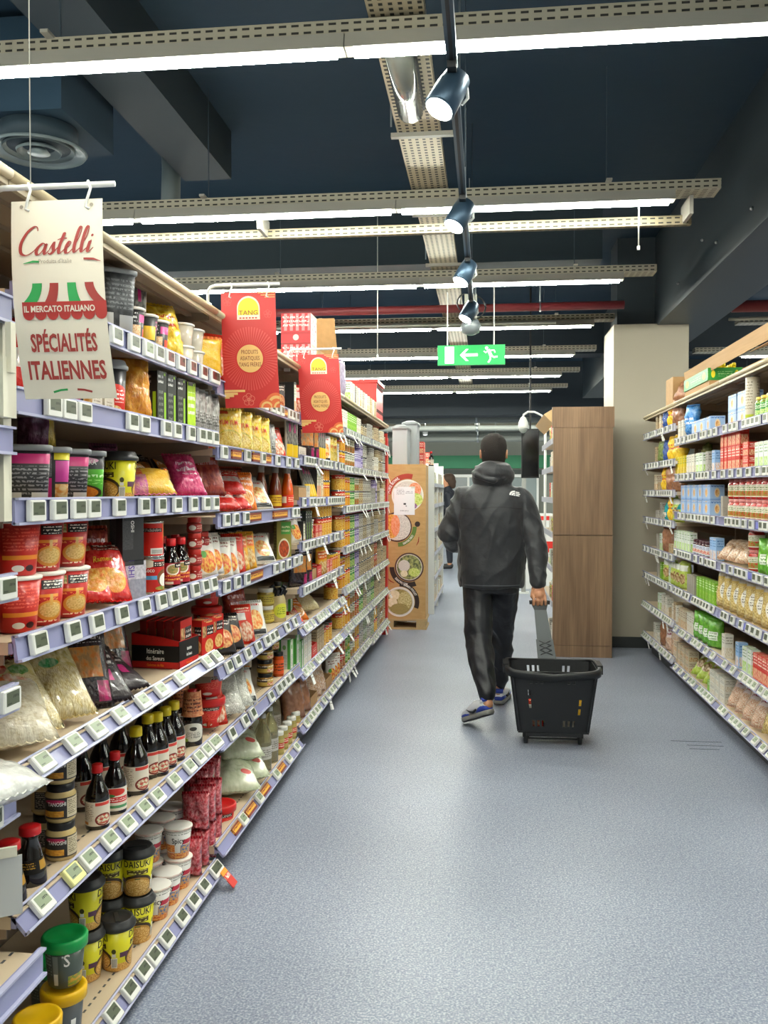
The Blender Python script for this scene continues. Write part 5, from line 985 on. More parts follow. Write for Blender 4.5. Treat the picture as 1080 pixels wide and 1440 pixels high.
PLAN = {5: {6: 'box5 box1 box1 box5 can1 can6', 5: 'corn can0 can0 box6 can5 can3', 4: 'veg corn can2 can0 can1 can3', 3: 'veg corn can2 can5 can3 can6', 2: 'corn veg can2 can5 can6 can6', 1: 'veg corn can0 can4 can2 can6', 0: 'can4 peajar can0 veg can3 can7'},
        6: {6: 'box8 can6 box9 can6 box0 can1', 5: 'box8 can3 box5 can1 can6 can3', 4: 'can3 box8 can5 can6 box5 can1', 3: 'can3 can6 box8 can1 can6 can3', 2: 'can6 can1 can4 box9 can6 box9', 1: 'can7 can2 box9 can6 box9 can1', 0: 'can3 can7 veg can6 can0 can1'}}
for b, sh in PLAN.items():
    for i, seq in sh.items():
        ent = SHELVES[('L', b, i)]; seq = seq.split(); st = (ent.y1 - ent.y0 - .04) / len(seq)
        up = (SHELVES[('L', b, i + 1)].z if i < 6 else 2.06) - ent.z
        for j, k in enumerate(seq):
            K = KINDS[k]; n = 2 if up > 2 * K.h + .035 else 1
            m = max(1, int(st / (K.w + .004)))
            for q in range(m):
                put('L', b, i, k, None, NAMEK[k] + (', far end' if seq.index(k) != j else ''), n, y=ent.y0 + .02 + st * j + (q + .5) * st / m, rot=-20)
# things standing on top of the left shelving
def custom_box(key, name, w, d, h, front, side, top, cat, flap=True): box(key, name, w, d, h, front, side, top, cat=cat, flap=flap)
A_rc = art('red_case_print', '#c22a30', [('s', .02, .42, .98, .98, '#d8888a', 5), ('r', 0, .3, 1, .38, '#a81f26'), ('e', .5, .2, .1, .1, '#e8c0bd'), ('t', .05, .5, .95, .9, '#e8cfcb', 3)], .45)
box('redcase', 'cardboard_case', .18, .17, .17, art('red_case_side', '#d8bdb9', [('F', .05, .1, .95, .9, '#b8323a', '#e6d8d2', 7)], .45), A_rc, A_cardw, cat='cardboard box')
T3, T4, T5, T6 = 7, 8, 7, 7
put('L', 3, T3, 'redcase', 418, 'red striped bottle case in shadow', 1, y=4.45, dx=.12)
put('L', 4, T4, 'redcase', 418, 'red bottle case with striped print', 2, y=5.05); put('L', 4, T4, 'bigcarton', 0, 'brown cardboard carton', 1, y=5.45, dx=.03); put('L', 4, T4, 'bigcarton', 0, 'brown cardboard carton', 1, y=5.84)
g = G(); g.box((0, 0, .12), (.24, .004, .24), A_card, rot=Matrix.Rotation(.5, 3, 'X')); o = ob('cardboard_flap', g); 
o.location = (-1.08, 5.64, 2.295); tag(o, 'loose cardboard sheet leaning on the brown cartons over the left shelves', 'cardboard')
bag('lavpack', 'bottle_pack', .1, .26, .1, art('lavender_wrap', '#a596b8', [('n', '#d2c8dc', 9, .6)], .2, .6, .3), cat='wrapped pack', seed=40, puff=.3, wr=.06)
put('L', 5, T5, 'lavpack', 0, 'lavender shrink-wrapped pack', y=6.2, rot=-30)
for i, (y, k, s) in enumerate(((6.5, 'box7', 1), (6.62, 'box5', 1), (6.76, 'box8', 1), (6.9, 'box5', 1), (7.05, 'box0', 1), (7.2, 'box8', 1), (7.33, 'box5', 1))): put('L', 5, T5, k, 0, 'small overstock ' + NAMEK[k], s, y=y)
for i, (y, k, s) in enumerate(((7.5, 'box0', 1), (7.66, 'box9', 1), (7.8, 'box5', 1), (7.95, 'box9', 1))): put('L', 6, T6, k, 0, 'small overstock ' + NAMEK[k], s, y=y)
M_crate = mat('crate_red', '#d32a24', .35)
cr = tag(empty('plastic_crate', (-1.2, 8.33, SHELVES[('L', 6, 7)].z)), 'red plastic crate with slotted rim over the end of the left shelving', 'crate')
g = G(); g.box((0, 0, .17), (.4, .5, .33), M_crate); ob('body', g, cr)
g = G(); g.box((0, 0, .345), (.43, .53, .03), M_crate); ob('rim', g, cr)
for i in range(9):
    g = G(); g.box((.2015, -.22 + i * .055, .3), (.004, .022, .04), mat('slot_dark', '#4a0f0e', .6)); g.box((.2015, -.22 + i * .055, .08), (.004, .022, .03), MATS['slot_dark']); ob('slot', g, cr)
# ---------------------------------------------------------------- goods on the right
def R_(bay, i, kind, pa, pb, desc, stack=1, **kw):
    X = fx('R', .022 + KINDS[kind].d / 2); ya, yb = sorted((ypx(pa, X), ypx(pb, X))); fill('R', bay, i, kind, ya, yb, desc, stack, **kw)
R_(1, 6, 'tube', 1050, 1064, 'tall pale crispbread tube', n=1); R_(1, 6, 'multi', 1018, 1046, 'teal-grey multipack', 2, dx=.06); R_(1, 6, 'peajar', 1068, 1125, 'white milk-drink jar', 1)
R_(1, 5, 'box2', 1018, 1046, 'red and green carton', 2); R_(1, 5, 'low2', 1050, 1064, 'low red box', 2); R_(1, 5, 'box7', 1067, 1125, 'white carton with green print', 1)
R_(1, 4, 'tomjar', 1031, 1054, 'tomato sauce jar with gingham lid', 2, rot=-40); R_(1, 4, 'tomjar', 1056, 1125, 'tomato sauce jar, second batch', 2, rot=-40); put('R', 1, 4, 'greybox', 1021, 'grey carton beside the tomato jars')
R_(1, 3, 'nutbag', 1016, 1052, 'nut mix bag lying', 1, rot=-40, tilt=55); R_(1, 3, 'tomjar', 1056, 1074, 'red bean jar with red lid', 2, n=1, rot=-40); R_(1, 3, 'olivebag', 1026, 1050, 'dark green bag at the back', 1, dx=.14, rot=-30); R_(1, 3, 'greenbag', 1077, 1125, 'green bag', 1, rot=-40)
R_(1, 2, 'pasta', 1018, 1125, 'clear pasta bag with white oval label', 1, n=9, rot=-40, tilt=8)
R_(1, 1, 'box5', 1018, 1032, 'tall cream carton', 1, n=1); R_(1, 1, 'box3', 1040, 1050, 'blue carton', 1); R_(1, 1, 'box7', 1052, 1066, 'white-green carton', 1); R_(1, 1, 'box2', 1068, 1125, 'bright red carton', 1)
R_(1, 0, 'low5', 1008, 1030, 'white gridded low box', 2); R_(1, 0, 'beanbag', 1034, 1080, 'bag of dried beans with pink label', 1, rot=-40, tilt=35); R_(1, 0, 'pasta', 1084, 1125, 'yellow pasta bag', 1, rot=-40, tilt=40, n=3)
R_(2, 6, 'multi', 982, 1010, 'blue cone multipack', 1); R_(2, 6, 'bluebag', 968, 980, 'shiny blue bag', 1, n=1, rot=-40, dz=.03); R_(2, 6, 'box5', 957, 966, 'cream carton', 1)
R_(2, 5, 'box4', 953, 968, 'yellow carton', 1); R_(2, 5, 'box5', 970, 981, 'cream carton', 1); R_(2, 5, 'box7', 983, 993, 'cream-green carton', 1); R_(2, 5, 'box8', 995, 1003, 'grey carton', 1); R_(2, 5, 'box3', 1005, 1012, 'blue carton', 1)
R_(2, 5, 'olivebag', 960, 980, 'olive bag at the back', 1, n=1, dx=.12, dz=.06)
R_(2, 4, 'teal', 949, 960, 'teal and cream bag', 1, rot=-40, tilt=60); R_(2, 4, 'multi', 966, 1008, 'pale blue multipack', 2); R_(2, 4, 'teal', 950, 964, 'teal bag on top', 1, n=1, rot=-40, tilt=70, dz=.07, dx=.03)
R_(2, 3, 'box7', 953, 976, 'cream and lime carton', 1); R_(2, 3, 'jamjar', 981, 1003, 'dark jam jar with plum lid', 1, rot=-40); R_(2, 3, 'box3', 1004, 1013, 'blue and yellow carton', 1)
R_(2, 2, 'limebag', 950, 968, 'lime green snack pouch', 1, rot=-30); R_(2, 2, 'box1', 985, 1012, 'lime green carton', 1); R_(2, 2, 'greybox', 972, 983, 'grey carton', 1)
R_(2, 1, 'box5', 950, 958, 'cream carton', 1); R_(2, 1, 'box0', 960, 970, 'buff carton', 1); R_(2, 1, 'box5', 972, 983, 'cream carton with picture', 1); R_(2, 1, 'greenbag', 985, 1012, 'bright green bag', 1, rot=-40)
R_(2, 0, 'low0', 955, 978, 'cream striped low box', 2); R_(2, 0, 'limebag', 980, 1004, 'pale green bag lying', 1, rot=-40, tilt=50); R_(2, 0, 'low1', 1004, 1012, 'bright green low pack', 1)
for i, seq in enumerate(('nutbag beanbag brownbag low5 box5', 'box9 low9 box5 box5 box7', 'limebag box7 limebag box1 greybox', 'low0 low9 brownbag box7 greybox', 'limebag yellowbag teal box8 low8', 'brownbag brownbag yellowbag low9 box0', 'yellowbag yellowbag navybag olivebag box9', 'brownbag yellowbag navybag box0 box9')):
    ent = SHELVES[('R', 3, i)]; ks = seq.split(); y = ent.y0 + .04
    for j, k in enumerate(ks):
        w_ = max(KINDS[k].w, .08); 
        if y + w_ > ent.y1: break
        put('R', 3, i, k, None, NAMEK[k], 1, y=y + w_ / 2, rot=-30 if 'bag' in k else 0); y += w_ + .07
# overstock on the right ledge
LZ = SHELVES[('R', 2, 7)].z; LX, LYC = 1.53, 6.33
lb = tag(empty('cardboard_case', (LX, LYC, LZ)), 'flat brown case under the green lemon tray', 'cardboard box'); g = G(); g.box((0, 0, .025), (.2, .72, .049), A_card); ob('body', g, lb); g = G(); g.box((0, 0, .0502), (.19, .05, .001), A_cardw); ob('tape', g, lb)
lt = tag(empty('lemon_tray', (LX, LYC, LZ + .051)), 'green cardboard tray printed with lemons on the right top ledge', 'display box')
A_lt = art('lemon_tray_print', '#2a8f36', [('e', .15, .5, .06, .3, '#e8d21f'), ('e', .85, .5, .06, .3, '#e8d21f'), ('t', .28, .3, .72, .7, '#8fce86', 2)], .45)
g = G(); t = .004
for c, d in (((0, 0, t / 2), (.21, .7, t)), ((-.105, 0, .04), (t, .7, .08)), ((.105, 0, .04), (t, .7, .08)), ((0, -.35, .04), (.21, t, .08)), ((0, .35, .04), (.21, t, .08))): g.box(c, d, A_lt)
ob('body', g, lt)
M_lem = mat('lemon_yellow', '#e3c81a', .3, coat=.4)
g = G(); g.lathe([(.008, 0), (.024, .008), (.028, .03), (.024, .055), (.013, .07), (.011, .09)], M_lem, 18); lemb = g.build('lemon_bottle'); g = G(); g.lathe([(.013, .086), (.013, .108), (.009, .112)], M_lem, 14); lemc = g.build('cap')
for a in range(3):
    for b in range(11):
        o = bpy.data.objects.new('lemon_bottle', lemb); COL.objects.link(o); o.location = (LX - .066 + a * .066, LYC - .31 + b * .062, LZ + .0555)
        c = bpy.data.objects.new('cap', lemc); COL.objects.link(c); c.parent = o
        tag(o, ORD[b].replace('nearest', 'nearest').capitalize() + ' lemon juice bottle in the ' + ('aisle-side', 'middle', 'inner')[a] + ' row of the green tray', 'bottle', 'lemon juice bottles in the green tray')
bc = tag(empty('cardboard_carton', (1.60, 5.68, LZ)), 'long open brown carton framing the lemon tray on the right ledge', 'cardboard box')
g = G(); g.box((.2, 0, .1), (.004, 2.1, .2), A_card); g.box((.02, 1.05, .1), (.36, .004, .2), A_card); g.box((.02, -1.05, .1), (.36, .004, .2), A_card); ob('body', g, bc)
g = G(); g.box((-.16, 0, .155), (.004, 2.1, .085), A_card, rot=Matrix.Rotation(-.12, 3, 'Y')); ob('front_strip', g, bc)
g = G(); g.box((.12, -.45, .235), (.18, 1.15, .004), A_card, rot=Matrix.Rotation(-.35, 3, 'Y')); ob('flap', g, bc)
put('R', 3, 8, 'bigcarton', 0, 'plain brown carton', y=7.1); put('R', 3, 8, 'brownbag', 0, 'crumpled brown paper bag', y=6.86, rot=-40, tilt=40)
# ---------------------------------------------------------------- packets inside the red display box
box('crackerpack', 'cracker_pack', .115, .022, .15, A_redgal, mat('pack_dark_red', '#6f1512', .35), cat='biscuits', flap=False)
yt = ypx(232, fx('L', .022 + .085))
for i in range(5): put('L', 2, 2, 'crackerpack', 0, ('front', 'second', 'third', 'fourth', 'rearmost')[i] + ' rice cracker packet in display box', y=yt, dx=.012 + i * .029, dz=.0045)
# ---------------------------------------------------------------- hanging banners
def cr_spline(P, n=6):
    P = [Vector(p) for p in P]; out = []
    for i in range(len(P) - 1):
        p0 = P[max(i - 1, 0)]; p1 = P[i]; p2 = P[i + 1]; p3 = P[min(i + 2, len(P) - 1)]
        for k in range(n):
            t = k / n
            out.append(.5 * ((2 * p1) + (p2 - p0) * t + (2 * p0 - 5 * p1 + 4 * p2 - p3) * t * t + (3 * p1 - p0 - 3 * p2 + p3) * t ** 3))
    out.append(P[-1]); return out
def pen(g, pts, f, m, thick=.2, thin=.07):
    P = cr_spline(pts); W = []
    for i in range(len(P)):
        t = P[min(i + 1, len(P) - 1)] - P[max(i - 1, 0)]; t.normalize()
        W.append(thin + (thick - thin) * max(0, -t.y) ** 1.0 * (1 if True else 0))
    W[0] *= .6; W[-1] *= .6
    stroke(g, [tuple(p) for p in P], W, f, m)
M_cord = mat('cord_pale', '#b9b8b0', .5)
def banner(label, x, y, z, w, h, m_face, curl, draw, rodm, rod_len, roll=0):
    r = tag(empty('hanging_banner', (x, y, z)), label, 'banner')
    def surf(a, b, e=0):                                       # a from the left edge, b down from the top
        v = b / h
        return (a + curl[0] * v + curl[1] * v * v, -.0015 - e - .02 * math.sin(v * 2.6) * curl[2], -b)
    g = G(); n = 16; m_ = 6
    for s in (1, -1):
        vs = [surf(w * i / m_, h * j / n, -.0012 if s == 1 else .0) for j in range(n + 1) for i in range(m_ + 1)]
        fs = [(j * (m_ + 1) + i, (j + 1) * (m_ + 1) + i, (j + 1) * (m_ + 1) + i + 1, j * (m_ + 1) + i + 1) for j in range(n) for i in range(m_)]
        if s == 1: fs = [tuple(reversed(f)) for f in fs]
        g.add(vs, fs, m_face, None, True)
    ob('sheet', g, r)
    prints = []
    def nxt(nm): q = G(); prints.append((nm, q)); return q
    draw(nxt, lambda a, b: surf(a, h - b, .0012), w, h)
    for nm, q in prints: ob(nm, q, r)
    if h < .402: g = G(); g.tube([(.04, 0, .034), (.03, .02, CEIL - z - .01)], .0012, M_cord, 5); ob('hanging_wire', g, r)
    g = G(); g.tube([(-.05, .0, -.05), (-.05, 0, .005), (-.04, 0, .022), (-.02, 0, .028), (rod_len, 0, .028)], .006, rodm, 10); g.box((-.055, 0, -.06), (.03, .03, .05), rodm); ob('rod', g, r)
    for a in (.035, w - .03):
        g = G(); g.tube([(a, 0, .036), (a + .008, -.006, .02), (a, -.004, .0), (a - .004, -.003, -.016), (a + .004, -.004, -.02)], .003, mat('clear_hook', '#d9d9d6', .2), 6); ob('hook', g, r)
    return r
M_cbg = mat('banner_cream', '#d8d0bf', .5); M_cred = mat('banner_red_ink', '#9c3a35', .5); M_cgr = mat('banner_green_ink', '#2f9a52', .5); M_cgrey = mat('banner_grey_ink', '#8f8678', .5); M_cbr = mat('banner_scarlet_ink', '#a8342f', .5)
LETC = [([(1.55, 2.25), (1.4, 2.62), (1.05, 2.68), (.5, 2.2), (.12, 1.2), (.3, .3), (.9, 0), (1.55, .3), (1.9, .75)]),
        ([(2.75, .85), (2.42, 1.05), (2.02, .72), (1.9, .28), (2.15, .0), (2.5, .3), (2.76, 1.0), (2.72, .35), (2.88, .02), (3.2, .35)]),
        ([(3.2, .35), (3.5, 1.1), (3.58, .62), (3.68, .25), (3.4, .0), (3.15, .12)]), ([(3.6, .1), (3.85, .3), (4.05, .6)]),
        ([(4.05, .6), (4.42, 2.0), (4.2, .7), (4.28, .08), (4.5, .08), (4.85, .45)]), ([(3.85, 1.3), (4.3, 1.42), (4.8, 1.4)]),
        ([(4.85, .45), (5.18, .65), (5.32, .95), (5.12, 1.06), (4.92, .6), (4.98, .1), (5.28, .02), (5.65, .4)]),
        ([(5.65, .4), (6.05, 1.5), (6.1, 2.3), (5.92, 2.4), (5.78, 1.8), (5.74, .6), (5.88, .05), (6.2, .25), (6.4, .5)]),
        ([(6.4, .5), (6.78, 1.5), (6.84, 2.3), (6.66, 2.4), (6.52, 1.8), (6.48, .6), (6.62, .05), (6.92, .25), (7.1, .45)]),
        ([(7.1, .45), (7.28, 1.05), (7.2, .35), (7.34, .02), (7.75, .4)])]
def draw_castelli(nxt, f, w, h):
    g = nxt('script_lettering')
    k = .021; ox, oy = .0125, h - .112
    F = lambda a, b: f(ox + (a + .28 * b) * k * .96, oy + b * k * 1.02 + a * .0006)
    for L in LETC: pen(g, L, F, M_cred, .34, .1)
    disc(g, 7.35, 1.55, .13, .13, F, M_cred, 12)
    g.text("Produits d'Italie", lambda a, b: f(w / 2 + a - .004, h - .128 + b), M_cgrey, .0085, 0, 0, .0, .95)
    g = nxt('flag_stroke')
    stroke(g, [(.025, h - .128), (.045, h - .124), (.058, h - .125)], [.001, .004, .004], f, M_cgr); g = nxt('flag_stroke'); stroke(g, [(.15, h - .121), (.17, h - .122), (.185, h - .127)], [.004, .004, .001], f, M_cred)
    top, bot = h - .168, h - .205; g = nxt('awning_print')
    for i, (x0, x1, y0, y1, c) in enumerate(((.042, .062, .022, .05, M_cgr), (.078, .096, .066, .09, M_cred), (.114, .132, .116, .14, M_cgr), (.15, .168, .166, .19, M_cred))):
        L = []; Rr = []
        for q in range(6):
            t = q / 5; L.append((x0 + (y0 - x0) * t * t, top + (bot - top) * t)); Rr.append((x1 + (y1 - x1) * t * t, top + (bot - top) * t))
        g.add([f(*v) for v in L + Rr], [(q, 6 + q, 7 + q, q + 1) for q in range(5)], c)
    poly(g, [(.018, bot), (.018, bot - .022), (.192, bot - .022), (.192, bot)], f, M_cbr)
    for i in range(7):
        cx = .018 + .0249 * (i + .5); disc(g, cx, bot - .022, .0124, .014, f, M_cbr, 12, PI, 2 * PI)
    f2 = lambda a, b: (lambda p: (p[0], p[1] - .0008, p[2]))(f(a, b))
    g.text('IL MERCATO ITALIANO', lambda a, b: f2(w / 2 + a, bot - .02 + b), M_cbg, .0125, 0, 0, .025, .82)
    g = nxt('lettering')
    g.text('SPÉCIALITÉS', lambda a, b: f(w / 2 + a + .002, h - .302 + b), M_cred, .035, 0, 0, .03, .53)
    g = nxt('lettering')
    g.text('ITALIENNES', lambda a, b: f(w / 2 + a + .002, h - .356 + b), M_cred, .036, 0, 0, .03, .62)
    g = nxt('flag_stroke')
    stroke(g, [(.062, h - .382), (.078, h - .378), (.092, h - .377)], .004, f, M_cgr); g = nxt('flag_stroke'); stroke(g, [(.112, h - .377), (.126, h - .378), (.142, h - .382)], .004, f, M_cred)
    for a in (.022, w - .022): g = nxt('rivet'); disc(g, a, h - .012, .004, .004, f, M_cgrey, 10)
M_rod = mat('rod_white', '#e3e2dd', .3)
yc = ypx(18, -1.0); dc = yc * CS + 1.0 * SN
banner('cream hanging banner with red script and Italian market awning', -.945, 1.695, 2.0, .19, .395, M_cbg, (.02, .012, 1), draw_castelli, M_rod, .215)
M_tr = mat('banner_red', '#c92f2c', .45); M_tl = mat('banner_lightred', '#d9514a', .45); M_ty = mat('banner_yellow', '#dcc81f', .45); M_tc = mat('banner_peach', '#e8bb72', .45); M_tcr = mat('banner_offwhite', '#ead9bd', .45); M_tk = mat('banner_brownink', '#8a3420', .5)
def draw_tang(nxt, f, w, h):
    g = nxt('sunburst_print')
    up = lambda e: (lambda a, b: (lambda p: (p[0], p[1] - e, p[2]))(f(a, b)))
    cx, cy = w / 2, h - .245
    for i in range(60):
        a = 2 * PI * i / 60; r1 = .104
        stroke(g, [(cx + .055 * math.cos(a), cy + .055 * math.sin(a)), (cx + r1 * math.cos(a), cy + r1 * 1.12 * math.sin(a))], [.0016, .0045], f, M_tl)
    disc(g, cx, cy, .049, .051, up(.0006), M_tc, 36)
    for s, dy in (('PRODUITS', .017), ('ASIATIQUES', -.006), ('TANG FRÈRES', -.029)): g.text(s, lambda a, b: up(.0012)(cx + a, cy + dy + b), M_tk, .0155, 0, 0, .005, .64)
    x0 = w / 2; g = nxt('half_sun_logo')
    pts = [(x0 - .043, h - .102), (x0 + .043, h - .102)] + [(x0 + .043 * math.cos(t), h - .06 + .045 * math.sin(t)) for t in [PI * i / 16 for i in range(17)]]
    poly(g, pts, up(.0006), M_tcr)
    poly(g, [(x0 + .039 * math.cos(t), h - .064 + .042 * math.sin(t)) for t in [PI * i / 16 for i in range(17)]], up(.001), M_ty)
    poly(g, [(x0 - .039, h - .085), (x0 + .039, h - .085), (x0 + .039, h - .064), (x0 - .039, h - .064)], up(.0010), M_ty)
    g.text('TANG', lambda a, b: up(.0016)(x0 + a, h - .085 + b), M_tk, .018, 0, 0, -.0, 1.05)
    for i in range(6): poly(g, [(x0 - .034 + i * .0117, h - .0985), (x0 - .026 + i * .0117, h - .0985), (x0 - .026 + i * .0117, h - .0935), (x0 - .034 + i * .0117, h - .0935)], up(.0012), M_tr)
    def flower(fx_, fy_, r, m):
        g = nxt('flower_print')
        for k in range(5):
            a = 2 * PI * k / 5 + .3; c = (fx_ + r * .55 * math.cos(a), fy_ + r * .55 * math.sin(a))
            stroke(g, [(c[0] + r * .45 * math.cos(q), c[1] + r * .45 * math.sin(q)) for q in [2 * PI * j / 10 for j in range(11)]], .0016, up(.0006), m)
        stroke(g, [(fx_ + r * .2 * math.cos(q), fy_ + r * .2 * math.sin(q)) for q in [2 * PI * j / 8 for j in range(9)]], .0014, up(.0006), m)
    flower(.024, h - .035, .016, M_tl); flower(w - .03, h - .082, .015, M_tl); flower(.09, .03, .023, mat('banner_pink', '#e58a72', .5))
    g = nxt('cloud_print')
    for q, (a, b, y) in enumerate(((0, .078, .062), (0, .05, .052), (0, .035, .044), (0, .018, .038))): poly(g, [(a, y - .004), (b, y - .004), (b, y + .004), (a, y + .004)], up(.0006 + q * .0001), M_tc)
    g = nxt('cloud_print')
    for q, (a, b, y) in enumerate(((.14, w - .002, .008), (.15, w - .002, .0), (.165, w - .002, -.008))): poly(g, [(a, h - .014 + y), (b, h - .014 + y), (b, h - .011 + y), (a, h - .011 + y)], up(.0006), M_tc)
    g = nxt('wave_print')
    for q, (ox, oy, r) in enumerate(((w - .012, .012, .042), (w - .048, .0, .03), (w, .0, .03))):
        for k in range(3): disc(g, max(min(ox, w), 0), oy, 1, 1, lambda a, b, ox=ox, oy=oy, r=r, k=k: up(.0006 + .0004 * (q * 3 + k) / 3)(min(w, max(0, ox + (a - ox) * r * (1 - .25 * k))), max(0, oy + (b - oy) * r * (1 - .25 * k))), M_tc if k % 2 else mat('banner_coral', '#e2703f', .5), 16, 0, PI)
ya = ypx(312, -.975); banner('large red hanging banner with yellow half-sun, hung over the third left bay', -.975, ya, 2.155, .205, .425, M_tr, (.012, .006, .4), draw_tang, M_rod, .22)
yb = ypx(419, -.975); banner('smaller-looking red hanging banner further along the left shelves', -.975, yb, 2.132, .215, .405, M_tr, (.02, .006, .4), draw_tang, M_rod, .23)
# clear plastic sign holder at the frame edge, ticket holders
h_ = tag(empty('sign_holder', (-.985, ypx(-6, -.985), 1.53)), 'cream plastic sign clamp on a post at the first left bay', 'sign holder')
g = G(); g.box((.0, .02, .04), (.03, .03, .42), M_offw); ob('post', g, h_)
g = G(); g.box((.01, 0, .1), (.045, .05, .12), M_offw); g.box((.035, 0, .18), (.012, .02, .1), M_offw); ob('clamp', g, h_)
c_ = tag(empty('plastic_pouch', (-.985, 1.66, .665)), 'grey plastic card pouch hanging at the edge of the first left bay', 'card pouch')
g = G(); g.box((0, 0, -.04), (.004, .12, .12), mat('pouch_plastic', '#b9bab8', .25), rot=Matrix.Rotation(-1.0, 3, 'Z')); ob('pouch', g, c_)
g = G(); g.box((0.002, -.002, .03), (.008, .1, .02), M_offw, rot=Matrix.Rotation(-1.0, 3, 'Z')); ob('clip', g, c_)
for x, y, z0, z1, lab in ((.82, 5.0, 2.76, 3.02, 'thin pale rod hanging below the second light line near its end'), (-.87, 7.1, 2.52, CEIL, 'thin pale cord hanging from the ceiling left of the exit sign')):
    hc = tag(empty('ceiling_wire', (x, y, z0)), lab, 'cord'); g = G(); g.tube([(0, 0, .0), (0, 0, z1 - z0)], .004, MATS['cord_pale'], 6); ob('wire_run', g, hc); g = G(); g.box((0, 0, -.01), (.014, .014, .02), M_white); ob('end_piece', g, hc)
# ---------------------------------------------------------------- pallet display with bowls
PX0, PX1, PY, PZ = -1.045, -.62, 9.12, 1.70
d = tag(empty('pallet_display', ((PX0 + PX1) / 2, PY + .3, 0)), 'tall cardboard display on a pallet printed with four noodle bowls', 'display stand')
W = PX1 - PX0
A_kraft = art('display_kraft', '#b8935f', [('w', '#a9834f', 4, .5, 1, 14), ('n', '#c39e6a', 3, .3)], .6)
g = G(); g.box((0, -.09, .11 + (PZ - .11) / 2), (W, .4, PZ - .11), A_kraft); g.box((0, -.09, PZ + .004), (W * .9, .34, .008), A_kraft); ob('carton_body', g, d)
g = G(); fr = lambda a, b, e=.0: (a - W / 2, -.2905 - e, b)
M_ink = mat('ink_darkbrown', '#2b1c17', .5)
def arcband(g, cx, cy, r0, r1, a0, a1, m, e):
    n = 18; v = [fr(cx + r * math.cos(a0 + (a1 - a0) * i / n), cy + r * math.sin(a0 + (a1 - a0) * i / n), e) for r in (r0, r1) for i in range(n + 1)]
    g.add(v, [(i, i + 1, n + 2 + i, n + 1 + i) for i in range(n)], m)
def arctext(g, s, cx, cy, r, amid, size, m, e, flip=False, sx=.8):
    if not flip: fn = lambda a, b: fr(cx + (r + b) * math.sin(a / r + amid), cy + (r + b) * math.cos(a / r + amid), e)
    else: fn = lambda a, b: fr(cx - (r - b) * math.sin(a / r + amid), cy - (r - b) * math.cos(a / r + amid) * 1, e)
    g.text(s, fn, m, size, 0, 0, .03, sx)
def plate(g, cx, cy, r, rim, foods, e=.001):
    disc(g, cx, cy, r, r, lambda a, b: fr(a, b, e), rim, 36); disc(g, cx, cy, r * .9, r * .9, lambda a, b: fr(a, b, e + .0004), mat('bowl_inside', '#cfc8bd', .5), 36)
    for q, (x, y, rx, ry, m) in enumerate(foods):
        n = 24; v = [(cx + r * (x + rx * math.cos(2 * PI * i / n)), cy + r * (y + ry * math.sin(2 * PI * i / n))) for i in range(n)]
        g.add([fr(a, b, e + .0008 + .0002 * q) for a, b in v], [tuple(range(n))], m, [[(.5 + .5 * math.cos(2 * PI * i / n), .5 + .5 * math.sin(2 * PI * i / n)) for i in range(n)]])
fd = lambda n, a, b, s=7: art('dish_' + n, a, [('n', b, s, .9)], .5)
F1, F2, F3, F4, F5, F6 = fd('salmon', '#e0804f', '#e9a98a'), fd('avocado', '#a9c14c', '#dbe08f'), fd('curry', '#c9762a', '#e9bd5a', 10), fd('rice', '#dcd6cf', '#b9b2ad', 20), fd('greens', '#4a5336', '#a9ad6a', 9), fd('noodles', '#a99a5c', '#d9cf9a', 12)
F7 = fd('cabbage', '#6f3a6a', '#b98ab0', 9); F8 = fd('egg', '#d9cfa9', '#e9dfc4', 4); F9 = art('dish_strands', '#b5a566', [('w', '#6f6436', 6, .9, 10, 2)], .5)
M_rimw = mat('bowl_rim_pale', '#e2ded8', .4); M_rimb = mat('bowl_rim_dark', '#4a302a', .4)
cx = W * .56; plate(g, cx, 1.385, .165, M_rimw, [(-.2, .1, .6, .7, F4), (.45, .35, .4, .45, F1), (.5, -.25, .45, .4, F2), (.1, -.65, .5, .25, F7)])
arcband(g, cx, 1.385, .172, .225, PI * .42, PI * .98, mat('ink_brick', '#a83a2a', .5), .0006); arctext(g, 'POKE BOWL', cx, 1.385, .186, -.95, .03, M_rimw, .0012)
plate(g, .128, 1.06, .155, M_rimb, [(.2, 0, .72, .85, F4), (-.35, .05, .55, .8, F3), (-.1, .1, .3, .7, F1)])
arcband(g, .128, 1.06, .162, .205, -PI * .48, 0.02, mat('ink_leaf', '#5c7a34', .5), .0006); arctext(g, 'CURRY JAPONAIS', .128, 1.06, .194, -.72, .022, M_rimw, .0012, True, .62)
plate(g, W * .6, .645, .15, M_rimb, [(0, 0, .85, .85, F5), (-.35, .1, .4, .4, F4), (.35, -.35, .4, .3, F2), (-.35, -.45, .25, .22, F8)])
arcband(g, W * .6, .645, .155, .205, PI * 1.0, PI * 1.62, M_ink, .0006); arctext(g, 'MISO JAPONAIS', W * .6, .645, .19, .5, .024, M_rimw, .0012, True, .68)
plate(g, .155, .285, .155, M_rimw, [(0, 0, .85, .85, F9), (-.35, .45, .38, .32, F8), (-.5, -.05, .36, .3, F8), (.35, .1, .45, .6, F6), (0, -.45, .6, .35, F9)])
arcband(g, .155, .285, .16, .205, -.35, PI * .5, M_ink, .0006); arctext(g, 'RAMEN POULET', .155, .285, .172, .72, .023, M_rimw, .0012, False, .72)
disc(g, .34, 1.09, .028, .028, lambda a, b: fr(a, b, .001), M_ink, 16)
stroke(g, [(.33, .87), (.35, .91), (.355, .96)], [.004, .012, .006], lambda a, b: fr(a, b, .001), mat('ink_chilli', '#8a2a1a', .5)); stroke(g, [(.03, .53), (.06, .5), (.1, .48)], [.004, .012, .006], lambda a, b: fr(a, b, .001), MATS['ink_chilli'])
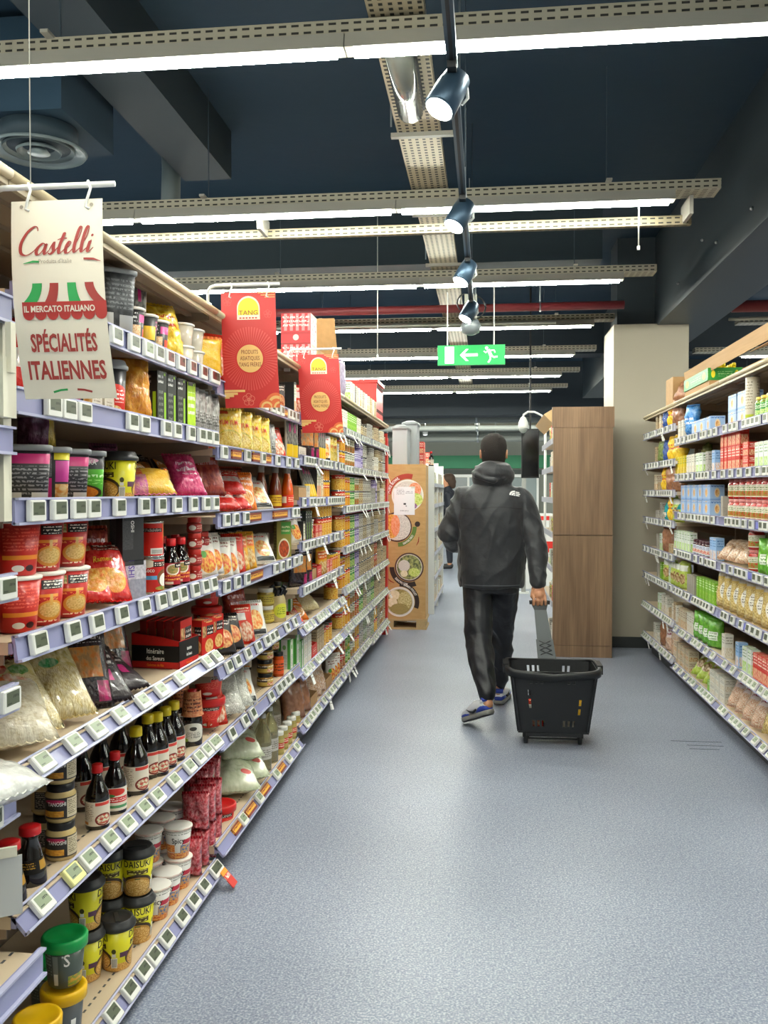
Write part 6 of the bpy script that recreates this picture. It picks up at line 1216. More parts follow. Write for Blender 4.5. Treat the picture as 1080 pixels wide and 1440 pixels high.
ob('printed_face', g, d)
M_wood = art('pallet_wood', '#b39a6e', [('w', '#9a7f55', 5, .5, 1, 9)], .7)
pl = G()
pl.box((0, -.09, .1), (W + .02, .42, .02), M_wood); pl.box((0, -.09, .01), (W + .02, .42, .02), M_wood)
for a in (-W / 2 + .05, W / 2 - .05): pl.box((a, -.09, .055), (.09, .42, .07), M_wood)
ob('pallet', pl, d)
ps = tag(empty('notice_sheet', (PX0 + .205, PY + .005, 1.33)), 'white printed notice sheet taped on the pallet display', 'paper notice')
g = G(); g.box((0, 0, 0), (.215, .0016, .29), art('notice_print', '#e2e3e6', [('t', .12, .72, .5, .92, '#9b9ba0', 4), ('t', .55, .74, .9, .84, '#9b9ba0', 2), ('r', .46, .36, .58, .42, '#2a2a2e'), ('r', .56, .3, .62, .33, '#55555a'), ('t', .3, .1, .7, .16, '#8b8b90', 1)], .5)); ob('sheet', g, ps)
for a in (-.09, .09):
    g = G(); g.box((a, -.0011, .138), (.04, .0006, .018), mat('tape_clear', '#cfcfc6', .2)); ob('tape', g, ps)
# grey cabinets behind the pallet
M_cab = mat('cabinet_grey', '#9c9fa1', .45)
for i, (x0, x1, y, z, lab) in enumerate(((-1.01, -.85, 9.74, 2.10, 'pale grey metal locker just behind the pallet display'), (-.93, -.77, 10.08, 2.17, 'taller grey metal locker behind the first one'))):
    c = tag(empty('metal_locker', ((x0 + x1) / 2, y, 0)), lab, 'cabinet')
    g = G(); g.box((0, 0, z / 2), (x1 - x0, .36, z), M_cab); ob('body', g, c)
    g = G(); g.loft([((0, 0, z), ((x1 - x0) / 2 + .015, 0, 0), (0, .2, 0)), ((0, 0, z + .025), ((x1 - x0) / 2 + .015, 0, 0), (0, .2, 0)), ((0, 0, z + .05), ((x1 - x0) / 2 - .04, 0, 0), (0, .14, 0))], M_cab, 24, 8); ob('top_cap', g, c)
    g = G(); g.box((0, -.183, z / 2 + .1), (x1 - x0 - .04, .006, z - .4), M_cab); ob('door', g, c)
# ---------------------------------------------------------------- shelving further down the aisle
def far_unit(label, xf, y0, y1, zs, top, side, seed, depth=.4, names=()):
    s = side; r = tag(empty('gondola_bay', (xf - s * depth / 2, (y0 + y1) / 2, 0)), label, 'shelving')
    yl = y1 - y0; g = G(); g.box((-s * (depth / 2 - .01), 0, top / 2), (.02, yl, top), M_back); ob('back_panel', g, r)
    for yy in (-yl / 2 + .015, yl / 2 - .015):
        g = G(); g.box((0, yy, top / 2), (depth, .03, top), M_white); ob('end_frame', g, r)
    for i, z in enumerate(zs):
        g = G(); g.box((0, 0, z), (depth, yl - .06, .025), M_board, {'-z': M_under}); sh = ob('shelf', g, r)
        g = G(); g.box((s * (depth / 2 + .004), 0, z), (.01, yl - .06, .045), M_railw); ob('price_rail', g, sh)
    q = random.Random(seed); kk = names
    for i, z in enumerate(zs):
        up = (zs[i + 1] if i + 1 < len(zs) else top) - z - .03; y = y0 + .06; n = 0
        while y < y1 - .12 and n < 12:
            k = q.choice(kk); K = KINDS[k]
            if K.h > up: y += .05; continue
            o = place(k, xf - s * (K.d / 2 + .012), y + K.w / 2, z + .0135, (0 if s == 1 else PI))
            e = Shelf(); e.phrase = SHN[i] + (' of first' if seed == 1 else ' of second') + ' shelves past the pallet'; rec(o, NAMEK[k], e, y); y += K.w + q.uniform(.006, .05); n += 1
    return r
far_unit('white-framed shelves past the pallet, packed with pale goods', -.60, 10.3, 11.1, [.12, .42, .7, .98, 1.26, 1.5], 1.72, 1, 1, .36, ['box5', 'box8', 'can3', 'box0', 'can6', 'box7'])
far_unit('second white-framed shelves further past the pallet, pale goods', -.60, 11.15, 12.5, [.12, .42, .7, .98, 1.26, 1.5], 1.78, 1, 2, .36, ['box5', 'box8', 'can3', 'box0', 'can6', 'box9', 'box7'])
for i, (y, z, st) in enumerate(((10.36, 1.722, 2), (10.45, 1.722, 2), (10.54, 1.722, 2), (10.64, 1.722, 1), (11.3, 1.782, 1), (11.5, 1.782, 1))):
    for s in range(st):
        o = place('box2', -.75, y, z + s * .142, 0); tag(o, ('first', 'second', 'third', 'fourth', 'fifth', 'sixth')[i] + ' red pack on top of the shelves behind the pallet' + (', upper' if s else ', lower' if st > 1 else ''), 'carton', 'red packs on top of the far shelves')
o = place('soyred', -.64, 10.33, 1.7225, 0); tag(o, 'single bottle standing before the red packs on the far shelves', 'bottle')
# ---------------------------------------------------------------- wood-clad shelving end on the right
A_oak = art('oak_laminate', '#86694e', [('w', '#6f553d', 3, .6, 5, .5), ('w', '#957759', 9, .5, 6, .4), ('r', .0, .0, .28, 1, '#8a6c51')], .5)
M_oak = mat('oak_plank', '#866a50', .5)
def oak():
    m = mat('oak_grain', '#86694e', .5); nt = m.node_tree; N = nt.nodes; L = nt.links; b = N['Principled BSDF']
    tc = N.new('ShaderNodeTexCoord'); mp = N.new('ShaderNodeMapping'); mp.inputs['Scale'].default_value = (7, 7, .55); L.new(tc.outputs['Object'], mp.inputs[0])
    n = N.new('ShaderNodeTexNoise'); n.inputs['Scale'].default_value = 1.5; n.inputs['Detail'].default_value = 4; n.inputs['Distortion'].default_value = .6; L.new(mp.outputs[0], n.inputs['Vector'])
    mp2 = N.new('ShaderNodeMapping'); mp2.inputs['Scale'].default_value = (120, 120, 3); L.new(tc.outputs['Object'], mp2.inputs[0]); n2 = N.new('ShaderNodeTexNoise'); n2.inputs['Scale'].default_value = 1; L.new(mp2.outputs[0], n2.inputs['Vector'])
    r = N.new('ShaderNodeValToRGB'); L.new(n.outputs['Fac'], r.inputs[0]); e = r.color_ramp.elements; e[0].position = .3; e[0].color = lin('#755a43'); e[1].position = .7; e[1].color = lin('#94765a')
    r2 = N.new('ShaderNodeValToRGB'); L.new(n2.outputs['Fac'], r2.inputs[0]); e = r2.color_ramp.elements; e[0].position = .3; e[0].color = (.75, .75, .75, 1); e[1].position = .7; e[1].color = (1.1, 1.1, 1.1, 1)
    mx = N.new('ShaderNodeMix'); mx.data_type = 'RGBA'; mx.blend_type = 'MULTIPLY'; mx.inputs[0].default_value = 1; L.new(r.outputs[0], mx.inputs[6]); L.new(r2.outputs[0], mx.inputs[7]); L.new(mx.outputs[2], b.inputs['Base Color']); return m
OAK = oak()
c = tag(empty('shelving_cabinet', (.82, 7.75, 0)), 'tall oak-clad end panel of shelving standing before the clad column', 'cabinet')
g = G(); g.box((0, .02, 1.6), (.5, .04, 1.1 - .006), OAK); ob('upper_panel', g, c)
g = G(); g.box((0, .02, .575), (.5, .04, .95 - .006), OAK); ob('lower_panel', g, c)
g = G(); g.box((0, .02, .05), (.5, .04, .1), OAK); ob('kick_board', g, c)
g = G(); g.box((.0, .018, 2.06), (.52, .046, .176), OAK); ob('header_board', g, c)
g = G(); g.box((.1, .75, 1.05), (.3, 1.4, 2.1), M_back); ob('carcass', g, c)
g = G(); g.add([(-.24, .045, 2.145), (-.33, .045, 2.09), (-.33, 1.4, 2.09), (-.24, 1.4, 2.145), (-.24, .045, 2.0), (-.24, 1.4, 2.0)], [(0, 1, 2, 3), (0, 4, 1), (3, 2, 5), (1, 4, 5, 2), (0, 3, 5, 4)], mat('canopy_ply', '#c9a878', .5)); ob('canopy', g, c)
for i, z in enumerate((.12, .45, .75, 1.05, 1.35, 1.62, 1.86)):
    g = G(); g.box((-.15, .73, z), (.2, 1.36, .025), M_board); sh = ob('shelf', g, c); g = G(); g.box((-.256, .73, z), (.012, 1.36, .05), M_railw); ob('price_rail', g, sh)
    for j, y in enumerate((.13, .28, .45)):
        k = ('box5', 'box2', 'can3', 'limebag', 'box8', 'box0', 'box7')[(i + j * 2) % 7]
        if KINDS[k].h < .23:
            o = place(k, .82 - .25 + KINDS[k].d / 2, 7.75 + y, z + .0135, PI); e = Shelf(); e.phrase = SHN[i] + ' beside the oak end panel'; rec(o, NAMEK[k], e, y)
# black hanging screen, dome lamp, white post
s = tag(empty('hanging_screen', (.495, 10.3, 1.86)), 'black upright screen panel hanging left of the oak end panel', 'screen')
g = G(); g.box((0, 0, 0), (.2, .07, .56), M_dark); ob('casing', g, s); g = G(); g.box((0, -.0365, 0), (.18, .002, .53), mat('screen_black', '#0c0d10', .12)); ob('display', g, s)
g = G(); g.box((0, 0, (CEIL - 1.86 + .28) / 2), (.02, .02, CEIL - 1.86 - .28), M_dark); ob('hanging_rod', g, s)
dl = tag(empty('dome_camera', (.40, 9.9, 2.15)), 'white dome camera on a curved arm beside the oak end panel', 'security camera')
g = G(); g.lathe([(.012, .1), (.03, .085), (.05, .04), (.056, 0), (.052, -.03)], M_white, 24); ob('housing', g, dl)
g = G(); g.lathe([(0, -.085), (.03, -.075), (.046, -.05), (.05, -.028)], mat('dome_smoke', '#8f948f', .1, coat=.6), 24); ob('dome', g, dl)
g = G(); g.tube([(0, 0, .1), (.005, 0, .12), (.05, 0, .15), (.12, 0, .15), (.2, 0, .11), (.24, 0, .02)], .011, M_white, 8); g.tube([(.24, 0, .03), (.24, 0, -2.148)], .014, M_white, 8); ob('arm', g, dl)
po = tag(empty('white_post', (.52, 12.6, 0)), 'slim white steel post in the distance left of the screen', 'post')
g = G(); g.box((0, 0, 1.16), (.06, .06, 2.32), mat('post_grey', '#8f908b', .5)); ob('shaft', g, po); g = G(); g.box((0, 0, .01), (.16, .16, .02), M_white); ob('foot_plate', g, po)
# white duct pipes and trunking beneath the distant ceiling
for i, (y, z, r, lab) in enumerate(((17.6, 2.86, .08, 'pale round duct highest in the distance under the bulkhead'), (18.8, 2.76, .06, 'pale pipe second in the distance'), (20.2, 2.62, .07, 'pale pipe above the green band, third'), (21.5, 2.75, .12, 'wide pale duct close to the far wall'))):
    p = tag(empty('ventilation_duct', (0, y, z)), lab, 'duct'); g = G(); g.tube([(-4, 0, 0), (4.5, 0, 0)], r, mat('duct_pale', '#7b7f7b', .5), 14); ob('pipe_run', g, p)
    for xx in (-2.4, -.2, 1.6): g = G(); g.box((xx, 0, (CEIL - z) / 2), (.02, .02, CEIL - z), MATS['bolt_steel']); g.lathe([(r + .012, -.02), (r + .012, .02)], MATS['bolt_steel'], 14, xf=Matrix.Translation((xx, 0, 0)) @ Matrix.Rotation(PI / 2, 4, 'Y')); ob('hanger', g, p)
for i, (x, y, z) in enumerate(((-1.3, 19, 2.72), (-.2, 19.3, 2.84), (.2, 20.4, 2.5))):
    l = tag(empty('distant_spotlight', (x, y, z)), ('left', 'middle', 'lowest')[i] + ' small white ceiling spotlight in the distance', 'spotlight')
    g = G(); g.lathe([(.05, -.08), (.06, 0), (.06, .06), (.02, .08)], M_white, 16); ob('housing', g, l); g = G(); g.lathe([(0, -.082), (.045, -.081)], mat('far_lens', '#ffffff', .4, emit=6), 16, cap0=False, cap1=False); ob('lens', g, l)
    g = G(); g.box((0, 0, (CEIL - z + .08) / 2), (.012, .012, CEIL - z - .08), MATS['bolt_steel']); ob('stem', g, l)
for i, y in enumerate((18.2, 22)): side_light(y, -3.5, 4.0, ('first', 'last')[i] + ' LED light line in the far zone beyond the bulkhead')
# far wall details: glazed doors, white counter with red band
wd = tag(empty('glazed_partition', (-.5, 24.8, 0)), 'pale glazed partition under the green band on the far wall', 'partition')
for xx in (-1.9, -.95, 0, .95, 1.9):
    g = G(); g.box((xx, 0, .95), (.06, .05, 1.9), M_white); ob('mullion', g, wd)
g = G(); g.box((0, 0, 1.87), (3.9, .06, .08), M_white); ob('head_rail', g, wd)
g = G(); g.box((0, .02, .92), (3.84, .012, 1.8), mat('pale_glass', '#8b9596', .1, coat=.5)); ob('glazing', g, wd)
cb = tag(empty('promo_bin', (.72, 13.4, 0)), 'white promotion bin with a red band, half behind the man', 'bin')
g = G(); g.box((0, 0, .55), (.5, .5, 1.1), M_white); ob('body', g, cb); g = G(); g.box((0, 0, .62), (.51, .51, .16), M_redp); g.box((0, 0, 1.04), (.51, .51, .06), M_redp); ob('red_band', g, cb)
# floor scuffs by the right shelves
g = G()
for i, (x, y, ln) in enumerate(((1.19, 5.2, .28), (1.22, 5.12, .2), (1.2, 5.05, .16))): g.box((x, y, .0006), (ln, .006, .0008), mat('scuff_dark', '#3f434c', .7))
o = struct('trim_scuff', g)
# ---------------------------------------------------------------- people
def solidify(name, g, voxel, smooth=4, wrinkle=None, mats=None):
    """Fuse overlapping closed pieces into one continuous surface."""
    me = g.build(name); o = bpy.data.objects.new('fuse', me); COL.objects.link(o)
    m = o.modifiers.new('r', 'REMESH'); m.mode = 'VOXEL'; m.voxel_size = voxel; m.use_smooth_shade = True
    if smooth: s = o.modifiers.new('s', 'SMOOTH'); s.iterations = smooth; s.factor = .5
    out = bpy.data.meshes.new_from_object(o.evaluated_get(bpy.context.evaluated_depsgraph_get()))
    bpy.data.objects.remove(o); out.name = name
    if wrinkle:
        ns = [v.normal.copy() for v in out.vertices]
        for v, n in zip(out.vertices, ns): v.co += n * wrinkle(v.co, n)
    out.materials.clear()
    for m_ in mats: out.materials.append(m_)
    for p in out.polygons: p.use_smooth = True; p.material_index = 0
    return out
def limb(g, pts, m, seg=18):
    """pts: (point, radius or (ra, rb)); round tapered limb."""
    P = [Vector(p[0]) for p in pts]; rings = []
    for i, p in enumerate(P):
        t = (P[min(i + 1, len(P) - 1)] - P[max(i - 1, 0)]).normalized()
        a = Vector((1, 0, 0)) if abs(t.x) < .8 else Vector((0, 1, 0)); a = (a - t * a.dot(t)).normalized(); b = t.cross(a)
        r = pts[i][1]; ra, rb = r if isinstance(r, tuple) else (r, r)
        rings.append((p, a * ra, b * rb))
    g.loft(rings, m, seg)
    for i in (0, -1):
        r = rings[i]; rr = (r[1].length + r[2].length) / 2
        ball(g, r[0], (rr, rr, rr), m)
def ball(g, c, r, m, n=12):
    rg_ = []
    for i in range(n + 1):
        a = PI * i / n; q = max(.02, math.sin(a)); rg_.append(((c[0], c[1], c[2] - r[2] * math.cos(a)), (r[0] * q, 0, 0), (0, r[1] * q, 0)))
    g.loft(rg_, m, 16)
M_skin = mat('skin', '#b98463', .5, bump=.05, bscale=60); M_hair = mat('buzz_hair', '#1f1814', .8, bump=.6, bscale=220)
M_jack = mat('jacket_shell', '#1f2024', .5, sheen=.2, bump=.35, bscale=24); M_trou = mat('trouser_nylon', '#1b1c21', .45, bump=.35, bscale=26)
man = tag(empty('person', (.03, 5.72, 0)), 'person from behind in black hooded jacket and trousers pulling a basket', 'person')
O = Vector((.03, 5.72, 0))
def loc(p): return (p[0] - O.x, p[1] - O.y, p[2])
# body: one continuous surface from head to feet
g = G(); k = M_skin
HX, HY = .045, 5.74
limb(g, [(loc((.035, 5.70, .98)), (.15, .1)), (loc((.035, 5.70, 1.1)), (.14, .1)), (loc((.04, 5.70, 1.28)), (.165, .105)), (loc((.04, 5.70, 1.40)), (.15, .09)), (loc((.042, 5.71, 1.47)), (.075, .065)), (loc((.045, 5.725, 1.57)), (.056, .058)), (loc((HX, HY, 1.64)), (.06, .07))], k)
for z, ax, ay, oy in [(1.0, 0, 0, 0)]: pass
hr = [(1.565, .035, .04, .045), (1.575, .05, .06, .035), (1.60, .062, .08, .02), (1.64, .07, .091, .008), (1.68, .0755, .096, .0), (1.72, .0765, .096, -.003), (1.75, .07, .088, -.004), (1.775, .053, .067, -.004), (1.789, .028, .036, -.003), (1.793, .008, .01, 0)]
g.loft([(loc((HX, HY + oy, z)), (ax * 1.06, 0, 0), (0, ay, 0)) for z, ax, ay, oy in hr], k, 24, 2.2)
for sx in (-1, 1):                                             # ears
    g.loft([(loc((HX + sx * (.077 + .004 * i), HY - .006 - .004 * i, 1.662)), (0, .014 + .003 * math.sin(i), .006), (0, 0, .027 + .003 * math.sin(i))) for i in range(4)], k, 12)
g.loft([(loc((HX, HY + .088, 1.69)), (.008, 0, 0), (0, .01, 0)), (loc((HX, HY + .108, 1.655)), (.014, 0, 0), (0, .016, 0)), (loc((HX, HY + .1, 1.645)), (.012, 0, 0), (0, .01, 0))], k, 12)   # nose
ball(g, loc((HX, HY + .088, 1.612)), (.024, .012, .009), k, 8); ball(g, loc((HX, HY + .082, 1.58)), (.022, .018, .016), k, 8)   # lips, chin
RS, RE, RW = (.225, 5.69, 1.395), (.305, 5.63, 1.10), (.318, 5.535, .865)
LS, LE, LW = (-.15, 5.70, 1.395), (-.235, 5.70, 1.14), (-.13, 5.93, 1.08)
limb(g, [(loc((.2, 5.69, 1.37)), .045), (loc(RE), .04), (loc(RW), (.026, .032))], k); limb(g, [(loc((-.125, 5.70, 1.37)), .045), (loc(LE), .04), (loc(LW), (.032, .026))], k)
# right hand closed on the bar at BAR
BAR = Vector((.325, 5.505, .748))
WR = Vector(RW)
limb(g, [(loc(RW), (.026, .03)), (loc(WR.lerp(BAR, .35) + Vector((0, -.004, 0))), (.036, .021)), (loc(WR.lerp(BAR, .72) + Vector((0, -.008, .008))), (.04, .018))], k)
for i, (dx, ln) in enumerate(((-.036, .9), (-.012, 1.0), (.012, .95), (.035, .78))):
    kn = WR.lerp(BAR, .72) + Vector((dx, -.012, .004)); r = .0088 - .0006 * (i == 3)
    c = BAR + Vector((dx, 0, 0)); q = .0215
    pts = [(loc(kn), r * 1.1), (loc(c + Vector((0, -q, .008))), r * 1.05), (loc(c + Vector((0, -q * .75, -.016 * ln))), r), (loc(c + Vector((0, .004, -q - .001))), r * .95), (loc(c + Vector((0, q * .85, -.01 * ln))), r * .88)]
    limb(g, pts, k, 10)
tb = WR.lerp(BAR, .3) + Vector((-.03, .004, 0))
limb(g, [(loc(tb), .013), (loc(BAR + Vector((-.046, .008, .03))), .0115), (loc(BAR + Vector((-.03, .023, .008))), .0095), (loc(BAR + Vector((-.008, .024, -.004))), .008)], k, 10)
# left hand in front of the chest, holding a phone
LWv = Vector(LW); PH = Vector((-.03, 6.0, 1.09))
limb(g, [(loc(LW), (.03, .024)), (loc(LWv.lerp(PH, .55)), (.03, .02)), (loc(LWv.lerp(PH, .85)), (.028, .017))], k)
for i in range(4):
    a = PH + Vector((-.005, -.004 + i * .004, -.03 + i * .02)); limb(g, [(loc(a + Vector((-.02, 0, 0))), .0085), (loc(a + Vector((.015, .022, 0))), .008), (loc(a + Vector((.045, .016, .004))), .0075), (loc(a + Vector((.052, .0, .004))), .007)], k, 8)
limb(g, [(loc(PH + Vector((-.03, -.02, .02))), .011), (loc(PH + Vector((0, -.028, .045))), .009), (loc(PH + Vector((.025, -.02, .05))), .008)], k, 8)
# legs
LH, LK, LA = (-.055, 5.71, .93), (-.046, 5.60, .50), (.006, 5.285, .185)
RH, RK, RA = (.125, 5.71, .93), (.105, 5.93, .50), (.09, 6.00, .085)
for H_, K_, A_ in ((LH, LK, LA), (RH, RK, RA)):
    K2 = Vector(K_).lerp(Vector(A_), .3) + Vector((0, -.015, 0))
    limb(g, [(loc(H_), (.085, .095)), (loc(Vector(H_).lerp(Vector(K_), .5)), .072), (loc(K_), .053), (loc(K2), .052), (loc(Vector(K_).lerp(Vector(A_), .75)), .036), (loc(A_), .034)], k)
LT = (-.105, 5.46, .045); RT = (.13, 6.17, .045)
limb(g, [(loc((.01, 5.27, .165)), .034), (loc((-.05, 5.37, .1)), (.036, .03)), (loc(LT), (.036, .02))], k)
limb(g, [(loc((.088, 5.985, .06)), .036), (loc((.11, 6.08, .055)), (.036, .03)), (loc(RT), (.036, .02))], k)
ob('body', solidify('body', g, .0038, 2, mats=[M_skin]), man)
# hair: close-cropped cap from the nape to the forehead
hg = G(); n = 28
rows = [(1.60, .0635, .083, .018), (1.63, .0715, .0925, .008), (1.66, .0755, .0975, .002), (1.69, .079, .1, -.001), (1.72, .0795, .0995, -.003), (1.75, .073, .0915, -.004), (1.776, .056, .070, -.004), (1.793, .03, .039, -.003), (1.798, .006, .008, 0)]
vs = [loc((HX + 1.06 * ax * math.cos(2 * PI * j / n), HY + oy + ay * math.sin(2 * PI * j / n), z)) for z, ax, ay, oy in rows for j in range(n)]
fs = []
for i in range(len(rows) - 1):
    for j in range(n):
        y = math.sin(2 * PI * (j + .5) / n); z = (rows[i][0] + rows[i + 1][0]) / 2
        if y > .35 and z < 1.735: continue
        if y > -.1 and z < 1.67: continue
        fs.append((i * n + j, i * n + (j + 1) % n, (i + 1) * n + (j + 1) % n, (i + 1) * n + j))
fs.append(tuple(range((len(rows) - 1) * n, len(rows) * n)))
hg.add(vs, fs, M_hair, None, True); ob('hair', hg, man)
for sx in (-1, 1):
    e = G(); ball(e, loc((HX + sx * .031, HY + .083, 1.685)), (.012, .01, .011), mat('eye_white', '#e6e2da', .2), 8); ball(e, loc((HX + sx * .031, HY + .0905, 1.685)), (.0055, .004, .0055), M_dark, 8); ob('eye', e, man)
# jacket
def ridge(p, w): return max(-1, 1 - abs(noise.noise(p)) * w)
def wr_j(co, n):
    x, z = co.x, co.z; arm = abs(x - .01) > .2
    v = .006 * noise.noise((x * 7, co.y * 7, z * 4)) + .0025 * noise.noise((x * 24 + 3, co.y * 22, z * 17))
    v += .0065 * ridge((x * 5.0 + z * 2.2 + 5, co.y * 3, z * 1.6 + x * 1.2), 4) + .004 * ridge((x * 9 - z * 4, co.y * 5 + 2, z * 4 + 9), 4)
    if arm: v += .007 * ridge((x * 6 + 1, co.y * 6, z * 11 + x * 9), 3.2)
    return v
g = G(); k = M_jack
sec = [(.815, .198, .142, .03), (.83, .205, .15, .03), (.87, .206, .15, .03), (1.0, .212, .15, .033), (1.15, .217, .15, .036), (1.28, .226, .146, .038), (1.36, .226, .135, .04), (1.415, .2, .118, .04), (1.45, .15, .1, .042), (1.475, .11, .09, .042)]
g.loft([(loc((cx, 5.70, z)), (a, 0, 0), (0, b, 0)) for z, a, b, cx in sec], k, 32, 2.5)
limb(g, [(loc((.2, 5.695, 1.375)), .08), (loc((.26, 5.67, 1.25)), .074), (loc(RE), .064), (loc((.312, 5.59, 1.0)), .057), (loc((.318, 5.545, .892)), .05), (loc((.319, 5.535, .868)), .046)], k)
limb(g, [(loc((-.122, 5.70, 1.375)), .083), (loc((-.19, 5.70, 1.26)), .08), (loc((-.238, 5.70, 1.14)), .073), (loc((-.205, 5.78, 1.095)), .066), (loc((-.15, 5.9, 1.08)), .05)], k)
# collar and collapsed hood round the neck
g.loft([(loc((.044, 5.695 + dy, z)), (r * 1.02, 0, 0), (0, r * .92, -t)) for z, r, dy, t in ((1.455, .10, 0, 0), (1.475, .118, -.01, .01), (1.505, .128, -.018, .03), (1.535, .124, -.014, .03), (1.57, .108, -.004, .022), (1.598, .09, .008, .012), (1.612, .078, .014, .008))], k, 32)
for pts, t in (([(-.085, 5.66, 1.545), (-.06, 5.60, 1.525), (.0, 5.568, 1.50), (.05, 5.562, 1.49), (.11, 5.585, 1.505), (.16, 5.64, 1.535)], .012), ([(-.07, 5.66, 1.58), (-.02, 5.6, 1.566), (.05, 5.585, 1.54), (.12, 5.61, 1.54)], .009)):
    limb(g, [(loc(p), t * (1 if 0 < i < len(pts) - 1 else .5)) for i, p in enumerate(pts)], k, 10)
jm = solidify('jacket', g, .007, 3, wr_j, [M_jack]); jo = ob('jacket', jm, man)
bv = BVHTree.FromPolygons([v.co for v in jm.vertices], [tuple(p.vertices) for p in jm.polygons])
def on_back(x, z, e=.0025):
    h = bv.ray_cast(Vector((x - O.x, -1.0, z)), Vector((0, 1, 0)))
    return (x - O.x, (h[0].y if h[0] else -.14) - e, z)
# white three-arc emblem high on the shoulder blade
M_emb = mat('emblem_white', '#dcdcda', .6); e = G()
ex, ez = .142, 1.415
for r0, r1 in ((.0, .009), (.0115, .020), (.0225, .0315)):
    n = 10; A = [PI * .5 + PI * .5 * i / n for i in range(n + 1)]
    P = [(ex + .036 + r * 1.15 * math.cos(a) + .0, ez - .012 + r * math.sin(a)) for r in (r0, r1) for a in A]
    P = [(x, z - .18 * (x - ex)) for x, z in P]
    e.add([on_back(*p) for p in P], [(i, n + 1 + i, n + 2 + i, i + 1) for i in range(n)], M_emb)
for j, z in enumerate((.012, .002, -.008)):
    xs = [ex + .040 + .0045 * i for i in range(6 if j != 1 else 7)]
    P = [(x, ez + z + dz - .18 * (x - ex)) for dz in (-.0032, .0032) for x in xs]; m_ = len(xs)
    e.add([on_back(*p) for p in P], [(i, i + 1, m_ + i + 1, m_ + i) for i in range(m_ - 1)], M_emb)
ob('emblem', e, man)
e = G(); xs = [.03 - .19 + .38 * i / 30 for i in range(31)]
P = [(x, z + .006 * math.sin(x * 20)) for z in (1.318, 1.324) for x in xs]; e.add([on_back(a, b, .0012) for a, b in P], [(i, i + 1, 32 + i, 31 + i) for i in range(30)], M_dark); ob('yoke_seam', e, man)
e = G(); P = [(x, z) for z in (.836, .841) for x in xs]; e.add([on_back(max(-.15, min(.21, a)), b, .0012) for a, b in P], [(i, i + 1, 32 + i, 31 + i) for i in range(30)], mat('hem_grey', '#55575c', .5)); ob('hem_seam', e, man)  # thin hem line in a lighter grey than the jacket
# trousers
def wr_t(co, n):
    a = noise.noise((co.x * 10, co.y * 10, co.z * 16 + co.x * 8)); c = noise.noise((co.x * 6 + 2, co.y * 6, co.z * 9 + co.x * 14)); low = max(0, min(1, (.8 - co.z) / .5))
    return (.004 + .007 * low) * a + .009 * low * max(-1, 1 - abs(c) * 3.2)
g = G(); k = M_trou
g.loft([(loc((.033, 5.70, .78)), (.165, 0, 0), (0, .12, 0)), (loc((.033, 5.70, .86)), (.178, 0, 0), (0, .128, 0)), (loc((.033, 5.70, .95)), (.172, 0, 0), (0, .12, 0)), (loc((.033, 5.70, 1.02)), (.155, 0, 0), (0, .11, 0))], k, 28, 2.4)
limb(g, [(loc((-.055, 5.705, .86)), (.1, .112)), (loc((-.05, 5.675, .7)), (.095, .1)), (loc(LK), (.084, .086)), (loc((-.03, 5.49, .38)), (.08, .082)), (loc((-.004, 5.36, .265)), (.062, .064)), (loc((.006, 5.295, .21)), .042)], k)
limb(g, [(loc((.118, 5.715, .86)), (.1, .112)), (loc((.114, 5.82, .7)), (.09, .098)), (loc(RK), (.074, .082)), (loc((.1, 5.965, .33)), (.066, .072)), (loc((.093, 5.99, .2)), (.055, .058)), (loc((.09, 6.0, .135)), .042)], k)
ob('trousers', solidify('trousers', g, .007, 3, wr_t, [M_trou]), man)
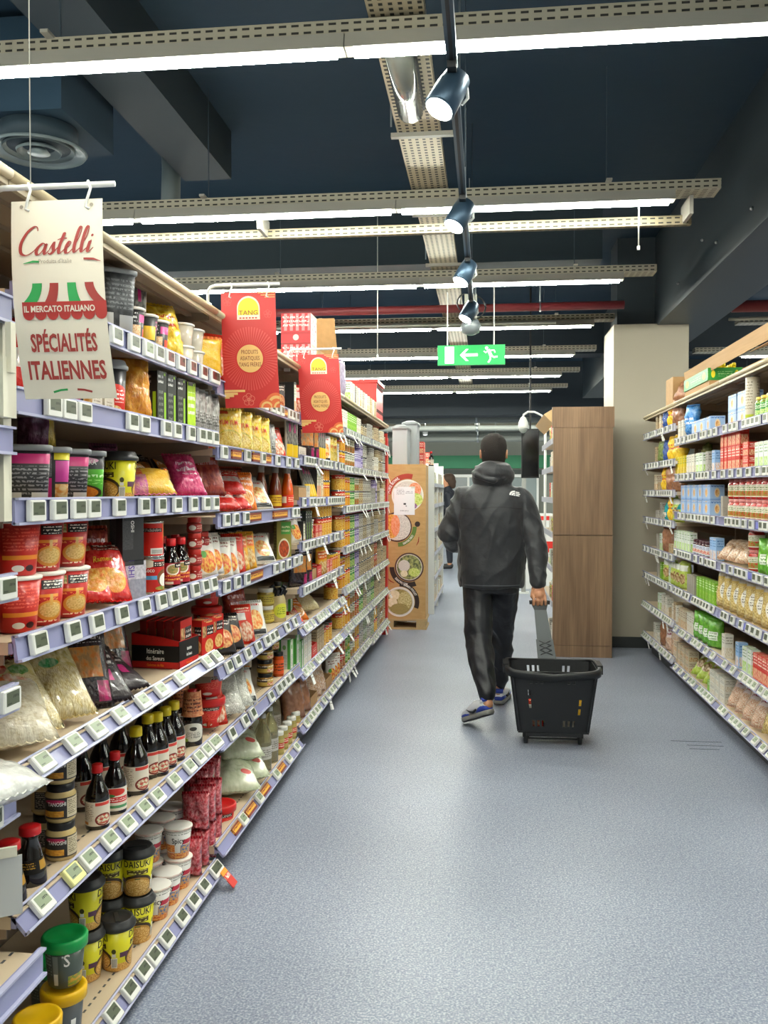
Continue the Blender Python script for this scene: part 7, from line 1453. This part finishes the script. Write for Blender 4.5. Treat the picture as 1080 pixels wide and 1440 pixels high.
# trainers: white and blue uppers, thick pale soles
M_shw = mat('shoe_white', '#d9d9dc', .45); M_shb = mat('shoe_blue', '#2a3f9e', .45); M_sol = mat('sole_grey', '#8c8b85', .6); M_shk = mat('shoe_black', '#1c1c22', .5)
def shoe(heel, toe, up):
    H = Vector(heel); Tt = Vector(toe); f = (Tt - H); ln = f.length; f.normalize(); u = Vector(up); u = (u - f * u.dot(f)).normalized(); s = f.cross(u)
    P = lambda a, b, c: loc(H + f * a * ln + s * b + u * c)
    r = empty('shoe'); r.parent = man
    wd = [(0.0, .022, .03), (.06, .034, .055), (.2, .037, .07), (.4, .038, .075), (.55, .043, .062), (.7, .047, .05), (.85, .044, .04), (.95, .032, .032), (1.0, .015, .02)]
    g = G(); rings = []
    for a, b, hh in wd: rings.append((P(a, 0, .022 + hh / 2), s * b, u * (hh / 2)))
    g.loft(rings, M_shw, 20, 2.6); ob('upper', g, r)
    g = G(); g.loft([(P(a, 0, .012), s * (b + .006), u * .014) for a, b, hh in [(-.02, .02, 0)] + wd + [(1.02, .012, 0)]], M_sol, 20, 5); ob('sole', g, r)
    g = G(); g.loft([(P(a, 0, -.0035), s * b, u * .003) for a, b, hh in wd[1:-1]], M_shk, 16, 5); ob('outsole', g, r)
    g = G(); g.loft([(P(a, 0, .022 + hh * q / 2 - .001), s * (b + .0022), u * (hh * q / 2)) for a, b, hh, q in ((-.012, .02, .03, .9), (.05, .033, .055, .8), (.14, .0365, .066, .7), (.24, .0372, .07, .55), (.33, .036, .07, .25))], M_shb, 20, 2.6); ob('heel_counter', g, r)
    g = G(); g.loft([(P(a, 0, .022 + hh * q / 2 - .001), s * (b + .002), u * (hh * q / 2)) for a, b, hh, q in ((.62, .044, .055, .25), (.72, .047, .048, .5), (.86, .0435, .039, .62), (.96, .031, .03, .6), (1.005, .014, .02, .6))], M_shb, 20, 2.6); ob('toe_cap', g, r)
    g = G()
    for sd in (-1, 1): g.tube([P(.3, sd * .0395, .045), P(.42, sd * .0415, .034), P(.52, sd * .043, .04), P(.64, sd * .0435, .06)], [.005, .007, .006, .002], M_shk, 8)
    ob('side_stripe', g, r)
    g = G(); g.loft([(P(.1, 0, .07), s * .034, f * .03), (P(.11, 0, .09), s * .0335, f * .03)], M_shw, 16); ob('collar', g, r)
    g = G(); g.loft([(P(.02, 0, .075), s * .03, f * .012), (P(.06, 0, .1), s * .032, f * .014)], M_shb, 14); ob('heel_tab', g, r)
    g = G()
    for i in range(4): g.tube([P(.46 + .07 * i, -.024, .085 - .008 * i), P(.48 + .07 * i, 0, .1 - .009 * i), P(.46 + .07 * i, .024, .085 - .008 * i)], .004, M_shw, 6)
    ob('laces', g, r)
shoe((.028, 5.235, .118), (-.12, 5.455, .012), (-.3, .35, 1)); shoe((.082, 5.945, .006), (.135, 6.225, .006), (0, 0, 1))
ph = tag(empty('smartphone', (-.005, 6.0, 1.10)), 'dark smartphone held in the hand before the chest', 'phone'); g = G(); g.box((0, 0, .02), (.008, .07, .15), M_dark, rot=Matrix.Rotation(.3, 3, 'Y')); ob('case', g, ph); g = G(); g.box((.0045, 0, .02), (.001, .064, .14), MATS['screen_black'], rot=Matrix.Rotation(.3, 3, 'Y')); ob('screen', g, ph)
# ---------------------------------------------------------------- rolling basket
bk = tag(empty('rolling_basket', (.375, 5.16, 0)), 'black plastic rolling shopping basket with pull-up handle, dragged by the man', 'shopping basket')
M_bk = mat('basket_black', '#1b1c1e', .42, bump=.08, bscale=120); M_bk2 = mat('basket_grey', '#3a3d40', .45)
BZ0, BZ1 = .075, .425
def brect(z):
    t = (z - BZ0) / (BZ1 - BZ0); return .198 + .045 * t, .145 + .04 * t       # half width, half depth
def wall(axis, sgn, nu, nv, holes):
    g = G(); vs = []
    for j in range(nv + 1):
        z = BZ0 + (BZ1 - BZ0) * j / nv; a, b = brect(z)
        for i in range(nu + 1):
            u = -1 + 2 * i / nu; q = .018 * abs(u) ** 8
            vs.append((u * a, sgn * (b - q), z) if axis == 'x' else (sgn * (a - q), u * b, z))
    fs = [(j * (nu + 1) + i, j * (nu + 1) + i + 1, (j + 1) * (nu + 1) + i + 1, (j + 1) * (nu + 1) + i) for j in range(nv) for i in range(nu) if (i, j) not in holes]
    g.add(vs, fs, M_bk); o = ob('side_wall', g, bk)
    m = o.modifiers.new('s', 'SOLIDIFY'); m.thickness = .004; m.offset = 0
    return o
H = set()
for c in (7, 9, 11): H |= {(c, 2), (c, 3), (c, 16), (c, 17)}
for c in (20, 22, 24): H |= {(c, 2), (c, 3)}
for c in (21, 23): H |= {(c, 16), (c, 17)}
H |= {(6, 8), (6, 9), (6, 10), (6, 12), (6, 13), (26, 6), (26, 7), (26, 9), (26, 10)}
wall('x', -1, 32, 20, H); wall('x', 1, 32, 20, H)
HS = set()
for r in (2, 3, 8, 9, 15, 16): HS |= {(c, r) for c in (5, 7, 9, 14, 16, 18)}
wall('y', -1, 24, 20, HS); wall('y', 1, 24, 20, HS)
g = G(); g.box((0, 0, BZ0), (.39, .29, .008), M_bk); g.box((0, -.14, BZ0 - .012), (.3, .02, .02), M_bk); ob('bottom', g, bk)
a, b = brect(BZ1)
g = G(); pts = []
for i in range(48):
    q = 2 * PI * i / 48; x = math.copysign(abs(math.cos(q)) ** .35, math.cos(q)) * (a + .008); y = math.copysign(abs(math.sin(q)) ** .35, math.sin(q)) * (b + .006)
    pts.append((x, y, BZ1 - .004 - .014 * math.exp(-(x / .09) ** 2) * (1 if y < 0 else 0) + .006 * math.cos(q * 2)))
n = len(pts); vs = []
for (x, y, z) in pts:
    l = math.hypot(x, y); ox, oy = x / l, y / l
    for da, dz in ((-.004, .012), (.016, .012), (.02, .0), (.018, -.03), (.012, -.03), (.012, 0), (-.004, .002)): vs.append((x + ox * da, y + oy * da, z + dz))
g.add(vs, [(i * 7 + k, ((i + 1) % n) * 7 + k, ((i + 1) % n) * 7 + (k + 1) % 7, i * 7 + (k + 1) % 7) for i in range(n) for k in range(7)], M_bk, None, True); ob('rim', g, bk)
for sx in (-1, 1):
    g = G(); g.box((sx * (a + .02), 0, BZ1 - .006), (.03, .16, .05), M_bk); ob('side_grip', g, bk)
    g = G(); g.lathe([(.012, -.012), (.03, -.01), (.03, .01), (.012, .012)], M_dark, 18, xf=Matrix.Translation((sx * .15, -.1, .03)) @ Matrix.Rotation(PI / 2, 4, 'Y')); ob('wheel', g, bk)
    g = G(); g.box((sx * .15, -.1, .058), (.036, .04, .035), M_bk); ob('wheel_fork', g, bk)
    g = G(); g.lathe([(.01, -.01), (.025, -.008), (.025, .008), (.01, .01)], M_dark, 18, xf=Matrix.Translation((sx * .15, .11, .025)) @ Matrix.Rotation(PI / 2, 4, 'Y')); ob('wheel', g, bk)
    g = G(); g.box((sx * .15, .11, .055), (.036, .03, .04), M_bk); ob('wheel_fork', g, bk)
g = G(); g.tube([(-.15, -.1, .03), (.15, -.1, .03)], .006, M_bk2, 8); ob('axle', g, bk)
A0 = Vector((-.005, .192, .36)); A1 = BAR - Vector((.375, 5.16, 0)) + Vector((0, 0, -.012))
dv = A1 - A0
g = G(); w0, w1 = .05, .047
def strap(g, t0, t1, w0, w1, th, m):
    p, q = A0 + dv * t0, A0 + dv * t1; nrm = dv.cross(Vector((1, 0, 0))).normalized() * th
    g.add([p + Vector((-w0, 0, 0)) - nrm, p + Vector((w0, 0, 0)) - nrm, q + Vector((w1, 0, 0)) - nrm, q + Vector((-w1, 0, 0)) - nrm, p + Vector((-w0, 0, 0)) + nrm, p + Vector((w0, 0, 0)) + nrm, q + Vector((w1, 0, 0)) + nrm, q + Vector((-w1, 0, 0)) + nrm],
          [(0, 1, 2, 3), (7, 6, 5, 4), (0, 4, 5, 1), (1, 5, 6, 2), (2, 6, 7, 3), (3, 7, 4, 0)], m)
M_hand = mat('handle_grey', '#4a4f52', .4)
g = G(); strap(g, 0, .45, .056, .05, .009, M_hand); nn = dv.cross(Vector((1, 0, 0))).normalized()
for i in range(3):
    for sgn in (-1, 1):
        p = A0 + dv * (.22 + .07 * i); q = A0 + dv * (.29 + .07 * i)
        g.tube([p + Vector((-.035 * sgn, 0, 0)) + nn * -.0095, q + Vector((.035 * sgn, 0, 0)) + nn * -.0095], .003, M_bk2, 6)
ob('handle_base', g, bk)
g = G(); strap(g, .4, .95, .045, .036, .006, M_hand); ob('handle_strap', g, bk)
g = G(); c = A1 + Vector((0, 0, .012)); g.tube([c + Vector((x, 0, -.004 * (abs(x) / .06) ** 2)) for x in [-.062 + .0124 * i for i in range(11)]], .0125, M_bk, 12); strap(g, .9, 1.0, .036, .05, .008, M_bk); ob('grip_bar', g, bk)
# shopping inside the basket
for kk, x, y, rz, ti, lab in (('foodr', .28, 5.1, -PI / 2, .2, 'red pouch inside the rolling basket'), ('box5', .46, 5.12, -PI / 2, 0, 'pale carton inside the rolling basket'), ('yelp', .5, 5.24, -PI / 2, .1, 'yellow pack inside the rolling basket'), ('limebag', .33, 5.22, -PI / 2, .2, 'green-yellow bag inside the rolling basket')):
    o = place(kk, x, y, BZ0 + .006, rz, ti); tag(o, lab, 'groceries')
# ---------------------------------------------------------------- second shopper in the distance
wm = tag(empty('person', (-.69, 16.5, 0)), 'distant person in dark clothes with brown hair, looking down at the shelf', 'person')
g = G(); k = M_skin; Z = lambda x, y, z: (x, y, z)
limb(g, [(Z(0, 0, .9), (.14, .1)), (Z(0, 0, 1.15), (.13, .1)), (Z(-.01, 0, 1.38), (.15, .09)), (Z(-.02, 0, 1.46), (.06, .06)), (Z(-.05, -.0, 1.55), (.05, .05))], k)
g.loft([(Z(-.06 - .012 * i * 0, 0, 1.53 + .028 * i), (r, 0, 0), (0, r * .85, 0)) for i, r in enumerate((.03, .06, .08, .09, .094, .092, .08, .05, .01))], k, 20)
g.loft([(Z(-.15, 0, 1.62), (.01, 0, 0), (0, .01, 0)), (Z(-.165, 0, 1.60), (.012, 0, 0), (0, .012, 0)), (Z(-.15, 0, 1.59), (.01, 0, 0), (0, .01, 0))], k, 8)
for y in (-.07, .07):
    limb(g, [(Z(.0, y * 2.2, 1.36), .05), (Z(.03, y * 2.6, 1.1), .04), (Z(-.2, y * 2.2, 1.1), .03), (Z(-.27, y * 2.1, 1.11), (.03, .02))], k)
    for q in range(4): limb(g, [(Z(-.27, y * 2.1 - .024 + q * .016, 1.11), .009), (Z(-.32, y * 2.1 - .026 + q * .017, 1.105), .008), (Z(-.345 + .006 * q, y * 2.1 - .026 + q * .017, 1.085), .007)], k, 8)
    limb(g, [(Z(-.25, y * 2.1, 1.125), .011), (Z(-.29, y * 2.1 - .03, 1.13), .009), (Z(-.32, y * 2.1 - .03, 1.12), .008)], k, 8)
    limb(g, [(Z(0, y, .92), .08), (Z(0, y, .5), .055), (Z(.02, y, .1), .04)], k); limb(g, [(Z(.03, y, .06), .035), (Z(-.16, y, .035), (.025, .036))], k)
ob('body', solidify('body', g, .012, 3, mats=[M_skin]), wm)
M_coat = mat('dark_coat', '#181c26', .7)
g = G(); limb(g, [(Z(0, 0, .72), (.17, .15)), (Z(0, 0, 1.0), (.165, .14)), (Z(0, 0, 1.2), (.17, .13)), (Z(-.01, 0, 1.38), (.17, .12)), (Z(-.02, 0, 1.47), (.08, .08))], M_coat)
for y in (-.07, .07): limb(g, [(Z(.0, y * 2.2, 1.36), .075), (Z(.03, y * 2.6, 1.1), .065), (Z(-.2, y * 2.2, 1.1), .048)], M_coat)
ob('coat', solidify('coat', g, .015, 3, mats=[M_coat]), wm)
g = G()
for y in (-.07, .07): limb(g, [(Z(0, y, .9), .09), (Z(0, y, .5), .068), (Z(.02, y, .14), .052)], M_coat)
ob('trousers', solidify('trousers', g, .014, 2, mats=[M_coat]), wm)
g = G()
for i, (x, z, r) in enumerate(((-.04, 1.66, .1), (.0, 1.66, .1), (.03, 1.6, .085), (.05, 1.53, .06))): ball(g, (x + .02, 0, z + .01), (r, r * .98, r), k, 10)
ob('hair', solidify('hair', g, .012, 3, mats=[mat('brown_hair', '#3d2c20', .7, bump=.4, bscale=120)]), wm)
for y in (-.07, .07):
    g = G(); limb(g, [(Z(.04, y, .05), .045), (Z(-.1, y, .04), (.034, .045)), (Z(-.18, y, .03), (.024, .04))], M_dark); ob('shoe', solidify('shoe', g, .012, 2, mats=[M_dark]), wm)
# ---------------------------------------------------------------- labels of the goods: each says which one
by = {}
for o, desc, ph_, y, lv, row in RECS: by.setdefault((desc, ph_), []).append((o, y, lv, row))
for (desc, ph_), L in by.items():
    ys = sorted({(r[1]) for r in L}); lm = max(r[2] for r in L) + 1; rm = max(r[3] for r in L)
    seen = {}
    for o, y, lv, row in L:
        w_ = []
        if len(ys) > 1: w_.append('farthest' if ys.index(y) == len(ys) - 1 and len(ys) > 2 else ORD[min(ys.index(y), len(ORD) - 1)])
        cols = sorted({r[2] for r in L if r[1] == y})
        if len(cols) > 1: w_.append(LVL[min(5, len(cols))][min(cols.index(lv), 4)])
        rows_ = sorted({r[3] for r in L if r[1] == y and r[2] == lv})
        if len(rows_) > 1: w_.append('front' if rows_.index(row) == 0 else 'behind')
        lab = desc + (', ' + ' '.join(w_) if w_ else '') + ', ' + ph_
        o['label'] = lab
        if len(L) > 1: o['group'] = desc + 's, ' + ph_
